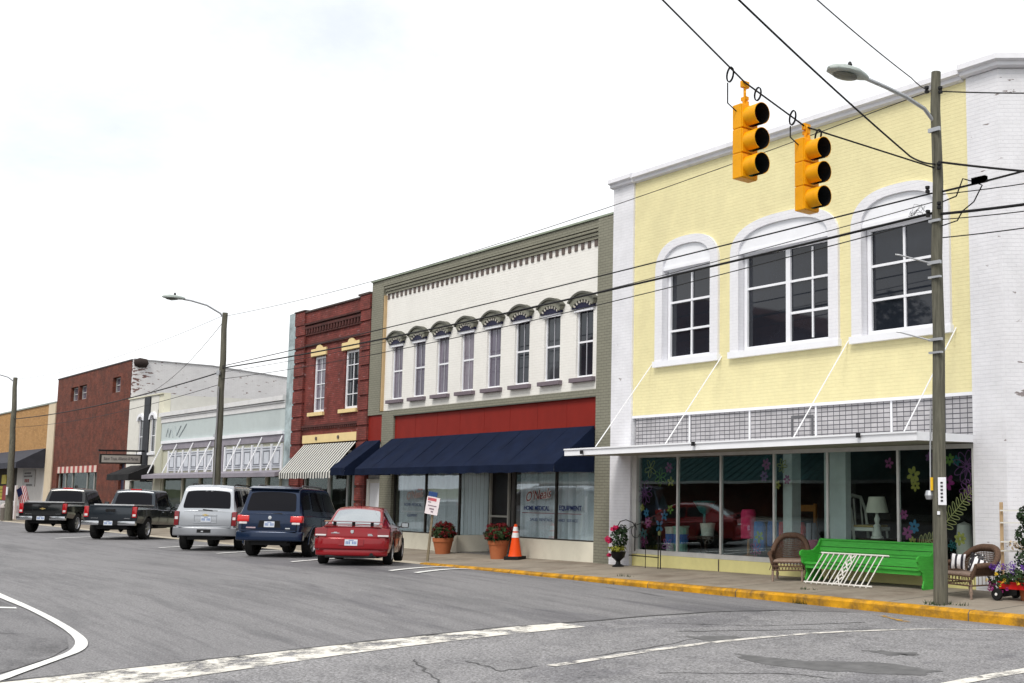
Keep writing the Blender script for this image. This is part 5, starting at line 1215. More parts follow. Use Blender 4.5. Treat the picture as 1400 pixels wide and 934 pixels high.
MB().lathe([(0, -.05), (.035, -.04), (.04, .03), (0, .06)], (-18.58, 15.2, .86), 10).build('finial', pmat('bronze_green', (.12,.13,.05), .5), t, smooth=50)

# ================================================================== furniture on the pavement
WICK = pmat('brown_wicker', (.105,.062,.042), .75, var=.35, vscale=30, bump=.6, bscale=90)
WICKL = pmat('worn_wicker', (.26,.19,.15), .75, var=.3, vscale=25)
def wicker_chair(label, loc, rz_, wide=.80, h=.86, seatcol=None, flare=1.0):
    """local frame: chair faces -Y"""
    t = thing('wicker_armchair', label, 'armchair', loc, rz_, group='brown wicker armchairs')
    B = lambda m, n, mt, **k: m.build(n, mt, t, world=False, **k)
    r = wide/2
    # U shaped top rail: arms in front rising to the back
    def rail(s):           # s -1..1
        a = s*PI*.5; x = r*math.sin(a)*1.0 if abs(s) < 1 else r*math.copysign(1, s)
        y = r*.85*math.cos(a)
        k = max(0, 1-abs(s)/.92); z = .50+(h-.50)*math.sin(min(1, k*1.15)*PI/2)**1.1*flare
        return Vector((r*math.sin(a)*(1+.10*(1-abs(s))), y*.8+.02, z))
    S = [-1+2*i/40 for i in range(41)]
    top = [Vector((-r, -.30, .49))]+[Vector((-r, -.12, .50))]+[rail(s) for s in S]+[Vector((r, -.12, .50))]+[Vector((r, -.30, .49))]
    B(MB().tube(top, [.045]*2+[.045+.012*(1-abs(s)) for s in S]+[.045]*2, 8), 'top_rail', WICK, smooth=60)
    low = lambda p: Vector((p.x*.84, p.y*.80-.0, .36))
    m = MB()
    nS = 44
    for i in range(nS+1):
        p = top[int(i*(len(top)-1)/nS)]; q = low(p); m.tube([q, q.lerp(p, .5)+Vector((0, .012, 0)), p], .008, 4, cap=False)
    for k in range(1, 13):
        f = k/13
        m.tube([low(p).lerp(p, f)+Vector((0, .006*math.sin(i*1.57+k*3.14), 0)) for i, p in enumerate(top)], .0075, 4, cap=False)
    B(m, 'back', WICK)
    m = MB(); m.add([tuple(low(p)*1.0) for p in top[1:-1]]+[tuple(Vector((low(p).x, low(p).y, .33))) for p in top[1:-1]], [])
    sx0 = r*.84
    B(MB().box(-sx0+.02, sx0-.02, -.33, .24, .33, .385), 'seat', seatcol or WICKL, bevel=.02)
    m = MB()
    for k in range(20):
        x = -sx0+2*sx0*k/19; m.tube([(x, -.34, .34), (x+.05*(1 if k % 2 else -1), -.345, .20)], .007, 4)
    for z in (.34, .27, .20): m.tube([(-sx0, -.345, z), (sx0, -.345, z)], .013, 6)
    for s in (-1, 1):
        for k in range(9):
            y = -.34+.58*k/8; m.tube([(s*sx0, y, .34), (s*sx0, y, .2)], .006, 4)
        m.tube([(s*sx0, -.34, .2), (s*sx0, .24, .2)], .012, 5)
        m.tube([(s*r, -.30, .49), (s*sx0, -.325, .30)], .03, 6)
        m.tube([(s*r*.97, -.30, .46), (s*sx0*.98, -.33, .36)], .02, 6)
        # woven arm panel
        for k in range(8): m.tube([(s*(sx0+(r-sx0)*k/8), -.31, .36+.13*k/8), (s*(sx0+(r-sx0)*k/8), .1, .36+.14*k/8)], .007, 4)
    B(m, 'apron', WICK)
    for s in (-1, 1):
        for yy in (-.33, .22): B(MB().lathe([(0, 0), (.022, 0), (.018, .05), (.03, .09), (.022, .14), (.022, .22)], (s*sx0*.97, yy, 0), 10), 'leg', WICKL, smooth=40)
    return t
wicker_chair('brown wicker armchair left of the green bench, facing the street', (-14.46, 14.92, sw(-14.5)+.022), math.radians(36), .66, .80)
w2_ = wicker_chair('brown wicker armchair behind the pole with patterned cushions', (-10.22, 14.62, .158), math.radians(-16), .86, .74)
CUSHB = stripes('striped_cushion', (.75,.73,.74), (.015,.012,.02), .09, axis=0, duty=.6)
SPOT = pmat('spotted_cushion', (.03,.028,.03), .8)
def cushion(label, loc, rot, size, mt):
    m = MB(); n = 10
    def fn(u, v):
        a, b = u*2-1, v*2-1; q = (1-abs(a)**3)*(1-abs(b)**3)
        return (a*size/2*(1-.10*(1-abs(b))), q, b*size/2*(1-.10*(1-abs(a))))
    for s in (-1, 1): m.grid(lambda u, v: (fn(u, v)[0], s*fn(u, v)[1]*.075, fn(u, v)[2]), n, n)
    o = m.build('cushion', mt, smooth=60); o.location = loc; o.rotation_euler = rot
    tag(o, label, 'cushion', 'cushions on the right wicker chair'); return o
cushion('black and white striped cushion standing on the right wicker chair', (-10.42, 14.50, .69), (-.2, .05, math.radians(25)), .24, CUSHB)
m_, nt, N, L = newmat('spotted_fabric'); out = N.new('ShaderNodeOutputMaterial'); b = N.new('ShaderNodeBsdfPrincipled'); L.new(b.outputs[0], out.inputs[0])
tc = N.new('ShaderNodeTexCoord'); vo = nd(N, 'ShaderNodeTexVoronoi', i_Scale=22.); L.new(tc.outputs['Object'], vo.inputs['Vector']); r = ramp(N, [(.30, (.7,.69,.68)), (.34, (.015,.012,.015))]); L.new(vo.outputs['Distance'], r.inputs[0]); L.new(r.outputs[0], b.inputs['Base Color'])
cushion('dark cushion with white spots lying on the right wicker chair', (-10.14, 14.58, .68), (-.25, .1, math.radians(-10)), .30, m_)
cushion('small black cushion with white stripe at the chair edge by the wagon', (-9.99, 14.42, .64), (-.2, .4, math.radians(40)), .24, CUSHB)

# green pew bench
GRB = pmat('green_bench_paint', (.055,.375,.048), .5, var=.22, vscale=9, stretch=(.7,1,6), dirt=.45, dirtcol=(.06,.22,.05), dscale=7)
bx0, bx1 = -14.02, -11.36; bz = .155
t = thing('pew_bench', 'long bright green wooden pew bench under the shop window', 'bench', ((bx0+bx1)/2, 15.1, bz))
m = MB(); m.prism([(14.80, bz+.315), (14.80, bz+.355), (15.16, bz+.325), (15.16, bz+.285)], bx0+.035, bx1-.035, 'x'); m.build('seat', GRB, t)
m = MB(); m.prism([(14.83, bz+.24), (14.83, bz+.312), (14.86, bz+.312), (14.86, bz+.24)], bx0+.036, bx1-.036, 'x'); m.build('seat_rail', GRB, t)
back = MB(); back.prism([(15.14, bz+.34), (15.27, bz+.72), (15.30, bz+.71), (15.18, bz+.33)], bx0+.035, bx1-.035, 'x'); bk = back.build('backrest', GRB, t)
m = MB(); m.prism([(15.195, bz+.53), (15.19, bz+.53), (15.21, bz+.60), (15.22, bz+.60)], bx0+.04, bx1-.04, 'x'); m.prism([(15.25, bz+.72), (15.31, bz+.705), (15.315, bz+.735), (15.255, bz+.75)], bx0+.02, bx1-.02, 'x'); m.build('cap_rail', GRB, t)
for u in (.36, .70): MB().prism([(15.14+.13*u-.003, bz+.34+.38*u-.005), (15.14+.13*u-.003, bz+.34+.38*u+.005), (15.14+.13*u+.012, bz+.34+.38*u+.005), (15.14+.13*u+.012, bz+.34+.38*u-.005)], bx0+.04, bx1-.04, 'x').build('board_joint', pmat('dark_green_gap', (.012,.07,.015), .8) if 'dark_green_gap' not in MATS else MATS['dark_green_gap'], t)
for xa_ in (bx0, bx1-.035):
    P = [(14.86, bz), (14.84, bz+.04), (14.88, bz+.15), (14.84, bz+.28), (14.76, bz+.33), (14.74, bz+.43), (14.70, bz+.47), (14.70, bz+.53), (14.76, bz+.56), (14.9, bz+.55), (15.05, bz+.55), (15.17, bz+.63), (15.24, bz+.74), (15.31, bz+.745), (15.27, bz+.58), (15.25, bz+.3), (15.27, bz+.1), (15.33, bz)]
    MB().prism(P, xa_, xa_+.035, 'x').build('end_panel', GRB, t, bevel=.006)
# leaning iron railing
t = thing('iron_railing', 'white wrought iron railing section leaning on the green bench', 'railing', (-13.0, 14.55, .14))
IR = pmat('chipped_white_iron', (.72,.70,.66), .55, var=.08, dirt=.4, dirtcol=(.25,.13,.08), dscale=9)
bL, bR = Vector((-13.72, 14.52, .155)), Vector((-12.28, 14.52, .160)); tL, tR = Vector((-13.52, 14.78, .68)), Vector((-12.10, 14.78, .685))
m = MB(); ax = lambda u, v: (bL.lerp(bR, u)).lerp(tL.lerp(tR, u), v)
m.tube([ax(-.02, 1), ax(1.06, 1)], .016, 4); m.tube([ax(-.02, .045), ax(1.06, .045)], .016, 4); m.build('rail', IR, t)
m = MB()
for u in (.02, .11, .20, .29, .38, .62, .71, .80, .89, .98): m.tube([ax(u, .0), ax(u, 1)], .012, 4)
for u in (.45, .565): m.tube([ax(u, .0), ax(u, 1)], .012, 4)
m.build('baluster', IR, t)
m = MB()
for v0 in (.05, .28, .51, .74):
    for s in (0, 1):
        P = [ax(.508+(.045 if s else -.045)*math.cos(a)*(1 if a < 3 else .6), v0+.115+.11*math.sin(a-1.57)) for a in [i*.55 for i in range(11)]]
        m.tube(P, .010, 4)
    m.tube([ax(.46, v0), ax(.555, v0+.22)], .009, 4); m.tube([ax(.555, v0), ax(.46, v0+.22)], .009, 4)
m.build('scroll_panel', IR, t)
# red toy wagon with flowers
t = thing('toy_wagon', 'red toy wagon with white wheels overflowing with purple flowers', 'wagon', (-9.3, 14.62, .158))
WR = pmat('wagon_red', (.50,.012,.012), .3, var=.1, coat=.4)
m = MB(); m.box(-9.62, -8.75, 14.42, 14.84, .33, .345); m.box(-9.62, -8.75, 14.42, 14.435, .345, .43); m.box(-9.62, -8.75, 14.825, 14.84, .345, .43); m.box(-9.62, -9.605, 14.435, 14.825, .345, .43); m.box(-8.765, -8.75, 14.435, 14.825, .345, .43); m.box(-9.635, -8.735, 14.405, 14.425, .42, .438)
m.build('tray', WR, t)
m = MB(); m.box(-9.6, -9.56, 14.45, 14.8, .21, .33); m.box(-8.85, -8.81, 14.45, 14.8, .21, .33); m.build('axle_mount', BLK, t)
for x in (-9.62, -8.86):
    for y in (14.36, 14.86):
        wl = MB().lathe([(.055, -.025), (.085, -.025), (.092, -.01), (.092, .01), (.085, .025), (.055, .025)], (x, y, .25), 20, 'y').build('wheel', RUBBER, t, smooth=40)
        MB().lathe([(0, -.03), (.02, -.03), (.025, -.02), (.055, -.018), (.058, .018), (.0, .02)], (x, y, .25), 20, 'y').build('hub', pmat('wheel_white', (.75,.74,.72), .4) if 'wheel_white' not in MATS else MATS['wheel_white'], wl, smooth=40)
MB().tube([(-9.62, 14.62, .30), (-9.78, 14.62, .27), (-10.0, 14.66, .5)], .012, 5).build('pull_handle', BLK, t)
m = MB(); cloud(m, (-9.25, 14.6, .50), (.55, .28, .14), 700, .035, 41); cloud(m, (-9.62, 14.5, .42), (.22, .2, .13), 180, .032, 43); m.build('leaves', LEAF, t, fix=False)
m = MB()
for k in range(40):
    a = random.uniform(-.55, .5); cloud(m, (-9.25+a, 14.6+random.uniform(-.28, .2), .58+random.uniform(-.1, .14)), (.035, .035, .045), 14, .018, 70+k)
m.build('purple_flowers', PURF, t, fix=False)
m = MB()
for k in range(9): cloud(m, (-9.65+random.uniform(-.12, .25), 14.36+random.uniform(-.06, .05), .36+random.uniform(-.08, .1)), (.03, .03, .03), 14, .018, 120+k)
m.build('magenta_flowers', MAGF, t, fix=False)
m = MB()
for k in range(8): cloud(m, (-9.5+random.uniform(-.3, .25), 14.35+random.uniform(-.05, .05), .46+random.uniform(-.08, .1)), (.025, .025, .025), 12, .016, 140+k)
m.build('yellow_flowers', YELF, t, fix=False)
# topiary
t = thing('topiary_tree', 'potted three ball topiary at the right edge beside the red wagon', 'topiary', (-9.0, 15.0, .16))
MB().lathe([(0, .16), (.16, .16), (.2, .48), (.17, .48), (0, .44)], (-9.0, 15.0, 0), 20).build('pot', TERRA, t, smooth=40)
MB().tube([(-9.0, 15.0, .4), (-9.0, 15.0, 1.9)], .02, 8).build('trunk', WOODP, t)
m = MB()
for z, r in ((.78, .25), (1.12, .23), (1.42, .19)): cloud(m, (-9.27, 14.75, z), (r, r, r*.85), 420, .035, int(z*100), shellf=.75)
m.build('crown', DLEAF, t, fix=False)
for ch in list(bpy.data.objects):
    if ch.parent == t and ch.name.startswith(('trunk', 'pot')): ch.location = ch.location+Vector((-.27, -.25, 0))
# trellis
t = thing('wooden_trellis', 'tan wooden trellis leaning against the white corner wall', 'trellis', (-9.9, 15.2, .16))
WT = pmat('tan_trellis_wood', (.48,.34,.20), .8, var=.15); m = MB()
m.obox((-10.08, 15.22, .87), (.05, .03, 1.46)); m.build('upright', WT, t)
m = MB()
for z in (1.47, 1.28, .98, .84): m.obox((-9.72, 15.30, z), (.75, .02, .022), Matrix.Rotation(.35, 3, 'Z'))
m.build('slat', CREAMS, t)
m = cloud(MB(), (-9.72, 15.15, .94), (.28, .05, .07), 80, .03, 210); m.build('dried_flowers', pmat('dried_petal', (.50,.40,.28), .8), t, fix=False)
# weeds along kerb
m = MB()
for x, y in ((-9.94, 13.28), (-9.75, 13.5), (-10.1, 13.45), (-12.9, 13.75), (-17.6, 13.55)):
    R = random.Random(int(x*50))
    for k in range(26):
        dx, dy = R.uniform(-.2, .2), R.uniform(-.06, .06); h = R.uniform(.02, .06)
        m.add([(x+dx-.008, y+dy, sw(x)), (x+dx+.008, y+dy, sw(x)), (x+dx+R.uniform(-.04, .04), y+dy+R.uniform(-.03, .03), sw(x)+.01+h)], [(0, 1, 2)])
for k in range(30):
    x = -12.4+random.uniform(-.15, .15); m.add([(x-.008, KY-.02, .0), (x+.008, KY-.02, .0), (x+random.uniform(-.05, .05), KY-.04, random.uniform(.03, .10))], [(0, 1, 2)])
tag(m.build('weeds', LEAF, fix=False), 'sparse weeds in the pavement cracks along the kerb', 'weeds', None, 'stuff')

# ------------------------------------------------------------------ far left odds and ends
t = thing('trash_bin', 'grey drum trash bin with dome lid beside the farthest pole', 'bin', (-70.6, 13.2, .05))
MB().lathe([(0, .05), (.19, .05), (.21, .7), (.19, .72), (0, .72)], (-70.9, 13.15, 0), 20).build('drum', pmat('bin_grey', (.16,.14,.12), .7), t, smooth=40)
MB().lathe([(.22, .72), (.20, .85), (.10, .95), (0, .97)], (-70.9, 13.15, 0), 20).build('lid', pmat('bin_lid', (.42,.38,.36), .6), t, smooth=40)
MB().box(-70.71, -70.67, 13.08, 13.22, .8, .9).build('flap', BLK, t)
t = thing('flag', 'flag with red stripes and blue canton on a pole before the tan store', 'flag', (-70.2, 14.05, .05))
MB().tube([(-70.0, 14.10, .05), (-70.0, 13.82, 2.0)], .02, 6).build('flagpole', STEEL, t)
m = MB()
def fl(u, v):
    return (-70.0+.05*math.sin(u*6+v*2), 13.86-.42*u+.22*(1-v)*1.0-.02, 1.86-.75*(1-v)-.12*u+.06*math.sin(u*5)-.10*u*(1-v))
nS = 13
m1, m2_ = MB(), MB()
for k in range(nS):
    f0, f1 = k/nS, (k+1)/nS
    mm = m1 if k % 2 == 0 else m2_
    # stripes hang along the fly, seen nearly vertical
    mm.grid(lambda u, v, f0=f0, f1=f1: fl(f0+(f1-f0)*u, v), 2, 10)
m1.build('red_stripes', pmat('flag_red', (.42,.03,.05), .8), t, fix=False, smooth=60); m2_.build('white_stripes', pmat('flag_white', (.68,.66,.66), .8), t, fix=False, smooth=60)
m = MB(); m.grid(lambda u, v: (fl(.5+.5*u, .52+.48*v)[0]+.02, fl(.5+.5*u, .52+.48*v)[1], fl(.5+.5*u, .52+.48*v)[2]), 6, 6); cn_ = m.build('canton', pmat('flag_blue', (.02,.03,.11), .8), t, fix=False, smooth=60)
for i, (yy, lb) in enumerate(((13.75, 'white newspaper box at the left edge of the street'), (14.35, 'white newspaper box beside the farthest pole'))):
    t = thing('newspaper_box', lb, 'newspaper box', (-76, yy+.2, .05), group='white newspaper boxes')
    MB().box(-76.25, -75.9, yy, yy+.42, .15, 1.02).build('cabinet', MATS['white_enamel'], t, bevel=.02)
    MB().box(-75.905, -75.885, yy+.05, yy+.37, .35, .75).build('door', pmat('pink_grey_paper', (.45,.38,.42), .6) if i == 0 else MATS['pink_grey_paper'], t)
    for dy in (.04, .34): MB().box(-76.2, -75.95, yy+dy, yy+dy+.04, .05, .15).build('leg', BLK, t)
MB()
tag(MB().box(-73.9, -73.6, 14.1, 14.2, .05, 1.9).build('white_post_panel', pmat('white_red_panel', (.6,.55,.55), .6), bevel=.01), 'narrow white panel standing behind the farthest pole', 'panel')
# ================================================================== vehicles (local frame: x right, y forward, z up, origin under the rear axle)
def loft(stations):
    """stations: (y, w, zb, zbelt, ztop)"""
    m = MB(); vs = []; k = 0
    for y, w_, zb, zt, top in stations:
        h = [(0, zb), (w_*.80, zb), (w_*.955, zb+(zt-zb)*.10), (w_*.995, zb+(zt-zb)*.40), (w_, zb+(zt-zb)*.62), (w_*.985, zt-(zt-zb)*.06), (w_*.95, zt), (w_*.86, zt+(top-zt)*.55), (w_*.5, top-(top-zt)*.08), (0, top)]
        ring = h+[(-x, z) for x, z in h[-2:0:-1]]
        k = len(ring); vs += [(x, y, z) for x, z in ring]
    n = len(stations)
    fs = [(i*k+j, i*k+(j+1) % k, (i+1)*k+(j+1) % k, (i+1)*k+j) for i in range(n-1) for j in range(k)]
    fs += [tuple(range(k))[::-1], tuple((n-1)*k+j for j in range(k))]
    return m.add(vs, fs)
def cut(o, cyls, bx=None):
    """cut wheel arches (and a load bed) out of a body mesh"""
    mods = []
    tmp = []
    for (y, z, r, w0, w1) in cyls:
        c = MB().lathe([(r, w0), (r, w1)], (0, y, z), 28, 'x').build('tmp_cut', PLASB); tmp.append(c)
    if bx:
        c = MB().box(*bx).build('tmp_cut', PLASB); tmp.append(c)
    keep = (o.parent, o.matrix_basis.copy())
    o.parent = None; o.matrix_basis = Matrix.Identity(4)
    for c in tmp:
        md = o.modifiers.new('b', 'BOOLEAN'); md.operation = 'DIFFERENCE'; md.object = c; md.solver = 'EXACT'
    bpy.context.view_layer.update()
    me = bpy.data.meshes.new_from_object(o.evaluated_get(bpy.context.evaluated_depsgraph_get()))
    o.modifiers.clear(); old = o.data; o.data = me; me.name = old.name
    me.materials.clear(); me.materials.append(old.materials[0])
    for p in me.polygons: p.use_smooth = True; p.material_index = 0
    me.set_sharp_from_angle(angle=math.radians(32))
    for c in tmp: bpy.data.objects.remove(c)
    o.parent = keep[0]
def cabin(t, prof, zb, wb_, mat, wins, crown=.03, name='cabin', NS=8):
    """rounded greenhouse lofted along the car: prof = (y, roof height, roof half width); wins = (name, material, s0, s1, v0, v1, sides)"""
    n = len(prof)
    def at_(s):
        i = max(0, min(n-2, int(s))); f = s-i
        p0, p1, p2, p3 = prof[max(i-1, 0)], prof[i], prof[i+1], prof[min(i+2, n-1)]
        lin_ = [p1[c]+(p2[c]-p1[c])*f for c in range(3)]
        cr = [.5*(2*p1[c]+(p2[c]-p0[c])*f+(2*p0[c]-5*p1[c]+4*p2[c]-p3[c])*f*f+(3*p1[c]-p0[c]-3*p2[c]+p3[c])*f**3) for c in range(3)]
        return [.6*a+.4*b for a, b in zip(lin_, cr)]
    def surf(s, v, sg=1):
        y, zt, wt = at_(s); h = max(.0, zt-zb); hc = min(.085, h*.35)
        if v <= .5: k = v/.5; x = wt*.90*k; z = zt+crown*(1-k*k)*min(1, h/.3)-.01*k**4
        elif v <= .62: k = (v-.5)/.12; x = wt*(.90+.10*math.sin(k*PI/2)); z = zt-.01-(hc-.01)*(1-math.cos(k*PI/2))
        else: k = (v-.62)/.38; x = wt+(wb_-wt)*k; z = zt-hc+(zb-zt+hc)*k
        return Vector((sg*x, y, z))
    m = MB(); V = [0, .12, .25, .38, .5, .53, .56, .59, .62, .74, .87, 1.0]
    VV = [(v, -1) for v in V[::-1]]+[(v, 1) for v in V[1:]]
    ns = (n-1)*NS; k = len(VV)
    m.add([tuple(surf(i/NS, v, sg)) for i in range(ns+1) for v, sg in VV], [(i*k+j, i*k+j+1, (i+1)*k+j+1, (i+1)*k+j) for i in range(ns) for j in range(k-1)])
    m.build(name, mat, t, world=False, smooth=55)
    def patch(nm, mt, s0, s1, ua, ub):
        """ua..ub signed v"""
        mm = MB(); nu, nv = 14, 12
        def P(fi, fj):
            # round the corners by pulling them in
            u = ua+(ub-ua)*fi; s = s0+(s1-s0)*fj; e = 1e-3
            sg = 1 if u >= 0 else -1
            p = surf(s, abs(u), sg); d1 = surf(s, abs(u)+e, sg)-surf(s, abs(u)-e if abs(u) > e else 0, sg); d2 = surf(s+e, abs(u), sg)-surf(s-e, abs(u), sg)
            nr = d1.cross(d2)
            c = Vector((0, (prof[0][0]+prof[-1][0])/2, zb-.2)); 
            if nr.length > 0: nr.normalize()
            if nr.dot(p-c) < 0: nr = -nr
            return tuple(p+nr*.009)
        def sq(x): return x
        pts = [[None]*(nu+1) for _ in range(nv+1)]
        for j in range(nv+1):
            for i in range(nu+1):
                a_, b_ = i/nu*2-1, j/nv*2-1; r = .16
                # squircle mapping of the rectangle corners
                ax, bx = a_*(1-.045*b_**6), b_*(1-.045*a_**6)
                pts[j][i] = P((ax+1)/2, (bx+1)/2)
        mm.add([p for row in pts for p in row], [(j*(nu+1)+i, j*(nu+1)+i+1, (j+1)*(nu+1)+i+1, (j+1)*(nu+1)+i) for j in range(nv) for i in range(nu)])
        o = mm.build(nm, mt, t, world=False, smooth=60); return o
    for nm, mt, s0, s1, v0, v1, both in wins:
        if both == 'top': patch(nm, mt, s0, s1, -v1, v1)
        else:
            patch(nm, mt, s0, s1, v0, v1); patch(nm, mt, s0, s1, -v0, -v1)
def bumper_(t, name, mat, w_, yb, curve, z0, z1, dep, bev=.035, parent=None):
    """bumper bar curved in plan"""
    n = 16; P = [(w_*(-1+2*i/n), yb+curve*abs(-1+2*i/n)**3) for i in range(n+1)]
    P += [(w_, yb+curve+dep), (-w_, yb+curve+dep)]
    o = MB().prism(P, z0, z1, 'z').build(name, mat, t, world=False, bevel=bev, smooth=50, seg=3)
    if parent is not None: o.parent = parent
    return o
def curved_panel(t, name, mat, xa, xb, zs, w_, yb, curve, dep, bev=.012):
    """panel following the bumper curve between xa and xb; zs(x)->(z0,z1)"""
    n = 10; vs = []; 
    for i in range(n+1):
        x = xa+(xb-xa)*i/n; y = yb+curve*(abs(x)/w_)**3; z0, z1 = zs(x)
        vs += [(x, y, z0), (x, y+(z1-z0)*.12, z1), (x, y+dep, z1), (x, y+dep, z0)]
    fs = [(i*4+j, i*4+(j+1) % 4, (i+1)*4+(j+1) % 4, (i+1)*4+j) for i in range(n) for j in range(4)]+[(0,1,2,3), (n*4+3, n*4+2, n*4+1, n*4)]
    return MB().add(vs, fs).build(name, mat, t, world=False, bevel=bev, smooth=50)
RIM = pmat('alloy_rim', (.50,.50,.52), .3, metal=.85)
def wheel(t, x, y, r, wd, spokes=5, rim=RIM):
    s = 1 if x > 0 else -1
    xo = x  # outer face
    m = MB(); m.lathe([(r*.62, -wd), (r*.93, -wd), (r, -wd+.03), (r, -.035), (r*.95, -.005), (r*.80, 0), (r*.64, -.012), (r*.62, -.03), (r*.62, -wd)], (0, 0, 0), 30, 'x', cap=False)
    if s < 0: m.v = [(-a, b, c) for a, b, c in m.v]
    m.v = [(a+xo, b+y, c+r) for a, b, c in m.v]
    w_ = m.build('wheel', RUBBER, t, world=False, smooth=40)
    m = MB(); m.lathe([(r*.64, -.02), (r*.60, -.01), (r*.56, -.035), (r*.54, -.10)], (0, 0, 0), 30, 'x', cap=False)
    for k in range(spokes):
        a = 2*PI*k/spokes
        m.obox((-.035, math.cos(a)*r*.33, math.sin(a)*r*.33), (.03, r*.56, r*.10), Matrix.Rotation(a, 3, 'X'))
    m.lathe([(r*.16, -.06), (r*.16, -.012), (0, -.008)], (0, 0, 0), 16, 'x')
    if s < 0: m.v = [(-a, b, c) for a, b, c in m.v]
    m.v = [(a+xo, b+y, c+r) for a, b, c in m.v]
    rr = m.build('rim', rim, t, world=False, smooth=40)
    m = MB(); m.lathe([(0, -.11), (r*.56, -.11), (r*.56, -.12)], (0, 0, 0), 20, 'x')
    if s < 0: m.v = [(-a, b, c) for a, b, c in m.v]
    m.v = [(a+xo, b+y, c+r) for a, b, c in m.v]
    dd = m.build('brake_disc', PLASB, t, world=False)
    rr.parent = w_; dd.parent = w_
LPL = pmat('licence_plate', (.62,.66,.72), .5); LPN = pmat('plate_blue', (.16,.24,.46), .6)
TAILR = pmat('red_tail_lens', (.42,.008,.012), .12, spec=.7, var=.2, vscale=8); TAILW = pmat('clear_lens', (.65,.62,.62), .15); TAILD = pmat('dark_red_lens', (.20,.004,.008), .12, spec=.7)
SKYG = pmat('sky_reflection_glass', (.42,.45,.47), .06, metal=.75, var=.03)  # pale metallic colour stands in for bright sky reflected in the sedan's rear glass
GOLD = pmat('gold_emblem', (.62,.46,.18), .3, metal=.6)
def plate(t, y, z, x=0):
    p = MB().box(x-.153, x+.153, y-.008, y, z-.077, z+.077).build('licence_plate', LPL, t, world=False)
    m = MB()
    for k in range(7):
        if k == 3: continue
        xx = x-.115+.0385*k; m.box(xx-.012, xx+.012, y-.011, y-.0085, z-.04, z+.03)
    m.box(x-.06, x+.06, y-.011, y-.0085, z+.045, z+.062); q = m.build('plate_marking', LPN, t, world=False); q.parent = p
def bowtie(t, y, z, s=1.0, mt=GOLD):
    P = [(-.11, -.012), (-.045, -.012), (-.03, -.035), (.04, -.035), (.03, -.012), (.11, -.012), (.10, .018), (.035, .018), (.02, .038), (-.04, .038), (-.03, .018), (-.10, .018)]
    MB().prism([(a*s, z+b*s) for a, b in P], y-.012, y, 'y').build('emblem', mt, t, world=False)
def mirror_(t, x, y, z, mat, s=1):
    m = MB(); m.obox((x+.11*s, y, z), (.20, .09, .15)); o = m.build('wing_mirror', mat, t, world=False, bevel=.03, smooth=50)
    q = MB().box(min(x+.03*s, x+.19*s), max(x+.03*s, x+.19*s), y-.052, y-.046, z-.055, z+.055).build('mirror_glass', pmat('mirror_glass', (.3,.32,.33), .05, metal=.8) if 'mirror_glass' not in MATS else MATS['mirror_glass'], t, world=False); q.parent = o
    q = MB().tube([(x-.06*s, y+.02, z-.05), (x+.03*s, y, z-.04)], .025, 6).build('mirror_arm', PLASB, t, world=False); q.parent = o
def place(t, x, y, th, s, sx=1):
    """rest the car on the cambered road: pitch and roll from three points"""
    t.scale = (s*sx, s, s)
    a = math.radians(th); f = Vector((-math.sin(a), math.cos(a), 0)); r_ = Vector((math.cos(a), math.sin(a), 0))
    def P(u, v):
        q = Vector((x, y, 0))+f*u*s+r_*v*s; q.z = rz(min(q.x, q.x), min(q.y, KY-.05)); return q
    A, B, Cc = P(0, -.8), P(0, .8), P(2.9, 0)
    X = (B-A).normalized(); Y = (Cc-(A+B)/2); Y = (Y-X*Y.dot(X)).normalized(); Z = X.cross(Y)
    M = Matrix((X, Y, Z)).transposed()
    t.rotation_euler = M.to_euler(); t.location = (A+B)/2

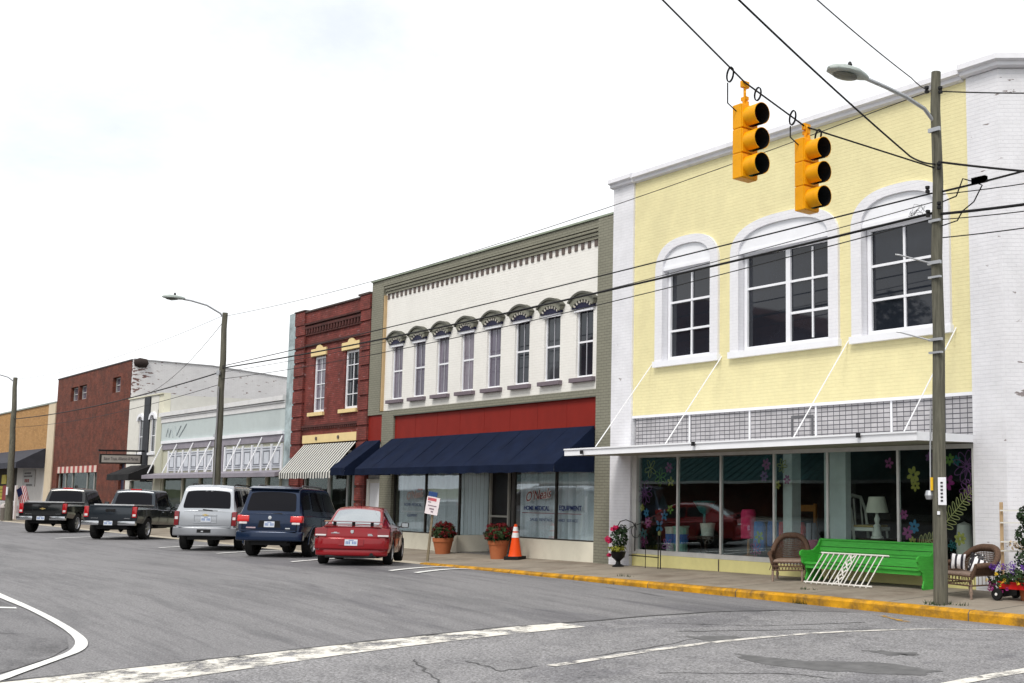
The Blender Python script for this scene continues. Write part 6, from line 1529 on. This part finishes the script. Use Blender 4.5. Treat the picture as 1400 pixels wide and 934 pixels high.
def pickup(label, paint, x, y, th, s, kind):
    t = thing('pickup_truck', label, 'pickup truck', group='pickup trucks parked at the kerb')
    RO, WB, W_ = 1.17, 3.66, 1.0
    st = [(-RO+.02, .93, .62, 1.10, 1.20), (-RO+.06, .965, .58, 1.12, 1.235), (-.5, .985, .52, 1.14, 1.235), (.9, .985, .48, 1.15, 1.235), (1.05, .985, .48, 1.12, 1.18), (3.0, .985, .45, 1.10, 1.16), (WB, .98, .5, 1.06, 1.14), (WB+.6, .95, .5, 1.02, 1.10), (WB+.92, .86, .55, .95, 1.0)]
    b = loft(st).build('body', paint, t, world=False, smooth=35)
    cut(b, [(0, .40, .47, .60, 1.2), (0, .40, .47, -1.2, -.60), (WB, .40, .47, .60, 1.2), (WB, .40, .47, -1.2, -.60)], (-.80, .80, -RO+.10, .92, .80, 1.6))
    MB().box(-.80, .80, -RO+.10, .92, .78, .81).build('load_bed', PLASB, t, world=False)
    m = MB(); m.box(-.62, .80, -RO+.06, .95, 1.235, 1.285); m.build('bed_cover', pmat('bed_cover_sky_glint', (.55,.56,.58), .25, spec=.6) if 'bed_cover_sky_glint' not in MATS else MATS['bed_cover_sky_glint'], t, world=False)  # pale grey raised strip stands in for sky reflected along the bed
    tg = MB().box(-.76, .76, -RO-.005, -RO+.05, .66, 1.24).build('tailgate', paint, t, world=False, bevel=.02, smooth=40)
    m = MB(); m.box(-.74, .74, -RO-.018, -RO-.004, 1.17, 1.225); q = m.build('tailgate_spoiler', PLASB if kind == 'a' else paint, t, world=False); q.parent = tg
    m = MB(); m.box(-.17, .17, -RO-.02, -RO-.006, 1.02, 1.10); q = m.build('tailgate_handle', PLASB, t, world=False, bevel=.01); q.parent = tg
    if kind == 'a': bowtie(t, -RO-.02, .985, 1.0)
    else:
        text_obj('emblem', 'GMC', .16, pmat('dark_emblem', (.015,.01,.012), .3), t, (-.19, -RO-.008, 1.0), world=False, extrude=.008, width=.36)
    m = MB(); m.box(-.68, -.42, -RO-.012, -RO-.006, .76, .785); m.box(.5, .70, -RO-.012, -RO-.006, .76, .785); m.build('badge', CHROME, t, world=False)
    for sx_ in (-1, 1):
        x0, x1 = (.765, .93) if sx_ > 0 else (-.93, -.765)
        l = MB().box(x0, x1, -RO-.012, -RO+.12, .80, 1.20).build('tail_light', TAILR, t, world=False, bevel=.025, smooth=40)
        q = MB().box(x0+.03, x1-.03, -RO-.016, -RO-.008, .85, .93).build('reversing_lens', TAILW, t, world=False, bevel=.004); q.parent = l
    m = MB(); m.box(-.95, -.33, -RO-.14, -RO+.03, .52, .68); m.box(.33, .95, -RO-.14, -RO+.03, .52, .68); m.box(-.94, .94, -RO-.06, -RO+.02, .54, .66); bp_ = m.build('bumper', CHROME, t, world=False, bevel=.03, smooth=40)
    m = MB(); m.box(-.33, .33, -RO-.135, -RO+.03, .525, .67); m.box(-.9, .9, -RO-.11, -RO+.02, .66, .69); q = m.build('bumper_step', PLASB, t, world=False); q.parent = bp_
    plate(t, -RO-.137, .60)
    cabin(t, [(.98, 1.14, .86), (1.16, 1.79, .745), (1.34, 1.845, .735), (2.30, 1.85, .735), (2.60, 1.80, .72), (3.30, 1.13, .80)], 1.12, .935, paint,
          [('rear_window', CARGLASS, .12, .86, 0, .46, 'top'), ('windscreen', CARGLASS, 4.1, 4.92, 0, .46, 'top'), ('side_window', CARGLASS, .95, 2.28, .645, .93, 'side'), ('side_window', CARGLASS, 2.36, 4.25, .645, .93, 'side')])
    MB().box(-.20, .20, 1.16, 1.22, 1.83, 1.885).build('brake_light', TAILR, t, world=False, bevel=.01)
    for sx_ in (-1, 1):
        mirror_(t, .96*sx_, 2.85, 1.25, PLASB if kind == 'a' else paint, sx_)
        m = MB()
        for y0 in (1.55, 2.45): m.box(*sorted((sx_*.975, sx_*1.0)), y0, y0+.22, 1.0, 1.04)
        m.build('door_handle', paint if kind == 'a' else CHROME, t, world=False)
        m = MB(); m.box(*sorted((sx_*.80, sx_*1.0)), 1.0, 3.1, .42, .50); m.build('side_step', PLASB, t, world=False, bevel=.01)
        m = MB(); m.box(*sorted((sx_*.984, sx_*.990)), 1.10, 1.115, .55, 1.1); m.box(*sorted((sx_*.984, sx_*.990)), 2.12, 2.135, .55, 1.1); m.build('door_gap', BLK, t, world=False)
        wheel(t, sx_*.985, 0, .40, .27, 6); wheel(t, sx_*.985, WB, .40, .27, 6)
        MB().box(*sorted((sx_*.55, sx_*.80)), WB+.88, WB+.95, .75, .95).build('headlight', TAILW, t, world=False, bevel=.02)
    m = MB(); m.tube([(-.7, 0, .40), (.7, 0, .40)], .06, 8); m.lathe([(0, -.16), (.16, 0), (0, .16)], (0, 0, .40), 12, 'x'); m.box(-.55, .55, -.9, 3.4, .38, .56); m.tube([(.55, -RO+.1, .45), (.55, .5, .45)], .04, 8); m.build('underframe', PLASB, t, world=False)  # underframe box enlarged to deepen the shade under the truck
    place(t, x, y, th, s, .95); return t
BLKP = pmat('black_car_paint', (.008,.009,.010), .15, spec=.5, coat=.6, var=.02); GRYP = pmat('charcoal_car_paint', (.032,.040,.050), .22, metal=.5, coat=.6, var=.03)
SILP = pmat('silver_car_paint', (.44,.46,.49), .25, metal=.45, coat=.6, var=.02); SILD = pmat('silver_lower_paint', (.30,.31,.33), .35, metal=.5); BLUP = pmat('navy_car_paint', (.010,.023,.058), .22, metal=.35, coat=.5, var=.03); REDC = pmat('red_car_paint', (.26,.006,.011), .2, metal=.2, coat=.7, var=.03)
pickup('black pickup truck with gold emblem on its tailgate, leftmost parked vehicle', BLKP, -45.35, 9.86, 57, .83, 'a')
pickup('charcoal grey pickup truck with chrome bumper beside the silver SUV', GRYP, -38.35, 10.14, 56, .82, 'b')

def suv(label, paint, lower, x, y, th, s, kind):
    t = thing('suv', label, 'SUV', group='SUVs parked side by side at the kerb')
    RO, WB = 1.10, 2.98
    hgt = 1.93 if kind == 'silver' else 1.92
    st = [(-RO, .90, .62, 1.10, 1.18), (-RO+.05, .945, .56, 1.13, 1.20), (-RO+.25, .975, .50, 1.15, 1.21), (0, .985, .46, 1.15, 1.20), (1.4, .985, .42, 1.13, 1.18), (2.3, .985, .42, 1.10, 1.16), (WB, .975, .46, 1.05, 1.14), (WB+.6, .94, .48, .98, 1.06), (WB+.88, .84, .52, .88, .94)]
    b = loft(st).build('body', paint, t, world=False, smooth=35)
    cut(b, [(0, .39, .46, .60, 1.2), (0, .39, .46, -1.2, -.60), (WB, .39, .46, .60, 1.2), (WB, .39, .46, -1.2, -.60)])
    cabin(t, [(-RO+.02, 1.15, .88), (-RO+.20, hgt-.09, .765), (-RO+.42, hgt, .75), (.6, hgt+.01, .75), (1.75, hgt-.03, .735), (2.75, 1.13, .80)], 1.12, .95, paint,
          [('rear_window', CARGLASS, .16, .86, 0, .475, 'top'), ('windscreen', CARGLASS, 4.08, 4.92, 0, .46, 'top'), ('quarter_window', CARGLASS, .75, 2.35, .645, .90, 'side'), ('side_window', CARGLASS, 2.48, 3.25, .645, .92, 'side'), ('side_window', CARGLASS, 3.33, 4.35, .645, .92, 'side')])
    # tailgate skin
    tg = MB().box(-.80, .80, -RO-.012, -RO+.04, .74, 1.14).build('tailgate', paint, t, world=False, bevel=.015, smooth=40)
    bp_ = bumper_(t, 'bumper', lower, .985, -RO-.12, .14, .44, .70, .22, .045)
    if kind == 'silver':
        m = MB(); m.box(-.80, .80, -RO-.085, -RO-.02, .695, .725); q = m.build('bumper_top', paint, t, world=False, bevel=.01); q.parent = bp_
        m = MB(); m.box(-.2, .22, -RO-.126, -RO-.10, .535, .635); q = m.build('hitch_recess', PLASB, t, world=False); q.parent = bp_
        m = MB(); m.box(-.07, .0, -RO-.134, -RO-.12, .555, .59); q = m.build('hitch', CHROME, t, world=False); q.parent = bp_
        m = MB(); m.box(-.35, .35, -RO-.03, -RO-.01, 1.03, 1.075); m.box(-.35, .35, -RO-.028, -RO-.01, .82, .835); m.box(-.35, -.335, -RO-.024, -RO-.011, .835, 1.03); m.box(.335, .35, -RO-.024, -RO-.011, .835, 1.03); q = m.build('plate_surround', paint, t, world=False, bevel=.005); q.parent = tg
        plate(t, -RO-.02, .93, .02); bowtie(t, -RO-.03, 1.055, .85)
        m = MB(); m.box(-.25, .35, -RO+.005, -RO+.02, 1.165, 1.19); m.obox((.05, -RO-.0, 1.2), (.3, .02, .03), Matrix.Rotation(.1, 3, 'Y')); m.build('wiper', PLASB, t, world=False)
        m = MB(); P = [(.04*math.sin(a*2)*.0+a, -RO+.165, 1.74+.03*abs(math.sin(a*20))) for a in [-.14+.28*i/14 for i in range(15)]]; m.tube(P, .008, 4); m.build('window_sticker', WTRIM, t, world=False)
        for sx_ in (-1, 1):
            l = MB().box(*sorted((sx_*.81, sx_*.955)), -RO-.02, -RO+.13, .74, 1.16).build('tail_light', TAILD, t, world=False, bevel=.02, smooth=40)
            q = MB().box(*sorted((sx_*.84, sx_*.93)), -RO-.024, -RO-.01, .92, 1.0).build('reversing_lens', TAILW, t, world=False, bevel=.004); q.parent = l
    else:
        m = MB(); m.box(-.82, .82, -RO-.09, -RO-.02, .695, .73); q = m.build('bumper_top', paint, t, world=False, bevel=.012); q.parent = bp_
        m = MB(); m.prism([(-.34, .80), (.34, .80), (.30, .99), (-.30, .99)], -RO-.016, -RO-.008, 'y'); q = m.build('plate_recess', BLK, t, world=False); q.parent = tg
        plate(t, -RO-.018, .89); m = MB(); m.lathe([(0, -.012), (.05, -.01), (.055, 0)], (0, -RO-.01, 1.07), 18, 'y'); m.build('emblem', CHROME, t, world=False, smooth=40)
        m = MB(); m.box(-.68, -.40, -RO-.018, -RO-.011, .775, .81); m.build('badge', pmat('pink_chrome', (.5,.38,.42), .3, metal=.6), t, world=False); m = MB(); m.box(.48, .62, -RO-.018, -RO-.011, .77, .80); m.build('badge', CHROME, t, world=False)
        m = MB(); m.tube([(.0, -RO+.02, 1.17), (.28, -RO+.01, 1.19), (.36, -RO+.0, 1.18)], .014, 5); m.build('wiper', PLASB, t, world=False)
        m = MB(); m.prism([(-RO+.22, hgt-.07), (-RO+.10, hgt-.075), (-RO+.09, hgt-.045), (-RO+.42, hgt+.015), (-RO+.42, hgt-.03)], -.74, .74, 'x'); m.build('roof_spoiler', BLUP, t, world=False, bevel=.012)
        for sx_ in (-1, 1):
            l = MB().box(*sorted((sx_*.60, sx_*.965)), -RO-.022, -RO+.16, .94, 1.13).build('tail_light', pmat('bright_tail_lens', (.62,.02,.018), .12, spec=.7) if 'bright_tail_lens' not in MATS else MATS['bright_tail_lens'], t, world=False, bevel=.04, smooth=50, seg=3)
            q = MB().box(*sorted((sx_*.66, sx_*.90)), -RO-.018, -RO+.05, .885, .95).build('reversing_lens', TAILW, t, world=False, bevel=.02); q.parent = l
    m = MB(); m.box(-.815, -.803, -RO-.016, -RO, .74, 1.14); m.box(.803, .815, -RO-.016, -RO, .74, 1.14); m.box(-.8, .8, -RO-.0165, -RO, .733, .742); m.build('tailgate_gap', BLK, t, world=False)
    m = MB(); rzr = hgt+.05
    for sx_ in (-1, 1): m.tube([(sx_*.66, -RO+.55, hgt-.02), (sx_*.66, -RO+.65, rzr), (sx_*.66, 1.2, rzr), (sx_*.66, 1.32, hgt-.02)], .022, 6)
    m.build('roof_rack', PLASB if kind == 'silver' else pmat('grey_rack', (.10,.10,.11), .4), t, world=False, smooth=50)
    MB().box(-.16, .16, -RO+.27, -RO+.32, hgt-.06, hgt-.03).build('brake_light', TAILR, t, world=False)
    for sx_ in (-1, 1):
        mirror_(t, .95*sx_, 2.35, 1.22, paint, sx_)
        m = MB()
        for y0 in (.75, 1.75): m.box(*sorted((sx_*.975, sx_*1.0)), y0, y0+.2, 1.0, 1.035)
        m.build('door_handle', paint, t, world=False)
        m = MB()
        for y0 in (.55, 1.55, 2.55): m.box(*sorted((sx_*.984, sx_*.990)), y0, y0+.012, .5, 1.1)
        m.build('door_gap', BLK, t, world=False)
        m = MB(); m.box(*sorted((sx_*.80, sx_*1.0)), .5, 2.45, .36, .44); m.build('side_step', PLASB, t, world=False, bevel=.01)
        # arch lip
        for yy in (0, WB):
            m = MB(); P = [(sx_*.985, yy+.475*math.cos(a), .39+.475*math.sin(a)) for a in [math.radians(-5+190*i/18) for i in range(19)]]; m.tube(P, .022, 6); m.build('arch_lip', lower, t, world=False, smooth=60)
        wheel(t, sx_*.985, 0, .39, .26, 6 if kind == 'silver' else 5); wheel(t, sx_*.985, WB, .39, .26, 6 if kind == 'silver' else 5)
        MB().box(*sorted((sx_*.55, sx_*.82)), WB+.8, WB+.9, .68, .86).build('headlight', TAILW, t, world=False, bevel=.02)
    m = MB(); m.tube([(-.7, 0, .39), (.7, 0, .39)], .055, 8); m.lathe([(0, -.16), (.15, 0), (0, .16)], (0, 0, .39), 12, 'x'); m.box(-.58, .58, -.9, 3.2, .32, .50); m.box(-.9, .9, .6, 2.4, .40, .50); m.tube([(.5, -RO+.05, .42), (.5, .4, .42)], .04, 8); m.build('underframe', PLASB, t, world=False)  # wide floor box added to the underframe to keep light from beneath
    place(t, x, y, th, s, .90); return t
suv('silver SUV parked between the charcoal pickup and the navy SUV', SILP, SILD, -30.22, 10.13, 57, .83, 'silver')
suv('navy blue SUV with bright red tail lights beside the red sedan', BLUP, BLUP, -26.48, 10.37, 50, .82, 'blue')

def sedan(label, paint, x, y, th, s):
    t = thing('sedan_car', label, 'car')
    RO, WB = 1.06, 2.77
    st = [(-RO, .70, .42, .76, .84), (-RO+.03, .80, .36, .80, .93), (-RO+.12, .865, .30, .86, 1.01), (-RO+.30, .895, .27, .89, 1.03), (-.45, .91, .25, .91, 1.01), (0, .915, .24, .92, .985), (1.4, .91, .22, .90, .96), (2.3, .905, .22, .86, .95), (2.8, .89, .24, .80, .90), (3.3, .85, .27, .72, .80), (3.68, .66, .34, .60, .64)]
    b = loft(st).build('body', paint, t, world=False, smooth=40)
    cut(b, [(0, .335, .40, .55, 1.2), (0, .335, .40, -1.2, -.55), (WB, .335, .40, .55, 1.2), (WB, .335, .40, -1.2, -.55)])
    cabin(t, [(-.66, .99, .70), (.10, 1.40, .60), (.45, 1.465, .575), (1.0, 1.475, .575), (1.35, 1.44, .57), (2.30, .95, .70)], .93, .84, paint,
          [('rear_window', SKYG, .10, .93, 0, .48, 'top'), ('windscreen', CARGLASS, 4.06, 4.94, 0, .47, 'top'), ('side_window', CARGLASS, 1.0, 2.55, .645, .90, 'side'), ('side_window', CARGLASS, 2.63, 4.3, .645, .92, 'side')], crown=.04)
    bp_ = bumper_(t, 'bumper', paint, .90, -RO-.10, .20, .40, .70, .10, .045)
    bumper_(t, 'lower_bumper', paint, .87, -RO-.065, .20, .24, .43, .12, .05, bp_)
    m = MB(); m.box(-.30, .30, -RO-.108, -RO-.09, .50, .66); q = m.build('plate_recess', paint, t, world=False, bevel=.006); q.parent = bp_
    m = MB(); m.box(-.6, .6, -RO-.03, -RO+.2, .19, .26); q = m.build('lower_valance', PLASB, t, world=False, bevel=.02); q.parent = bp_
    plate(t, -RO-.109, .58)
    bt_ = curved_panel(t, 'boot_lid', paint, -.63, .63, lambda x: (.70, .975-.02*abs(x)), .90, -RO-.052, .09, .12)
    m = MB(); m.prism([(-RO-.03, .955), (-RO-.04, .975), (-RO+.25, 1.025), (-RO+.25, 1.0)], -.68, .68, 'x'); q = m.build('boot_lip', paint, t, world=False, bevel=.005); q.parent = bt_
    m = MB(); m.prism([(-RO+.02, 1.085), (-RO+.0, 1.097), (-RO+.20, 1.115), (-RO+.20, 1.10)], -.70, .70, 'x'); spo = m.build('spoiler', paint, t, world=False, bevel=.004)
    m = MB()
    for xx in (-.45, 0, .45): m.box(xx-.035, xx+.035, -RO+.08, -RO+.16, .99, 1.098)
    q = m.build('spoiler_post', BLK, t, world=False); q.parent = spo
    m = MB(); m.prism([(-.035, .89), (.035, .89), (.035, .83), (0, .80), (-.035, .83)], -RO-.055, -RO-.03, 'y'); m.build('emblem', CHROME, t, world=False)
    m = MB(); m.box(-.50, -.30, -RO-.042, -RO-.0, .80, .815); m.box(-.44, -.36, -RO-.042, -RO-.0, .8155, .835); m.box(.38, .50, -RO-.042, -RO-.0, .75, .77); m.box(.38, .48, -RO-.042, -RO-.0, .78, .80); m.build('badge', CHROME, t, world=False)
    for sx_ in (-1, 1):
        l = curved_panel(t, 'tail_light', TAILD, sx_*.60, sx_*.905, lambda x: (.715, .955-.10*(abs(x)-.6)), .90, -RO-.062, .09, .16, .02)
        q = curved_panel(t, 'reversing_lens', TAILW, sx_*.62, sx_*.88, lambda x: (.735, .775), .90, -RO-.072, .09, .05, .006); q.parent = l
        mirror_(t, .90*sx_, 1.82, 1.02, PLASB, sx_)
        m = MB()
        for y0 in (.45, 1.4): m.box(*sorted((sx_*.905, sx_*.93)), y0, y0+.18, .80, .83)
        m.build('door_handle', paint, t, world=False)
        m = MB()
        for y0 in (.42, 1.38, 2.25): m.box(*sorted((sx_*.908, sx_*.918)), y0, y0+.012, .32, .88)
        m.build('door_gap', BLK, t, world=False)
        wheel(t, sx_*.91, 0, .335, .22, 7); wheel(t, sx_*.91, WB, .335, .22, 7)
        MB().box(*sorted((sx_*.45, sx_*.75)), 3.5, 3.66, .5, .62).build('headlight', TAILW, t, world=False, bevel=.02)
    MB().tube([(0, .35, 1.46), (0, .22, 1.62)], .006, 5).build('aerial', PLASB, t, world=False)
    m = MB(); m.box(-.66, .66, -.9, 3.1, .19, .30); m.tube([(.5, -RO-.06, .28), (.5, .3, .28)], .045, 8); m.build('underframe', PLASB, t, world=False)  # low floor box sized to darken the ground below the car
    place(t, x, y, th, s); return t
sedan('shiny dark red sedan with boot spoiler parked nearest the leaning sign', REDC, -22.79, 10.48, 58, .80)

# ================================================================== the other side of the street (seen mirrored in the windows)
ob = thing('opposite_store', 'dark brick gabled store across the street behind the viewer', 'building', (-48, -10, 0))
m = MB(); m.box(-62, -35.5, -22, -9.5, 0, 8.8); m.prism([(-62.2, 8.8), (-35.3, 8.8), (-46, 12.2), (-54, 12.2)], -21.5, -9.4, 'y'); m.build('wall', BRK2, ob)
m = MB(); m.prism([(-9.5, 3.6), (-6.9, 2.15), (-6.9, 2.05), (-9.5, 3.45)], -62, -24, 'x'); ma_ = m.build('metal_awning', pmat('teal_metal', (.030,.085,.085), .5, var=.3), ob)
m = MB(); x = -61.8
while x < -24.2: m.tube([(x, -9.5, 3.62), (x, -6.9, 2.17)], .03, 4); x += .62
m.build('standing_seams', pmat('dark_teal_metal', (.018,.05,.05), .5), ma_)
MB().box(-62, -24, -6.9, -6.86, 2.0, 2.13).build('gutter', pmat('pale_gutter', (.35,.36,.34), .5), ma_)
m = MB()
for k in range(7): m.box(-60+3.4*k, -58.4+3.4*k, -9.6, -9.46, 5.0, 7.4)
m.build('window', DGLASS, ob)
ol = thing('opposite_low_shop', 'low shop across the street behind the viewer', 'building', (-29, -10, 0))
m = MB(); m.box(-35.7, -20, -22, -9.6, 0, 4.2); m.build('wall', CRM, ol)
MB().box(-35, -21, -9.62, -9.55, .6, 2.3).build('shop_window', DGLASS, ol)
t = thing('street_tree', 'broad leafy tree across the street behind the viewer', 'tree', (-31, -7.6, 0))
MB().tube([(-31, -7.6, -.1), (-30.9, -7.5, 2), (-31.1, -7.6, 4.5), (-31, -7.5, 7.5)], [.28, .22, .17, .06], 10).build('trunk', WOODP, t, smooth=50)
m = MB()
for k in range(26):
    a = random.uniform(0, 6.28); r = random.uniform(.2, 2.3); z = random.uniform(4.2, 10.0)
    cloud(m, (-31+r*math.cos(a), -7.6+r*math.sin(a), z), (1.0, 1.0, .75), 130, .17, 300+k)
m.build('crown', DLEAF, t, fix=False)
m = MB(); m.box(-160, 60, -9.4, -6.0, -.3, .13+.30*0+.2); structure(m.build('opposite_pavement', CONC), 'concrete pavement across the street behind the viewer', 'pavement')

# ------------------------------------------------------------------ put the origin of single-mesh things at their base
for o in list(bpy.data.objects):
    if o.type == 'MESH' and o.parent is None and o.get('kind') != 'structure' and o.rotation_euler[:] == (0, 0, 0):
        vs = [v.co for v in o.data.vertices]
        c = Vector(((min(v.x for v in vs)+max(v.x for v in vs))/2, (min(v.y for v in vs)+max(v.y for v in vs))/2, min(v.z for v in vs)))
        if c.length > .01:
            o.data.transform(Matrix.Translation(-c)); o.location = o.location+c
            for ch in [x for x in bpy.data.objects if x.parent == o]: ch.location = ch.location-c
bpy.context.view_layer.update()
